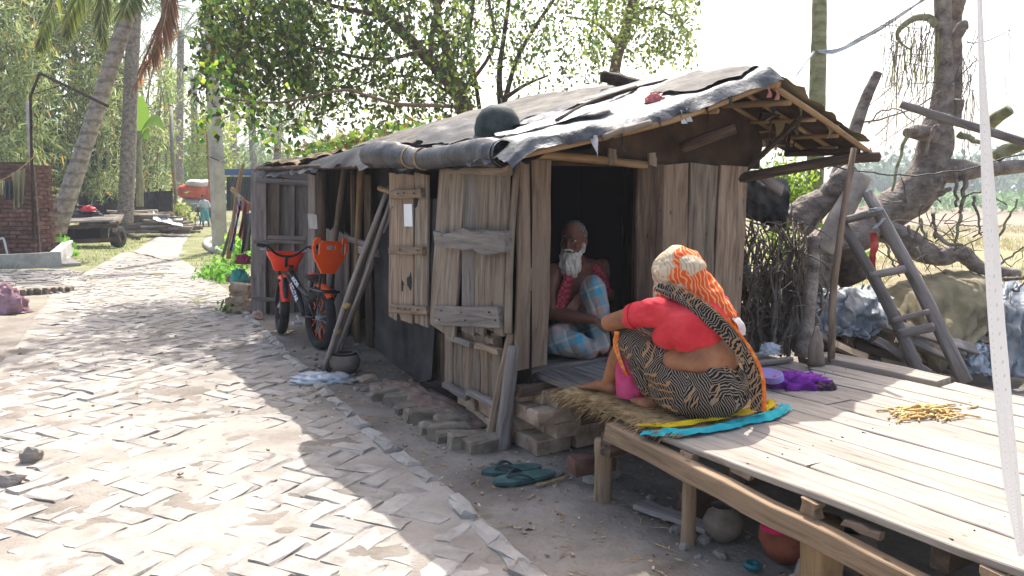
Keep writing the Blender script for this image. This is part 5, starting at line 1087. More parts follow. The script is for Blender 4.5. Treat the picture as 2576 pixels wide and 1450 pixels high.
pole('upright', ip, [at(84, 600, YI), at(76, 240, YI)], .03, IRON, n=4, seg=2, jit=0, smooth=False); pole('arm', ip, [at(76, 244, YI), at(100, 184, YI)], .03, IRON, n=4, seg=2, jit=0, smooth=False); pole('arm', ip, [at(99, 184, YI), at(272, 268, YI - .6)], .028, IRON, n=4, seg=2, jit=0, smooth=False); pole('strut', ip, [at(80, 238, YI), at(155, 215, YI - .3)], .01, IRON, n=4, seg=2)
tag(pole('white_pipe', None, [at(74, 395, 16.3), at(68, 255, 16.4)], .03, CONC), 'short white pipe behind the iron bracket', 'pipe')
tap = empty('tap_pipe', at(10, 640, 14.6), 'thin grey tap pipe standing in the basin', 'pipe'); pole('pipe', tap, [at(20, 648, 14.4), at(10, 605, 14.4), at(4, 600, 14.4), at(-10, 608, 14.4)], .018, STEEL)
tag(MB().tube(curve([at(-40, 470, 14.8), at(30, 440, 14.9), at(96, 386, 15.4)], 14), .010, 5).build('washing_line', STRAW), 'pale rope washing line tied to the brick pillar', 'rope')
def garment(name, x0, x1, ytop, ybot, Y, mat, label, seed):
    o = MB().grid(lambda s, t: at(x0 + (x1 - x0) * (.5 + (s - .5) * (1 - .35 * t * (1 if seed % 2 else -.2))), ytop(x0 + (x1 - x0) * s) + (ybot + 8 * fbm(s * 3, seed, 1, seed) - ytop(x0)) * t, Y + .05 * math.sin(s * 14 + seed) * (.3 + t) + .03 * fbm(s * 5, t * 4, 1, seed)), 16, 14).build(name, mat, smooth=True); return tag(o, label, 'laundry', 'laundry on the line')
yt = lambda x: 455 - .62 * max(0, x - 30) * .6
garment('hanging_cloth', -6, 12, yt, 490, 14.8, cloth('pale_yellow_cloth', ['b8b183', 'cdc79c']), 'pale yellow cloth hanging nearest the left edge', 1); garment('hanging_cloth', 10, 32, yt, 500, 14.85, cloth('grey_cloth', ['44494c', '5d6366']), 'dark grey cloth hanging in the middle of the line', 2); garment('hanging_cloth', 28, 64, lambda x: 436 - .35 * (x - 28), 530, 14.9, cloth('khaki_cloth', ['7a7558', '938d6e']), 'khaki trousers hanging next to the brick pillar', 3)
# paved apron before the basin and its brick kerb
apr = empty('paved_apron', gpt(80, 715), None, None); apr['kind'] = 'structure'; apr['label'] = 'patch of flat paving stones before the concrete basin'
am = [brick_mesh('paving_stone', .30, .16, .06, .015, .02, RBRICK) for _ in range(5)]
a00, a10, a01 = gpt(-60, 745), gpt(175, 728), gpt(-40, 695)
for i in range(11):
    for j in range(13):
        p = gpt(-90 + 27 * i + R(-5, 5) + (j % 2) * 12 + j * 1.0, 682 + 4.6 * j + R(-1.2, 1.2)); 
        if random.random() < .12 or p.x > -4.9: continue
        inst('paving_stone', random.choice(am), apr, Matrix.Translation(p + Z * R(-.022, -.008)) @ Matrix.Rotation(R(-.15, .15) + .1, 4, 'Z'))
kk = empty('brick_kerb', gpt(90, 748), 'short brick kerb at the front of the paved apron', 'kerb')
for i in range(9): 
    p = gpt(8 + i * 19 - (0), 746 - i * 1.5); inst('kerb_brick', random.choice(kbm), kk, Matrix.Translation(p + Z * .03) @ Matrix.Rotation(R(-.08, .08) + .05, 4, 'Z'))
MAUVE = cloth('mauve_sack', ['5b4444', '86686c', 'b08f9c'], scale=4)
tag(heap('mauve_sack', gpt(2, 785), (.30, .22, .30), MAUVE, seed=4, amp=.3, freq=3), 'slumped mauve cloth sack at the left edge of the road', 'sack')

# flat wooden cart
cy = 20.0; ct = empty('flat_cart', at(240, 625, cy), 'flat wooden cart with pale plank top and two thick tyres', 'cart'); gzc = hgt(-10.5, cy)
def cp(x, y, o=0): return at(x, y, cy + o)
k_ = [cp(138, 561), cp(293, 555), cp(304, 541, 2.0), cp(172, 545, 2.0)]
for i in range(5):
    f0, f1 = i / 5, (i + 1) / 5; a, b_ = (k_[0].lerp(k_[3], (f0 + f1) / 2)), (k_[1].lerp(k_[2], (f0 + f1) / 2)); plank('top_plank', ct, a, b_, (k_[0] - k_[3]).length / 5 * .96, .05, Z, DECKW)
plank('front_rail', ct, cp(142, 574, -.02), cp(296, 568, -.02), .10, .06, Vector((0, -1, 0)), WOODD); plank('lower_rail', ct, cp(155, 610, -.1), cp(302, 602, -.1), .11, .06, Vector((0, -1, 0)), WOODD)
for x in (162, 290): plank('leg', ct, cp(x, 606), cp(x - 1, 570), .10, .08, Vector((0, -1, 0)), WOODW)
plank('side_rail', ct, cp(296, 562, .05), cp(305, 548, 2.0), .09, .06, Vector((1, 0, 0)), WOODD)
for x in (173, 297):
    c = cp(x, 600, .2); w_ = bpy.data.objects.new('wheel', None); COL.objects.link(w_); setpar(w_, ct, Matrix.Translation(c)); Wl = frame(Vector((c.x, c.y, gzc + .27)), Vector((0, 1, 0)), up=Vector((1, 0, .0)))
    mb = MB(); mb.lathe([(.13, -.09), (.25, -.10), (.27, -.07), (.275, 0), (.27, .07), (.25, .10), (.13, .09)], n=24); mb.build('tyre', RUBBER, w_, Wl, True); mb = MB(); mb.lathe([(0, .04), (.13, .05), (.135, .085)], n=16); mb.build('hub', IRON, w_, Wl, True); 
MB().box(cp(232, 588, .5), (.62, .4, .34)).build('engine_box', SOOT, ct); MB().box(cp(185, 592, .5), (.2, .3, .4)).build('bracket', BARKD, ct)
rag = empty('machine_bundle', at(215, 540, 21.5), 'dark machine handles with red cloth behind the cart', 'machine')
pole('handle_bar', rag, [at(190, 520, 21.5), at(258, 518, 21.5)], .03, IRON); pole('handle_post', rag, [at(205, 545, 21.5), at(200, 521, 21.5)], .03, IRON); pole('handle_post', rag, [at(238, 545, 21.5), at(240, 518, 21.5)], .03, IRON)
heap('red_cloth', at(224, 532, 21.3), (.2, .15, .14), plastic('bright_red', ['b0202a', 'c8323a'], bump=0), rag, amp=.3); heap('dark_load', at(216, 547, 21.4), (.42, .3, .22), BLACKP, rag, amp=.3)
# firewood stack and sheet
ws = empty('firewood_stack', gpt(390, 580), 'long low stack of split firewood beyond the cart', 'firewood')
for i in range(170):
    x = R(305, 468); y = 584 - R(0, 1) * np.interp(x, [305, 350, 400, 468], [52, 52, 46, 14]); Y = 27 + R(0, 1.4); L = R(.5, 1.3); p = at(x, y, Y); an = random.gauss(.1, .25); d_ = Vector((math.cos(an), math.sin(an) * .5, R(-.08, .08))) * L / 2
    pole('log', ws, [p - d_, p + d_], [R(.035, .06), R(.03, .055)], random.choice([WOODG, WOOD, DECKW]), n=6, seg=2, jit=.1, smooth=False)
tag(MB().grid(lambda s, t: at(385 + 75 * s, 531 + 22 * t + 3 * fbm(s * 5, t * 3, 1, 3) + 18 * s, 27.6 - t * .9), 14, 8).build('stack_sheet', TARPC, smooth=True), 'grey plastic sheet spread over the firewood stack', 'sheet')
ht_ = empty('straw_heap', gpt(165, 560), 'heap of dry straw and stalks behind the cart', 'straw'); heap('heap_core', gpt(165, 575) + Vector((0, 3, 0)), (.9, .7, .85), M('straw_core', ['3b2c1c', '5c4930'], 10), ht_, amp=.3)
N = 900; c = np.array(gpt(165, 575) + Vector((0, 2.6, 0))); P = c + rng.normal(size=(N, 3)) * [.45, .35, .3] + [0, 0, .45]; o = quads('stalks', blades(P, rng.normal(size=(N, 3)) * [1, .6, .6], rng.uniform(.3, .8, N), .03), DRYL, ht_, pal(N, ['8f744e', 'b3976c', '6d5436', 'c9b188'])); o['kind'] = 'stuff'
# black sheet fence
bf = empty('sheet_fence', gpt(370, 560), 'dark plastic sheet fence behind the date palm', 'fence')
MB().grid(lambda s, t: at(200 + 232 * s, np.interp(s, [0, .5, .8, 1], [495, 490, 482, 480]) + 72 * t, 31 - 1.5 * s + .2 * math.sin(s * 25) + .1 * fbm(s * 9, t * 3, 1, 2)), 50, 8).build('sheet', plastic('fence_plastic', ['15181b', '24292d', '3b4246'], .5), bf, smooth=True)
for s_ in np.linspace(0, 1, 9): pole('post', bf, [at(200 + 232 * s_, 560, 31 - 1.5 * s_), at(200 + 232 * s_, 474, 31 - 1.5 * s_)], .04, WOODD)
# posts
tag(MB().tube([gpt(553, 632) - Z * .3, at(546, 420, 18.2), at(533, 190, 18.2), at(528, 60, 18.2)], [.185, .165, .14, .125], 4).build('utility_pole', CONCP), 'square concrete utility pole standing on the grassy verge', 'pole')
mb = MB(); cpp = at(546, 400, 18.2); mb.tube([cpp + Vector((math.cos(a) * .22, math.sin(a) * .22, .05 * math.sin(2 * a))) for a in np.linspace(0, 6.3, 14)], .012, 5); tag(mb.build('wire_tie', BLACKP), 'dark wire tied round the concrete pole', 'wire')
tag(pole('bamboo_post', None, [gpt(452, 572), at(436, 430, 26), at(430, 270, 26)], [.07, .06, .05], WOODG), 'thin grey post by the end of the dark fence', 'post')
tag(pole('bamboo_post', None, [at(528, 500, 22), at(520, 330, 22)], .025, BAMB), 'thin bamboo stick just left of the concrete pole', 'stick')
tag(pole('fallen_branch', None, [gpt(290, 590) + Z * .1, gpt(330, 600) + Z * .08, gpt(348, 605) + Z * .05], [.09, .07], BARKD), 'dark fallen branch beside the cart wheel', 'branch')
tag(pole('root', None, [gpt(548, 600) + Z * .05, gpt(522, 608) + Z * .03, gpt(520, 622) + Z * .04, gpt(545, 638) + Z * .05, gpt(575, 640) + Z * .0], [.06, .08, .09, .08, .05], CONCP), 'pale curved root at the foot of the concrete pole', 'root')
# clothes on a forked stick at the hut's far corner
fs_ = empty('forked_stick', at(585, 560, 10.2), 'forked pole propped at the far corner of the hut', 'pole')
pole('stick', fs_, [at(575, 650, 10.3), at(600, 470, 10.1), at(612, 415, 10.1)], [.03, .028, .022], BAMB); pole('fork', fs_, [at(584, 476, 10.2), at(606, 500, 10.0), at(632, 516, 9.9)], [.03, .025, .02], BAMB); pole('fork', fs_, [at(560, 645, 10.4), at(590, 540, 10.2), at(592, 480, 10.2)], .02, WOODG)
def drape(name, a, b, ybot, mat, label, cat='cloth', seed=1, Y=10.0, dx=-10):
    return tag(MB().grid(lambda s, t: at(a[0] + (b[0] - a[0]) * s + dx * t + 4 * math.sin(t * 3 + s * 3), a[1] + (b[1] - a[1]) * s + (ybot - a[1]) * t, Y + .05 * math.sin(s * 10 + seed) * (.4 + t)), 14, 14).build(name, mat, smooth=True), label, cat)
def stripes():
    t = NT('striped_cloth'); sp = t.n('SeparateXYZ'); t.l(t.coord((1, 1, 1), False, rot=(0, .45, 0)), sp.inputs[0]); q = t.n('ValToRGB'); q.color_ramp.interpolation = 'CONSTANT'; e = q.color_ramp.elements; cs = ['5b3a5e', '8a8d97', '6fa3a0', 'b4b6b4', '61405f', 'b98a86', 'a99']
    cs = ['5b3a5e', '8a8d97', '6fa3a0', 'b4b6b4', '61405f', 'b98a86']
    while len(e) < 6: e.new(.5)
    for i, c_ in enumerate(cs): e[i].position = i / 6; e[i].color = srgb(c_)
    t.l(t.math('FRACT', t.math('MULTIPLY', sp.outputs[0], 5.5)), q.inputs[0]); return t.done(q.outputs[0], .9)
drape('striped_cloth', (598, 488), (612, 500), 625, stripes(), 'striped shawl hung over the forked pole', seed=2, dx=-22); drape('pink_cloth', (610, 500), (630, 518), 592, cloth('salmon_cloth', ['a86a5e', 'c08475']), 'salmon pink cloth hung beside the striped shawl', seed=4, Y=9.9, dx=-12); drape('grey_cloth', (612, 540), (640, 530), 640, cloth('grey_sack', ['5f5d58', '7d7a73']), 'grey sacking hanging behind the far door leaf', seed=5, Y=9.75, dx=-8)
GRN = plastic('green_bag', ['1d6b5e', '2f8777', '55a292'], .4); tag(heap('green_bag', at(602, 700, 9.5) - Z * .05, (.11, .09, .16), GRN, seed=3, amp=.3), 'tied green plastic bag hanging at the hut corner', 'bag'); tag(heap('maroon_cloth', at(612, 655, 9.5) - Z * .04, (.09, .06, .11), cloth('maroon', ['6d1f3c', '8d3554']), seed=6, amp=.4), 'maroon cloth tied above the green bag', 'cloth'); tag(heap('cream_bag', at(612, 715, 9.55) - Z * .06, (.09, .06, .08), cloth('cream', ['a39a7a', 'bdb594']), seed=8, amp=.4), 'cream rag under the green bag', 'rag')
tag(MB().box(at(620, 434, 30), (1.6, 1.0, .22)).build('blue_roof_sheet', plastic('blue_sheet', ['2a4a78', '3a5f92'], bump=0)), 'blue sheet roof far behind the hut corner', 'sheet'); tag(MB().grid(lambda s, t: at(570 + 70 * s, 445 + 85 * t, 31 + .2 * math.sin(s * 20)), 20, 4).build('dark_net_fence', plastic('net', ['2b3336', '3f484b'], .7), smooth=True), 'dark net fence below the blue sheet', 'fence')

# loaded tricycle cart and its driver
ty = 41.0; tz = hgt(-17, ty); tc_ = empty('loaded_tricycle', Vector((at(495, 560, ty).x, ty, tz)), 'tricycle van piled high with orange and pale sacks', 'tricycle')
def tp(x, y, o=0): return at(x, y, ty + o)
SK1 = cloth('orange_sack', ['a03a22', 'bd5030', 'cc6a45'], scale=1.2); SK2 = cloth('pale_sack', ['8d9682', 'a9b09c'], scale=1.2); SK3 = cloth('white_sack', ['b5a9a6', 'c9bfbc'], scale=1.2)
def sack(name, x0, x1, y0, y1, o, mat, dpt=.9): a, b_ = tp(x0, y0, o), tp(x1, y1, o); c = (a + b_) / 2; mb = MB(); mb.ell((0, 0, 0), 1, nu=20, nv=14); mb.v = [Vector((c.x + math.copysign(abs(q.x) ** .7, q.x) * (b_.x - a.x) / 2, c.y + q.y * dpt, c.z + math.copysign(abs(q.z) ** .7, q.z) * (a.z - b_.z) / 2)) * 1.0 + Vector((.05 * fbm(q.x * 3, q.z * 3, 1, x0), 0, .05 * fbm(q.x * 3, q.y * 3, 1, y0))) for q in mb.v]; return mb.build(name, mat, tc_, smooth=True)
sack('sack', 450, 532, 463, 503, .1, SK1); sack('sack', 500, 560, 462, 520, .5, SK1); sack('sack', 473, 532, 452, 474, .2, SK3); sack('sack', 464, 515, 498, 530, .1, SK2); sack('sack', 505, 548, 503, 533, .4, SK2)
def ring(name, c, r, par, ax=Vector((1, 0, 0)), w_=.03): W = frame(c, Vector((0, 1, 0)) if abs(ax.x) > .5 else Vector((1, 0, 0)), up=ax); mb = MB(); mb.tube([(r * math.cos(a), r * math.sin(a), 0) for a in np.linspace(0, 2 * math.pi, 25)], w_, 6); return mb.build(name, RUBBER, par, W, True)
for x, o in ((471, .3), (537, .3), (497, -1.6)): c = tp(x, 548, o); c.z = tz + .34; ring('wheel', c, .33, tc_, Vector((1, .25, 0)))
plank('load_bed', tc_, tp(468, 532, .3), tp(540, 532, .3), 1.0, .06, Z, WOODD); pole('frame_tube', tc_, [tp(500, 540, -.2), tp(497, 520, -1.4)], .03, IRON); pole('fork', tc_, [tp(497, 545, -1.6), tp(495, 515, -1.4)], .025, IRON); pole('handlebar', tc_, [tp(480, 514, -1.4), tp(506, 513, -1.4)], .02, STEEL)
dm = empty('person', Vector((tp(516, 565, -1.2).x, ty - 1.2, tz)), 'distant person in white shirt and teal lungi pushing the loaded tricycle', 'person')
f0 = Vector((tp(516, 565, -1.2).x, ty - 1.2, tz)); b = MB(); q_ = lambda x, y, z: f0 + Vector((x, y, z))
b.ell(q_(-.04, -.05, 1.52), (.085, .10, .12)); limb(b, [q_(-.02, 0, 1.3), q_(-.03, -.03, 1.44)], [.06, .06]); b.ell(q_(0, 0, 1.15), (.19, .12, .24)); b.ell(q_(0, 0, .88), (.16, .12, .14)); b.ell(q_(-.06, -.15, 1.50), (.02, .02, .02))
limb(b, [q_(-.17, 0, 1.28), q_(-.24, -.1, 1.08), q_(-.30, -.3, 1.02)], [.055, .045, .035]); limb(b, [q_(.17, 0, 1.28), q_(.26, .0, 1.05), q_(.30, .1, .85)], [.055, .045, .035]); hand(b, q_(-.30, -.3, 1.02), Vector((-.3, -1, 0)), Z, .17, .8); hand(b, q_(.30, .1, .85), Vector((.2, .2, -1)), Vector((0, -1, 0)), .17, .4)
limb(b, [q_(-.08, 0, .85), q_(-.08, -.05, .45), q_(-.09, -.02, .07)], [.085, .06, .04]); limb(b, [q_(.09, 0, .85), q_(.12, .08, .45), q_(.13, .15, .07)], [.085, .06, .04]); foot(b, q_(-.09, .04, .0), q_(-.1, -.2, .0)); foot(b, q_(.13, .2, .0), q_(.12, -.03, .0))
remesh('body', b, SKM, dm, .016, 2); b = MB(); b.ell(q_(0, 0, 1.16), (.215, .145, .25)); limb(b, [q_(-.17, 0, 1.29), q_(-.24, -.1, 1.09), q_(-.28, -.22, 1.05)], [.07, .06, .05]); limb(b, [q_(.17, 0, 1.29), q_(.26, 0, 1.06)], [.07, .06]); remesh('shirt', b, cloth('white_shirt', ['a3b8c0', 'b9c9cf']), dm, .02, 2)
b = MB(); b.ell(q_(0, 0, .85), (.19, .15, .16)); limb(b, [q_(-.08, 0, .8), q_(-.08, -.05, .38)], [.13, .11]); limb(b, [q_(.09, 0, .8), q_(.11, .05, .40)], [.12, .10]); remesh('lungi', b, cloth('teal_lungi', ['3a8f98', '5aa9ae']), dm, .02, 2); MB().ell(q_(-.035, -.02, 1.58), (.09, .10, .085)).build('hair', SOOT, dm, smooth=True)
# ------------------------------------------------------------------ right side: lopped tree, ladder, covered pile
def c4(x, y): return (2900 + x / 1.706) * .629, (650 + y / 1.706) * .629
def c3(x, y): return (3000 + x / 1.8586) * .629, y / 1.8586 * .629
def A4(x, y, Y): return at(*c4(x, y), Y)
def A3(x, y, Y): return at(*c3(x, y), Y)
lt = empty('lopped_tree', gpt(2150, 700) * 0 + at(2060, 700, 6.9), 'gnarled grey lopped tree with cut limbs and hanging roots at the right', 'tree'); 
YT = 6.9
def rough(name, par, pts, rad, mat, n=20, seg=56, amp=.18, seed=1.0):
    C_ = curve(pts, seg); rr = lerpl(rad, seg); mb = MB(); mb.tube(C_, rr, n)
    vs = []
    for i, v in enumerate(mb.v):
        c = C_[i // n]; d_ = v - c; k = 1 + amp * noise.fractal(v * 4.0 + Vector((seed, 0, 0)), 1.0, 2.0, 4) + amp * .5 * noise.noise(v * 13) + min(amp, .12) * .55 * noise.fractal(v * 26, 1.0, 2.0, 2); vs.append(c + d_ * k)
    mb.v = vs; return mb.build(name, mat, par, smooth=True)
rough('trunk', lt, [A4(560, 900, 6.6), A4(640, 640, 6.7), A4(860, 500, 6.9), A4(1100, 360, 7.0), A4(1300, 190, 7.0), A4(1400, 20, 7.0), A3(1400, 960, 7.0), A3(1430, 840, 7.0)], [.16, .17, .17, .17, .17, .155, .14, .10], BARK, seed=2)
rough('limb', lt, [A3(1420, 900, 7.0), A3(1440, 600, 7.0), A3(1435, 250, 7.0), A3(1430, -60, 7.0)], [.10, .078, .066, .07], BARK, amp=.06, seed=5); rough('limb', lt, [A3(1500, 900, 7.15), A3(1530, 500, 7.2), A3(1520, 200, 7.2), A3(1560, -50, 7.1)], [.07, .05, .05, .06], BARK, amp=.15, seed=6)
rough('limb', lt, [A4(1380, 70, 7.0), A4(1600, 60, 6.9), A4(1800, 50, 6.8), A4(2200, 10, 6.6)], [.11, .10, .06, .045], BARK, amp=.15, seed=7); rough('limb', lt, [A4(1050, 430, 6.9), A4(1280, 560, 6.8), A4(1450, 640, 6.8), A4(1600, 620, 6.8), A4(1750, 720, 6.8), A4(2000, 760, 6.8)], [.11, .10, .085, .075, .06, .045], BARK, seed=8)
rough('limb', lt, [A4(470, 420, 6.6), A4(560, 330, 6.6), A4(700, 250, 6.6), A4(800, 130, 6.5), A4(880, 60, 6.5)], [.15, .13, .11, .10, .07], BARK, seed=9); rough('cut_limb', lt, [A4(660, 600, 6.4), A4(780, 380, 6.4), A4(940, 90, 6.4)], [.09, .085, .075], M('pale_bark', ['857a70', 'a89d92', 'b9afa4'], 7, bump=.4), amp=.06, seed=10); rough('cut_limb', lt, [A4(770, 620, 6.7), A4(880, 830, 6.6)], [.13, .11], BARKD, amp=.1, seed=11)
rough('cut_limb', lt, [A3(1360, 1010, 6.9), A3(1240, 985, 6.85), A3(1160, 990, 6.8)], [.07, .06, .04], BARK, seed=12); rough('cut_limb', lt, [A3(1750, 950, 7), A3(1830, 880, 6.9), A3(1930, 815, 6.8)], [.06, .055, .045], BARKO, amp=.06, seed=13); rough('cut_limb', lt, [A3(1520, 900, 7), A3(1555, 740, 6.95)], [.05, .04], BARK, seed=14); rough('cut_limb', lt, [A3(1500, 340, 7), A3(1570, 210, 6.95), A3(1600, 190, 6.95)], [.05, .05, .045], BARK, seed=15); rough('cut_limb', lt, [A3(1830, 1170, 6.8), A3(1900, 1120, 6.8), A3(2060, 1060, 6.7)], [.05, .06, .045], BARKO, seed=16)
rough('branch', lt, [A3(1385, 190, 7), A3(1330, 135, 7), A3(1230, 135, 6.9), A3(1140, 190, 6.9), A3(1095, 250, 6.9), A3(1120, 320, 6.9), A3(1190, 370, 6.9)], [.04, .035, .03, .026, .018, .012, .006], BARKO, n=8, amp=.1, seed=17)
tag(rough('bare_stub', None, [A3(640, 1330, 6.6), A3(740, 1080, 6.6), A3(850, 760, 6.6), A3(950, 540, 6.6)], [.06, .055, .045, .038], BARK, n=10, amp=.06, seed=18), 'cut bare branch standing up beyond the roof corner', 'branch')
# hanging roots and twigs
def wig(a, b, sag, n=8, amp=.04, seed=0.0):
    return [a.lerp(b, i / n) + Vector((amp * fbm(i * .5, seed, 1, seed + 3), amp * fbm(i * .5, seed, 1, seed + 7), -sag * math.sin(math.pi * i / n) + amp * .5 * fbm(i * .6, seed, 1, seed))) for i in range(n + 1)]
for i, (a, b_, r0, sg) in enumerate(((A3(1170, 990, 6.7), A3(1060, 1420, 6.6), .018, -.05), (A4(1570, 40, 6.7), A4(1580, 300, 6.7), .02, 0), (A4(1640, 90, 6.8), A4(1610, 350, 6.8), .025, 0), (A4(1610, 350, 6.8), A4(1570, 590, 6.7), .018, 0), (A4(1380, 40, 6.7), A4(1480, 110, 6.6), .02, .1), (A4(1400, 350, 6.6), A4(1440, 520, 6.6), .016, -.05), (A4(1330, 380, 6.6), A4(1390, 490, 6.6), .014, .08), (A4(1450, 220, 6.7), A4(1530, 175, 6.6), .03, 0), (A4(1700, 230, 6.7), A4(1750, 500, 6.6), .014, 0), (A4(1860, 530, 6.6), A4(1990, 255, 6.5), .013, 0), (A3(1400, 930, 6.75), A3(1300, 1180, 6.8), .02, -.06), (A3(1480, 1100, 6.7), A3(1420, 1240, 6.6), .022, .08), (A3(1560, 1000, 6.7), A3(1700, 1060, 6.6), .03, 0), (A4(1240, 430, 6.6), A4(1330, 420, 6.55), .014, .12), (A4(1430, 480, 6.6), A4(1620, 560, 6.5), .02, .04), (A4(1100, 560, 6.7), A4(1190, 780, 6.5), .012, .03))):
    MB().tube(wig(a, b_, sg, 10, .022, i * 1.3), lerpl([r0, r0 * .6], 10), 6).build('root', BARK if i % 3 else BARKO, lt, smooth=True)
mb = MB()
for i in range(95):
    s = random.random(); 
    if i < 55: a = A3(R(1010, 1420), R(60, 420), 6.9 + R(-.3, .3)); b_ = a + Vector((R(-.12, .06), R(-.1, .1), -R(.35, .95)))
    elif i < 75: a = A3(R(1560, 1700), R(200, 700), 7 + R(-.3, .3)); b_ = a + Vector((R(-.1, .1), R(-.1, .1), -R(.3, .8)))
    else: a = A3(R(1000, 1400), R(200, 800), 6.9 + R(-.3, .3)); b_ = a + Vector((R(-.7, .7), R(-.2, .2), R(-.5, .1)))
    mb.tube(wig(a, b_, R(-.06, .06), 6, .05, i * .7), lerpl([R(.003, .005), .0015], 6), 4)
for a, b_, sg, r0 in ((A3(860, 900, 6.6), A3(1690, 440, 6.9), .12, .008), (A3(880, 920, 6.5), A3(1210, 910, 6.7), -.12, .007), (A3(1600, 310, 7), A3(1940, 210, 6.7), .05, .006), (A3(1940, 210, 6.7), A3(1900, 730, 6.7), -.1, .004), (A4(1640, 240, 6.6), A4(1930, 300, 6.4), -.08, .008), (A4(1600, 430, 6.6), A4(1780, 440, 6.4), .0, .006), (A4(1870, 600, 6.4), A4(2060, 570, 6.4), .15, .005), (A4(1870, 700, 6.3), A4(2040, 580, 6.3), .0, .010), (A4(1950, 860, 6.2), A4(2060, 800, 6.2), .05, .012), (A4(1900, 800, 6.3), A4(2060, 790, 6.2), .0, .02), (A3(930, 1010, 6.6), A3(1500, 450, 6.9), .0, .004)): mb.tube(wig(a, b_, sg, 10, .03, sg * 9), lerpl([r0, r0 * .6], 10), 5)
for i in range(45):
    a = A4(R(1150, 1700), R(250, 700), 6.75 + R(-.3, .3)); b_ = a + Vector((R(-.45, .45), R(-.2, .2), R(-.45, .3))); mb.tube(wig(a, b_, R(-.03, .03), 7, .014, i * .61), lerpl([R(.003, .008), .0015], 7), 4)
o = mb.build('twigs', TWIG, lt, smooth=True); o['kind'] = 'stuff'
tag(rough('tree_stump', None, [A4(530, 1330, 5.55), A4(570, 1000, 5.6), A4(600, 700, 5.65), A4(605, 510, 5.7)], [.06, .048, .045, .042], BARK, amp=.07, seed=21), 'upright cut stump between the thicket and the bamboo post', 'stump')
bt0 = empty('bare_tree', at(2056, 480, 9.0) - Z * 1.6, 'smooth greenish bare tree trunk rising straight behind the roof peak', 'tree'); (rough('trunk', bt0, [at(2056, 480, 9.0) - Z * 1.6, at(2056, 240, 9.0), at(2060, 100, 9.0), at(2063, -80, 9.0)], [.10, .09, .082, .075], BARKO, n=12, amp=.04, seed=22))
bpole = pole('broken_pole', None, [A3(1120, 775, 6.6), A3(1450, 880, 6.5), A3(2100, 1080, 6.2)], [.03, .035, .035], WOODG, jit=.1); tag(bpole, 'long broken pole lodged across the lopped tree', 'pole')
# leaves left on the twigs
N = 60; P = np.array([A3(R(1050, 1420), R(150, 560), 6.9) for _ in range(N)]); o = quads('pods', blades(P, np.array([[0, 0, -1.]] * N) + rng.normal(size=(N, 3)) * .1, rng.uniform(.12, .28, N), .012), LEAF, lt, pal(N, ['6b7a3a', '8b8c58'])); o['kind'] = 'stuff'
# ladder
ld = empty('ladder', A4(1350, 1400, 5.6), 'rough wooden pole ladder leaning against the lopped tree', 'ladder')
Lr = [A4(800, 420, 6.2), A4(1340, 1470, 5.5)]; Rr_ = [A4(975, 210, 6.3), A4(1640, 1500, 5.5)]
pole('rail', ld, [Lr[1], Lr[0].lerp(Lr[1], .5) + Vector((.03, 0, 0)), Lr[0]], [.045, .042, .038], WOODG, n=10); pole('rail', ld, [Rr_[1], Rr_[0].lerp(Rr_[1], .5) + Vector((.02, 0, 0)), Rr_[0]], [.052, .048, .045], WOODG, n=10)
def rung(x0, y0, x1, y1, Y, r): pole('rung', ld, [A4(x0, y0, Y), A4(x1, y1, Y)], r, WOODG, n=8)
rung(815, 395, 1060, 335, 6.15, .03); rung(985, 775, 1225, 728, 5.93, .03); rung(1140, 1080, 1390, 1018, 5.7, .02); rung(1180, 1172, 1420, 1125, 5.65, .035)
REDR = cloth('red_rag', ['7d1f24', 'a63a38', 'c06a5c'], scale=12)
def strip(name, pts, w0, mat, label, cat='rag', seed=1.0, sd=Vector((1, 0, 0))): 
    o = ribbon(name, pts, w0, [sd] * len(pts), mat, None, amp=.006, seed=seed, thick=.002); return tag(o, label, cat)
strip('red_rag', [A4(1010, 480, 6.05), A4(1020, 570, 6.05), A4(1005, 650, 6.05), A4(1015, 750, 6.05)], [.05, .07, .05, .03], REDR, 'faded red rag hanging from the ladder'); strip('red_rag', [A4(800, 330, 4.9), A4(795, 420, 4.88), A4(780, 520, 4.86), A4(790, 590, 4.86)], [.02, .03, .02, .015], REDR, 'dark red rag tied to the bamboo post'); strip('white_rag', [A4(980, 330, 6.1), A4(1030, 320, 6.0), A4(1075, 310, 6.0)], .03, TARPC, 'pale strip of cloth knotted round the ladder rail', sd=Z); strip('white_rag', [A4(1085, 380, 6.0), A4(1060, 410, 6.0), A4(1020, 450, 6.0)], .03, TARPC, 'pale knotted cloth end hanging beneath the ladder knot')
# heap under tarpaulins
pile = empty('covered_pile', A4(1500, 1200, 6.2), 'heap of scrap wood covered with khaki and clear sheets', 'pile')
def quadsheet(name, cs, mat, par, nu=56, nv=44, amp=.05, seed=1.0, bulge=.0, rag=6):
    """cs: rows of (x, y, Y) from top to bottom, each with the same number of points"""
    Rr = [[A4(*q) for q in r] for r in cs]
    def fn(s, t):
        col = [curve(r, nu)[round(s * nu)] for r in Rr]; p = curve(col, nv)[round(t * nv)]; e = amp * (1 if 0 < t < 1 else .4)
        return p + Vector((amp * .4 * fbm(s * 5, t * 5, 1, seed + 9), -e * fbm(s * 5 + t * 2, t * 2 - s * 3, 1, seed) - amp * 1.1 * (abs(fbm(s * 3.5 + t * 2.5, t * 1.5 - s, 1, seed + 4)) - .2) - amp * .35 * fbm(s * 14, t * 8, 1, seed + 6), amp * .5 * fbm(s * 7, t * 5, 1, seed + 2)))
    return MB().grid(fn, nu, nv).build(name, mat, par, smooth=True)
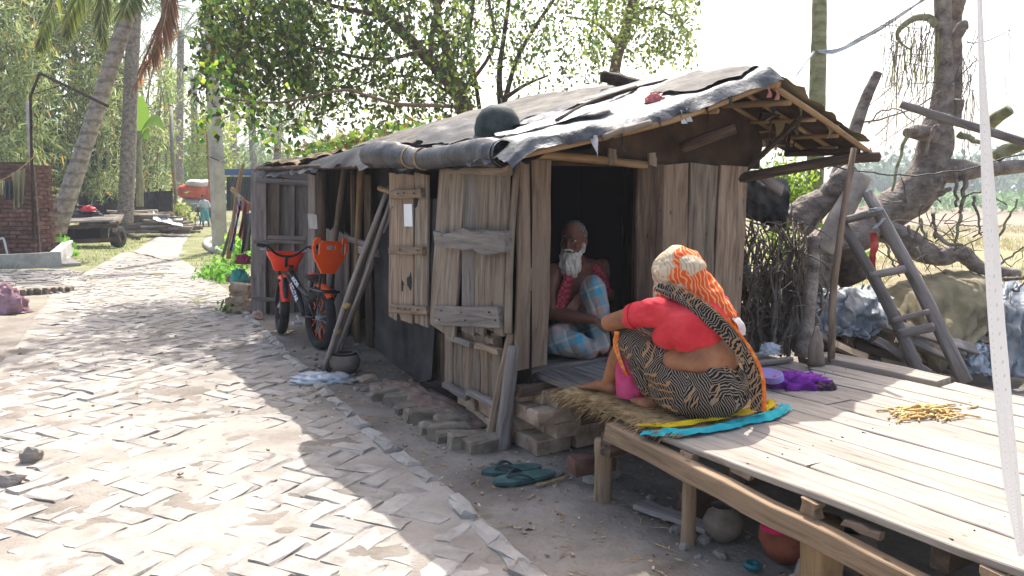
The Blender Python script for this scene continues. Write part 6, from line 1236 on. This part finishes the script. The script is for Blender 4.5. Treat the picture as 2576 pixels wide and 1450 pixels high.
quadsheet('khaki_tarp', [[(1000, 830, 7.2), (1250, 760, 7.3), (1620, 700, 7.3), (1900, 780, 7.2)], [(1080, 900, 6.5), (1330, 830, 6.5), (1640, 800, 6.5), (1880, 900, 6.6)], [(1250, 1130, 6.1), (1430, 1080, 6.05), (1680, 1050, 6.1), (1830, 1080, 6.2)], [(1370, 1430, 5.9), (1470, 1420, 5.85), (1620, 1300, 5.9), (1790, 1130, 6.1)]], TARPK, pile, amp=.07, seed=3)
quadsheet('clear_sheet', [[(610, 890, 6.4), (760, 850, 6.4), (960, 840, 6.4), (1090, 900, 6.4)], [(600, 960, 6.1), (770, 940, 6.05), (960, 950, 6.0), (1120, 1010, 6.1)], [(630, 1130, 5.9), (790, 1120, 5.85), (960, 1120, 5.85), (1080, 1120, 5.95)], [(680, 1190, 5.85), (800, 1195, 5.8), (930, 1200, 5.8), (1090, 1140, 5.9)]], TARPB, pile, amp=.09, seed=6)
quadsheet('grey_tarp', [[(1860, 830, 6.6), (1950, 800, 6.6), (2050, 850, 6.6), (2200, 900, 6.6)], [(1850, 1000, 6.2), (1950, 980, 6.1), (2060, 1000, 6.1), (2220, 1050, 6.2)], [(1830, 1250, 6.0), (1930, 1250, 5.9), (2050, 1230, 5.9), (2230, 1250, 6.0)], [(1800, 1480, 5.9), (1900, 1470, 5.8), (2060, 1480, 5.8), (2230, 1480, 5.9)]], TARPB, pile, amp=.09, seed=9)
quadsheet('black_bag', [[(1640, 1250, 6.1), (1720, 1200, 6.1), (1800, 1150, 6.15)], [(1600, 1350, 5.95), (1700, 1300, 5.9), (1820, 1300, 6.0)], [(1600, 1430, 5.9), (1700, 1440, 5.85), (1850, 1450, 5.9)]], TARPC, pile, amp=.08, seed=12)
MB().grid(lambda s, t: A4(600 + 1500 * s, 880 + 700 * t, 7.25 - .9 * t + .1 * fbm(s * 9, t * 6, 1, 3)), 20, 10).build('pile_core', M('pile_dark_wood', ['1f1812', '3b2f26', '54453a'], 4, (1, 6, 6)), pile)  # dark brown wood core behind the sheets and scrap boards
for i in range(26):
    x, y = R(650, 1500), R(1200, 1440); a = A4(x, y, R(5.75, 6.1)); an = R(-.5, .5); d_ = Vector((math.cos(an), R(-.3, .3), -.35 + math.sin(an) * .3)) * R(.15, .4); plank('scrap_board', pile, a - d_, a + d_, R(.04, .10), .025, Vector((R(-.3, .3), -.6, .7)), random.choice([WOOD, WOODG, WOODD, BARK]))
plank('scrap_board', pile, A4(1030, 1210, 5.75), A4(1390, 1440, 5.6), .06, .03, Vector((0, -1, .3)), WOODG); plank('scrap_board', pile, A4(740, 1240, 5.7), A4(970, 1340, 5.6), .07, .03, Vector((0, -.6, .8)), WOODW)
# dark sheet behind the hut corner, thicket of stems
tag(MB().grid(lambda s, t: A4(100 + 320 * s + 20 * math.sin(t * 4), 80 + 30 * s + 270 * t + 90 * s * t + 20 * fbm(s * 4, t * 4, 1, 5), 6.0 + .35 * s - .12 * math.sin(t * 3.1) + .08 * fbm(s * 5, t * 5, 1, 2)), 20, 18).build('dark_sheet', TARP, smooth=True), 'sagging black sheet hung behind the right corner of the hut', 'sheet')
tag(plank('tilted_board', None, A4(230, 70, 5.9), A4(390, 190, 5.95), .12, .02, Vector((-.3, -.6, .7)), WOODG), 'grey board lying on the black sheet at the hut corner', 'board')
mb = MB()
for i in range(150):
    x = R(60, 600); y = R(900, 1330); a = A4(x, y, 5.55 + R(0, 1.0)); a.z = min(a.z, .3); top = A4(x + R(-90, 120), R(380, 780), 5.6 + R(0, 1.0)); mb.tube(wig(a, top, R(-.06, .06), 8, .09, i * .9), lerpl([R(.008, .02), R(.003, .008)], 8), 5)
for i in range(120): a = A4(R(130, 560), R(400, 1200), 5.5 + R(0, .9)); mb.tube(wig(a, a + Vector((R(-.25, .25), R(-.2, .2), R(-.25, .25))), R(-.05, .05), 5, .06, i * 1.1), [.006, .006, .005, .005, .004, .003], 4)
tag(mb.build('dry_thicket', TWIG, smooth=True), 'dense dry thicket of twigs and stems behind the hut door leaf', 'thicket', kind='stuff')
def leafpatch(name, n, fn, L, Wd, cols, label=None, cat=None, par=None, mat=LEAF, dz=-.4, sp=1.0, weights=None, kind=None):
    P = np.array([tuple(fn()) for _ in range(n)]); d_ = rng.normal(size=(n, 3)) * sp + [0, 0, dz]; o = quads(name, blades(P, d_, rng.uniform(L[0], L[1], n), rng.uniform(Wd[0], Wd[1], n), fold=.06), mat, par, pal(n, cols, weights=weights))
    if kind: o['kind'] = kind
    return tag(o, label, cat) if label else o
GR1 = ['5d7a25', '7f9a34', 'a3b650', '4a6320']
sb = empty('green_shrub', at(1975, 560, 8.6), 'bright yellow-green shrub seen behind the hut corner', 'shrub'); leafpatch('foliage', 1500, lambda: at(random.gauss(1975, 38), random.gauss(480, 42), 8.6 + R(-.4, .4)), (.05, .10), (.02, .035), GR1, par=sb); leafpatch('foliage', 700, lambda: at(random.gauss(1960, 40), random.gauss(640, 90), 8.2 + R(-.4, .4)), (.05, .10), (.02, .035), GR1, par=sb)
for i in range(12): pole('stem', sb, [at(1975 + R(-20, 20), 690, 8.6), at(1975 + R(-60, 60), R(420, 520), 8.6)], .008, TWIG, n=5)
gs = empty('leafy_plant', at(2110, 640, 7.6), 'low broad-leaved green plant behind the clear sheet', 'plant'); leafpatch('foliage', 130, lambda: at(random.gauss(2120, 30), random.gauss(650, 14), 7.5 + R(-.2, .2)), (.08, .16), (.05, .09), ['5b8a2c', '77a53c'], par=gs, dz=.3)
# lace ribbon hanging close to the camera
def lacemat():
    t = NT('white_lace'); sp = t.n('SeparateXYZ'); tc2 = t.n('TexCoord'); t.l(tc2.outputs['UV'], sp.inputs[0]); t.done(srgb('c9c6c2'), .9)
    fr = t.math('SUBTRACT', t.math('FRACT', t.math('MULTIPLY', sp.outputs[1], 95)), .5); x0 = t.math('SUBTRACT', sp.outputs[0], .30); r2 = t.math('ADD', t.math('MULTIPLY', fr, fr), t.math('MULTIPLY', t.math('MULTIPLY', x0, x0), 12)); h1 = t.math('LESS_THAN', r2, .022)
    fr2 = t.math('SUBTRACT', t.math('FRACT', t.math('MULTIPLY', sp.outputs[1], 48)), .5); x1 = t.math('SUBTRACT', sp.outputs[0], t.math('ADD', .62, t.math('MULTIPLY', t.math('SINE', t.math('MULTIPLY', sp.outputs[1], 300)), .05))); r3 = t.math('ADD', t.math('MULTIPLY', fr2, fr2), t.math('MULTIPLY', t.math('MULTIPLY', x1, x1), 14)); h2 = t.math('LESS_THAN', r3, .02)
    al = t.math('SUBTRACT', 1.0, t.math('MULTIPLY', t.math('MAXIMUM', h1, h2), .28)); tr = t.n('BsdfTransparent'); tl_ = t.n('BsdfTranslucent', i_Color=srgb('d5d2ce')); m1 = t.n('MixShader', i_0=.35); t.l(t.b.outputs[0], m1.inputs[1]); t.l(tl_.outputs[0], m1.inputs[2]); m2 = t.n('MixShader'); t.l(al, m2.inputs[0]); t.l(tr.outputs[0], m2.inputs[1]); t.l(m1.outputs[0], m2.inputs[2]); t.l(m2.outputs[0], t.out.inputs[0]); return t.m
lc = curve([at(2462, -120, 2.75), at(2478, 300, 2.55), at(2500, 750, 2.35), at(2540, 1150, 2.2), at(2572, 1400, 2.12)], 40); lw = lerpl([.014, .022, .042, .05, .046, .02], 40); mb = MB(); mb.grid(lambda s, t: lc[round(t * 40)] + Vector((1, -.15, 0)) * ((s - .5) * lw[round(t * 40)]) + Vector((0, .006 * math.sin(s * 7 + t * 9), 0)), 6, 40)
lo_ = mb.build('lace_ribbon', lacemat(), smooth=True); uvl = lo_.data.uv_layers.new(name='UVMap')
for pl_ in lo_.data.polygons:
    for li in pl_.loop_indices: vi = lo_.data.loops[li].vertex_index; uvl.data[li].uv = ((vi % 7) / 6, (vi // 7) / 40)
tag(lo_, 'white lace ribbon hanging down at the right in front', 'ribbon')
ribbon('plastic_streamer', [A3(1330, -30, 7.2), A3(1080, 140, 7.6), A3(830, 290, 8.2), A3(640, 380, 8.7), A3(490, 380, 8.95)], [.03, .03, .05, .06, .03], [Z + Vector((.2, 0, 0))] * 5, TARPC, None, amp=.01, thick=.002); tag(bpy.data.objects['plastic_streamer'], 'pale plastic streamer tied to the bare trunk', 'streamer')
tag(MB().tube([A3(475, 385, 8.9), A3(330, 580, 8.4), A3(280, 700, 8.0)], .012, 5).build('cord', TARPC), 'pale cord running from the bare trunk to the roof', 'cord'); tag(MB().tube(wig(A4(640, 10, 5.6), A4(2100, -80, 5.6), .12, 24, .03, 3), .006, 5).build('black_wire', BLACKP), 'thin black wire crossing the field at the right', 'wire')
# ------------------------------------------------------------------ trees and plants
def clump(x0, x1, y0, y1, Y, k):
    while True:
        x, y = R(x0, x1), R(y0, y1); f = fbm(x / 85, y / 65, 1, k * 7.3)
        if f > R(-.35, .12): return at(x, y, Y - 3.0 * f + R(-1.0, 1.0))
def strands(n, start, length, per, L, Wd, cols, par, name='crown', weights=None, spread=.05, droop=1.0, mat=LEAF, side=.5, twig=True, tw=.0035):
    """hanging twigs with leaves along them"""
    Ps, ds = [], []; tb_ = MB()
    for i in range(n):
        a = Vector(start()); dr = Vector((R(-side, side), R(-side, side), -droop + R(-.3, .5))).normalized(); ln = R(*length); k = random.randint(*per)
        for j in range(k):
            f = (j + R(0, 1)) / k; p = a + dr * ln * f + Vector((R(-spread, spread), R(-spread, spread), R(-spread, spread))); Ps.append(tuple(p)); ds.append((R(-.8, .8), R(-.8, .8), R(-1.3, .15)))
        if twig and i % 3 == 0: tb_.tube([a, a + dr * ln * .5 + Vector((R(-.04, .04), R(-.04, .04), 0)), a + dr * ln], [tw, tw * .8, tw * .4], 4)
    P = np.array(Ps); N = len(P); o = quads(name, blades(P, np.array(ds), rng.uniform(L[0], L[1], N), rng.uniform(Wd[0], Wd[1], N), fold=.07, mid=.38), mat, par, pal(N, cols, .25, weights)); o['kind'] = 'stuff' if par is None else o.get('kind', 'stuff')
    if twig and tb_.v: q = tb_.build('twigs', TWIG, par); q['kind'] = 'stuff'
    return o
# --- the big leafy tree behind the hut
YB = 11.6
bt = empty('leafy_tree', at(1165, 470, YB) - Z * 1.5, 'big leafy tree with leaning trunk rising behind the hut', 'tree')
def bp(x, y, o=0.0): return at(x, y, YB + o)
BARKB = M('brown_bark', ['3a2c22', '5e4b3c', '7d6854'], 8, (.6, 2, 2), bump=.6, bscale=25, bdist=.02)
rough('trunk', bt, [bp(1185, 470) - Z * 1.5, bp(1175, 330), bp(1150, 235), bp(1060, 130), bp(960, 30), bp(880, -60), bp(760, -240), bp(700, -420)], [.13, .12, .10, .085, .075, .065, .05, .035], BARKB, amp=.06, seed=31); rough('limb', bt, [bp(1165, 290), bp(1135, 170), bp(1105, 60), bp(1090, -60), bp(1080, -300)], [.085, .07, .055, .045, .03], BARKB, amp=.06, seed=32)
for k, (pts, rr) in enumerate((((((1262, 300), (1256, 190), (1268, 90), (1285, -30))), [.075, .06, .05, .04]), ((((1268, 260), (1300, 150), (1345, 70), (1400, -10))), [.06, .045, .04, .03]), ((((1210, 300), (1195, 200), (1180, 110), (1195, -20))), [.05, .04, .04, .03]), ((((1260, 255), (1320, 215), (1380, 190))), [.05, .035, .02]), ((((1170, 270), (1090, 210), (990, 190), (890, 220), (760, 250))), [.03, .025, .02, .016, .012]), ((((1080, 150), (1100, 20), (1160, -40))), [.05, .045, .04]), ((((1160, 240), (1240, 120), (1230, 0))), [.045, .035, .03]), ((((960, 40), (820, 10), (680, -40))), [.05, .04, .03]), ((((1060, 130), (950, 150), (800, 120), (650, 60))), [.045, .035, .03, .02]))):
    rough('limb', bt, [bp(*p, o=(.3 if k < 4 else -.3)) for p in pts], [q * .7 for q in rr], BARKD if k in (0, 1, 2, 3) else BARKB, n=9, amp=.08, seed=33 + k)
rough('limb', bt, [bp(1175, 270), at(1090, 266, 10.6), at(1000, 262, 9.8), at(920, 240, 9.2), at(860, 228, 8.9), at(700, 258, 8.8), at(545, 245, 8.8)], [.03, .026, .022, .018, .015, .012, .007], M('reddish_twig', ['5c463a', '80685a'], 6), n=8, amp=.06, seed=50)
LC = ['354520', '4f632a', '6e813e', '8f9f4a', '574f2f', '3d5c36', 'a3b158']; LWt = [.24, .24, .2, .1, .1, .08, .04]
def reg(x0, x1, y0, y1, dY=1.2): return lambda: bp(R(x0, x1), R(y0, y1), R(-dY, dY))
strands(250, reg(505, 790, -120, 170), (.5, 1.2), (10, 17), (.08, .14), (.05, .085), LC, bt, weights=LWt, side=.25, spread=.07)
strands(90, reg(540, 760, -60, 150, .6), (.4, .9), (7, 13), (.07, .11), (.04, .07), ['4c4526', '5f5530', '3d4420', '6d6a34'], bt)
strands(330, reg(740, 1190, -140, 200), (.5, 1.2), (10, 18), (.07, .12), (.045, .07), LC, bt, weights=LWt, side=.25, spread=.07)
strands(170, reg(620, 1180, 110, 300), (.25, .45), (5, 9), (.06, .10), (.04, .06), LC, bt, weights=LWt, side=.25, spread=.07)
strands(210, reg(1120, 1500, -140, 120), (.5, 1.1), (8, 15), (.06, .095), (.035, .055), LC, bt, weights=LWt, side=.25, spread=.07)
strands(34, lambda: at(R(480, 760), R(140, 330), 8.9 + R(-.3, .3)), (.15, .35), (3, 6), (.07, .10), (.05, .07), ['5f8a2c', '7fa83a', 'a8b84a', '3f6a28'], bt)
strands(340, lambda: (lambda gx_, gy_, z_: Vector((gx_ + .085 * z_, gy_ + .75 * z_, z_)))(R(-4.7, -1.7), R(6.0, 9.3), R(4.9, 7.2)), (.3, .8), (7, 12), (.09, .15), (.06, .10), LC, bt, weights=LWt, twig=False)
rt2 = empty('leafy_tree', at(1600, 470, 17) - Z * 1.5, 'pale loose tree whose branches hang in from the top behind the ridge', 'tree')
rough('trunk', rt2, [at(1560, 480, 17) - Z * 1.6, at(1540, 250, 17), at(1580, 50, 17), at(1640, -150, 17)], [.16, .12, .10, .08], BARKB, amp=.06, seed=61)
for pts in (((1580, 50), (1640, 20), (1720, 60)), ((1560, 120), (1500, 60), (1420, 40))): rough('limb', rt2, [at(*p, 17) for p in pts], [.05, .03, .015], BARKB, n=7, seed=62)
strands(150, lambda: at(R(1480, 1740), R(-90, 130), 17 + R(-1, 1)), (.4, .9), (6, 12), (.09, .14), (.05, .08), ['6f7f3a', '8f9a50', '566a2e', 'a8a860'], rt2); strands(120, lambda: at(R(1480, 1740), R(-40, 110), 17 + R(-1, 1)), (.3, .7), (6, 12), (.09, .14), (.05, .08), ['6f7f3a', '8f9a50', '566a2e'], rt2, twig=False); strands(160, lambda: at(R(1380, 1700), R(-400, -60), 17 + R(-1, 1)), (.4, .9), (6, 10), (.1, .16), (.06, .09), ['6f7f3a', '8f9a50', '566a2e'], rt2, twig=False)
# vine leaves creeping on the far roof
vn = empty('roof_creeper', HU(0.5, -4.2, 2.0), 'green creeper growing over the far end of the roof', 'creeper'); leafpatch('foliage', 420, lambda: HU(R(-.1, 1.2), R(-4.8, -3.3), 0) + Z * (0) if False else (lambda u_, v_: HU(u_, v_, roofz(u_, v_) + .06 + R(0, .10)))(R(.1, 1.25), R(-4.8, -3.2)), (.06, .11), (.04, .07), ['4d7028', '6f8c35', '8b8f4a', '6a5a38'], par=vn, dz=.2)

# --- bamboo thicket on the left
BC = ['536439', '768750', '9aa66a', 'b8bd88', 'b8924f', 'a0ae7c']; BWt = [.2, .27, .22, .14, .05, .12]
for k, (x0, x1, y0, y1, Y, n) in enumerate(((-140, 110, -160, 470, 25, 800), (90, 300, -160, 470, 31, 900), (260, 425, 130, 470, 35, 390))):
    bm_ = empty('bamboo_clump', at((x0 + x1) / 2, 560, Y), ['dense bamboo clump behind the brick pillar', 'dense bamboo clump behind the leaning palm trunk', 'bamboo clump right of the slim palm trunk'][k], 'bamboo')
    for i in range(22): xa = R(x0, x1); pole('culm', bm_, [at(xa, 560, Y + R(0, 1)), at(xa + R(-30, 30), 250, Y + R(0, 1)), at(xa + R(-90, 90), y0 - 60, Y + R(-1, 1))], [.04, .03, .015], BARKO, n=5, seg=6)
    strands(n, lambda: clump(x0, x1, y0, y1, Y, k), (.5, 1.2), (9, 16), (.22, .40), (.035, .06), BC, bm_, weights=BWt, spread=.2, twig=False, side=1.2, droop=.7)
    strands(n // 3, lambda: at(R(x0 - 20, x1 - (40 if k == 2 else 0)), R(y0 if k < 2 else 260, y1), Y + R(2, 3.5)), (.5, 1.2), (9, 14), (.35, .55), (.1, .16), ['2a3518', '39461f', '46521f'], bm_, spread=.3, twig=False, side=1.2)  # backing layer: the clump's inner shade is put into these darker leaf colours
# --- palms
def frond(mb_list, pts, nleaf, ll, cols, wid=.03, hang=1.0, out=.8):
    C_ = curve(pts, nleaf); Ps, ds, Ls = [], [], []
    for i in range(2, nleaf + 1):
        p = C_[i]; t = (C_[i] - C_[i - 1]).normalized(); s = t.cross(Z); s = s.normalized() if s.length > 1e-3 else Vector((1, 0, 0)); f = i / nleaf
        for sg in (-1, 1): Ps.append(tuple(p)); ds.append(tuple(s * sg * out + t * .6 - Z * hang * R(.7, 1.2))); Ls.append(ll * math.sin(math.pi * min(.97, .15 + .8 * f)) * R(.85, 1.1))
    mb_list.append((np.array(Ps), np.array(ds), np.array(Ls), pal(len(Ps), cols, .2), wid)); return C_
def palm(name, base, mid, top, rad, label, fronds, cols, ll=.9, bark=BARK, nleaf=26, hang=.8, rings=True, wid=.04, out=.8, extra=()):
    p = empty(name, base, label, 'palm'); C_ = curve([base - Z * .2, mid, top], 60); rr = lerpl(rad, 60)
    if rings: rr = [r * (1 + .06 * ((i % 3) == 0)) for i, r in enumerate(rr)]
    mb = MB(); mb.tube(C_, rr, 14); mb.build('trunk', bark, p, smooth=True); acc = []; st_ = MB()
    for pts, cl in fronds: q = frond(acc, [top] + pts, nleaf, ll, cl, wid, hang, out); st_.tube(q, lerpl([.035, .008], nleaf), 5)
    V4 = np.concatenate([blades(a, d_, L_, w_, mid=.3) for a, d_, L_, _, w_ in acc]); o = quads('crown', V4, LEAF, p, np.concatenate([c for *_, c, _ in acc])); o['kind'] = 'stuff'; q = st_.build('rachises', BARKO, p, smooth=True); q['kind'] = 'stuff'; return p
PB = M('palm_bark', ['6f655c', '8f857b', 'a79d93'], 10, (14, 1.2, 1.2), vary=.0, bump=.5, bscale=18, bdist=.02)
def pbark():
    t = NT('ringed_palm_bark'); co = t.coord((1, 1, 1), False); q = t.n('TexWave', i_Scale=1.05, i_Distortion=2.5, i_Detail=3.0); q.bands_direction = 'Z'; q.inputs['Detail Scale'].default_value = 3; t.l(co, q.inputs['Vector']); n_ = t.noise(co, 9, 5); c = t.ramp(n_, ['6f655c', '91877d', 'a89e94'], lo=.3, hi=.7); k = t.ramp(q.outputs['Fac'], [(1, 1, 1, 1), (0, 0, 0, 1)], pos=[.05, .22]); c = t.mix(t.math('MULTIPLY', k, .45), c, srgb('4a423c')); return t.done(c, .9, t.math('ADD', q.outputs['Fac'], n_), .5, .02)
PBK = pbark(); YC = 18.6
G2 = ['4d5a20', '6a7530', '878a3c', '3f4d1c']; DRB = ['6b4a34', '8a6346', '5a3d2b']
def pc(x, y, o=0): return at(x, y, YC + o)
palm('coconut_palm', gpt(148, 545) * 0 + pc(140, 560), pc(235, 300), pc(395, -190), [.21, .17, .15], 'leaning coconut palm with ringed grey trunk', [
    ([pc(330, -260), pc(200, -160), pc(120, 40), pc(95, 130)], G2), ([pc(350, -220), pc(280, -100), pc(255, 30), pc(262, 125)], G2), ([pc(330, -200), pc(240, -90), pc(180, 20), pc(165, 90)], G2), ([pc(410, -100), pc(420, 0), pc(395, 110), pc(335, 225)], DRB), ([pc(420, -120), pc(425, -10), pc(385, 100), pc(350, 180)], DRB), ([pc(480, -260), pc(600, -220), pc(680, -100)], G2), ([pc(450, -300), pc(500, -400), pc(600, -420)], G2), ([pc(330, -350), pc(220, -420), pc(120, -360)], G2), ([pc(380, -150, -1), pc(340, -40, -2), pc(310, 40, -2.4)], G2), ([pc(400, -300, 2), pc(420, -330, 3), pc(440, -200, 4)], G2)], G2, ll=1.0, bark=PBK, nleaf=85, wid=.05)
def date(x, ybase, ytop, Y, r, label, xt=None, seed=0, ll=.45, fl=2.2, nf=26, cols=('4d5f3c', '6d7f58', '8a9a72')):
    xt = x if xt is None else xt; top = at(xt, ytop, Y); fr_ = []; random.seed(seed)
    for i in range(nf):
        a = 2 * math.pi * i / nf + R(-.2, .2); el = R(-.5, 1.1); d_ = Vector((math.cos(a) * math.cos(el), math.sin(a) * math.cos(el), math.sin(el))); fr_.append(([top + d_ * fl * .5, top + d_ * fl * .85 - Z * fl * .12, top + d_ * fl - Z * fl * .38], list(cols)))
    return palm('date_palm', at(x, ybase, Y), at((x + xt) / 2, (ybase + ytop) / 2, Y), top, [r * 1.15, r, r * .95], label, fr_, cols, ll=ll, bark=BARK, nleaf=22, hang=.15, wid=.05, out=.7)
date(314, 548, -120, 26, .21, 'slim straight date palm right of the leaning palm', 345, 3)
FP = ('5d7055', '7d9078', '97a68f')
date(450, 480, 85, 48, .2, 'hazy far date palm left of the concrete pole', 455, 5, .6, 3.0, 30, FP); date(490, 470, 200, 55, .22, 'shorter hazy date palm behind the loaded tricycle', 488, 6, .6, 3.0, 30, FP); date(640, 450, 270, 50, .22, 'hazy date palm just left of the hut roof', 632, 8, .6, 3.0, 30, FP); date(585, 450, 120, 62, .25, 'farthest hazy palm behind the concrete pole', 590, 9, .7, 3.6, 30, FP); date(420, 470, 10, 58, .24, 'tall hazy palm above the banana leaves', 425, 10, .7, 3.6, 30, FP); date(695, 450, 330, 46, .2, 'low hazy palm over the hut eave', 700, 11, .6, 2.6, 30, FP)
random.seed(99)
# banana
bn = empty('banana_plant', at(350, 480, 28), 'banana plant with tall pale leaf between the palms', 'plant'); pole('stem', bn, [at(352, 520, 28), at(350, 330, 28)], [.14, .09], BARKO)
for (pts, w_) in (([(350, 340), (352, 290), (356, 235)], .55), ([(350, 340), (370, 305), (395, 300), (415, 325)], .5), ([(350, 345), (335, 320), (320, 335)], .4), ([(352, 345), (365, 330), (375, 345)], .5)):
    C_ = curve([at(*p, 28) for p in pts], 12); W_ = [w_ * math.sin(math.pi * (.08 + .9 * i / 12)) for i in range(13)]; mb = MB(); mb.grid(lambda s, t: C_[round(t * 12)] + (Vector((1, .4, 0)) if pts[0][0] - pts[-1][0] > -20 and pts[-1][1] < 300 else Vector((.2, .5, .8))) * ((s - .5) * W_[round(t * 12)]) - Z * abs(s - .5) * .12, 6, 12); o = mb.build('leaf', LEAF, bn, smooth=True); ca_ = o.data.color_attributes.new('Col', 'FLOAT_COLOR', 'POINT'); ca_.data.foreach_set('color', np.tile(np.array(srgb('6f8f35'), np.float32), len(o.data.vertices)))
def bushy(name, label, cat, n, x0, x1, y0, y1, Y, L, Wd, cols, dY=.8, stem=True, trunk_y=None):
    t = empty(name, at((x0 + x1) / 2, trunk_y or y1, Y), label, cat); strands(n, lambda: at(random.gauss((x0 + x1) / 2, (x1 - x0) / 4), R(y0, y1), Y + R(-dY, dY)), (L[1] * 1.5, L[1] * 4), (6, 11), L, Wd, cols, t, 'crown', spread=L[1] * .6, twig=False, side=1.0)
    if stem: rough('trunk', t, [at((x0 + x1) / 2, (trunk_y or y1) + 10, Y), at((x0 + x1) / 2 + R(-9, 9), (y0 + y1) / 2, Y)], [max(.03, L[1] * .35), L[1] * .15], BARKB, n=7, seed=y0)
    return t
bushy('light_tree', 'yellow-green tree glowing behind the bamboo post', 'tree', 230, 395, 470, 170, 455, 52, (.25, .4), (.1, .16), ['7f9a3a', 'a8b84e', '6a8a34'], 1.5, trunk_y=540); bushy('light_tree', 'yellow-green tree beside the concrete pole', 'tree', 300, 470, 590, 260, 440, 54, (.25, .4), (.1, .16), ['8f9a42', 'b0b450', '7a8f3c'], 1.5, trunk_y=540)
bushy('garden_bush', 'rounded bush at the end of the dark fence beside the path', 'bush', 120, 432, 462, 510, 570, 30, (.14, .24), (.07, .12), ['6f8040', '93a05c', 'a89f6a'], .5); bushy('verge_plant', 'low leafy plants on the verge below the forked stick', 'plant', 70, 505, 590, 655, 690, 13, (.07, .13), (.04, .07), ['5a8a34', '7aa548'], .6, False); bushy('verge_plant', 'green weeds behind the forked stick', 'plant', 60, 560, 640, 590, 640, 15, (.09, .15), (.05, .08), ['6a9a3c', '8ab54e'], .6, False); bushy('corner_weed', 'weeds at the foot of the far hut corner', 'plant', 40, 560, 605, 745, 790, 9.6, (.05, .09), (.03, .05), ['4f6a30', '7a8a45'], .3, False); bushy('pillar_weed', 'green weeds at the foot of the brick pillar', 'plant', 60, 130, 165, 590, 620, 17.5, (.1, .18), (.06, .1), ['5a8a34', '7aa548'], .4, False)
# far belts of trees: left behind everything, right beyond the field
for k in range(9):
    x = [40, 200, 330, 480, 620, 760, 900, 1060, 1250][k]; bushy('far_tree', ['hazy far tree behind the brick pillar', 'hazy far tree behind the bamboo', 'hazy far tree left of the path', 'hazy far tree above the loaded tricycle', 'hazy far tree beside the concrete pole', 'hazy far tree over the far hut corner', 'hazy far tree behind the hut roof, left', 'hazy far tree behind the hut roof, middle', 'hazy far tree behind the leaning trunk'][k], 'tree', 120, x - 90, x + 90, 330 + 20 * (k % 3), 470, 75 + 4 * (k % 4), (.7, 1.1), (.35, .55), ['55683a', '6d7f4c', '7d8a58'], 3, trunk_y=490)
for k in range(9):
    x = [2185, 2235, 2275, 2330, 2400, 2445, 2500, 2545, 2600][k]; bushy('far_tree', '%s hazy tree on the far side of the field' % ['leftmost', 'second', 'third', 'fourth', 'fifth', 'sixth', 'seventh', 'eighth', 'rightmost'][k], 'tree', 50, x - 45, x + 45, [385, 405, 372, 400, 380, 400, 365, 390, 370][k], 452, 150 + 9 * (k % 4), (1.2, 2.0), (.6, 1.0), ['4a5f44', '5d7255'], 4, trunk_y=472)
leafpatch('crop_belt', 5200, lambda: (lambda x, y: Vector((x, y, hgt(x, y) + R(0, 1.3))))(R(12, 85), R(62, 92)), (.5, .9), (.25, .45), ['66805a', '789068', '5c7652'], 'belt of green crop at the far side of the field', None, kind='stuff', dz=.4)
# --- grass
def grass(name, n, fn, h, cols, label, wd=.01, weights=None):
    P = []; 
    while len(P) < n:
        p = fn()
        if p is not None: P.append(tuple(p))
    P = np.array(P); d_ = rng.normal(size=(n, 3)) * .45 + [0, 0, 1]; o = quads(name, blades(P, d_, rng.uniform(h[0], h[1], n), wd, mid=.3), LEAF, None, pal(n, cols, .2, weights)); return tag(o, label, kind='stuff')
def gl():
    y = 9 + 24 * random.random() ** 1.5; x = R(-16, -2.2) * (1 if y < 14 else y / 14)
    if in_road(x + .1, y) or in_road(x - .1, y) or fbm(x, y, .5, 77) < -.08 or x > -2.2 - (y - 9.5) * .25: return None
    if y > 16.5: 
        q = Vector((x, y, hgt(x, y))) - CAM; zz = q.dot(_fw); sx = q.x / zz * FPX + 1288; sy = 725 - q.dot(_up) / zz * FPX; lx = np.interp(sy, [555, 571, 606, 636], [505, 462, 375, 325]); rx = np.interp(sy, [557, 582, 610, 640, 662], [528, 492, 468, 455, 450])
        if lx < sx < rx: return None
    if -9.5 < x < -4.5 and y < 13.5 and random.random() < .9: return None
    return Vector((x, y, gfun(x, y)))
grass('verge_grass', 16000, gl, (.04, .11), ['5f7a2c', '7d9440', 'a3a55e', '4d6a26'], 'short green grass on the verges beside the path', .014)
def gr():
    y = 6.5 + 34 * random.random() ** 1.6; x = R(.36, .82) * y + .3
    if fbm(x, y, .35, 12) < -.2: return None
    return Vector((x, y, gfun(x, y)))
grass('field_grass', 22000, gr, (.06, .22), ['8a8060', 'a0956e', '7a7f50', '938f62', '6b664a'], 'dry yellowish grass of the field at the right', .014)
# --- haze: the hot white air over the fields
hz_t = NT('haze_air'); pv_ = hz_t.n('VolumePrincipled'); pv_.inputs['Color'].default_value = (.86, .92, 1, 1); pv_.inputs['Density'].default_value = .0014; pv_.inputs['Anisotropy'].default_value = .2
hz_t.t.nodes.remove(hz_t.b); hz_t.l(pv_.outputs[0], hz_t.out.inputs['Volume'])
o = MB().box((0, 150, 11.2), (1000, 1000, 25.6)).build('haze', hz_t.m); o['kind'] = 'stuff'
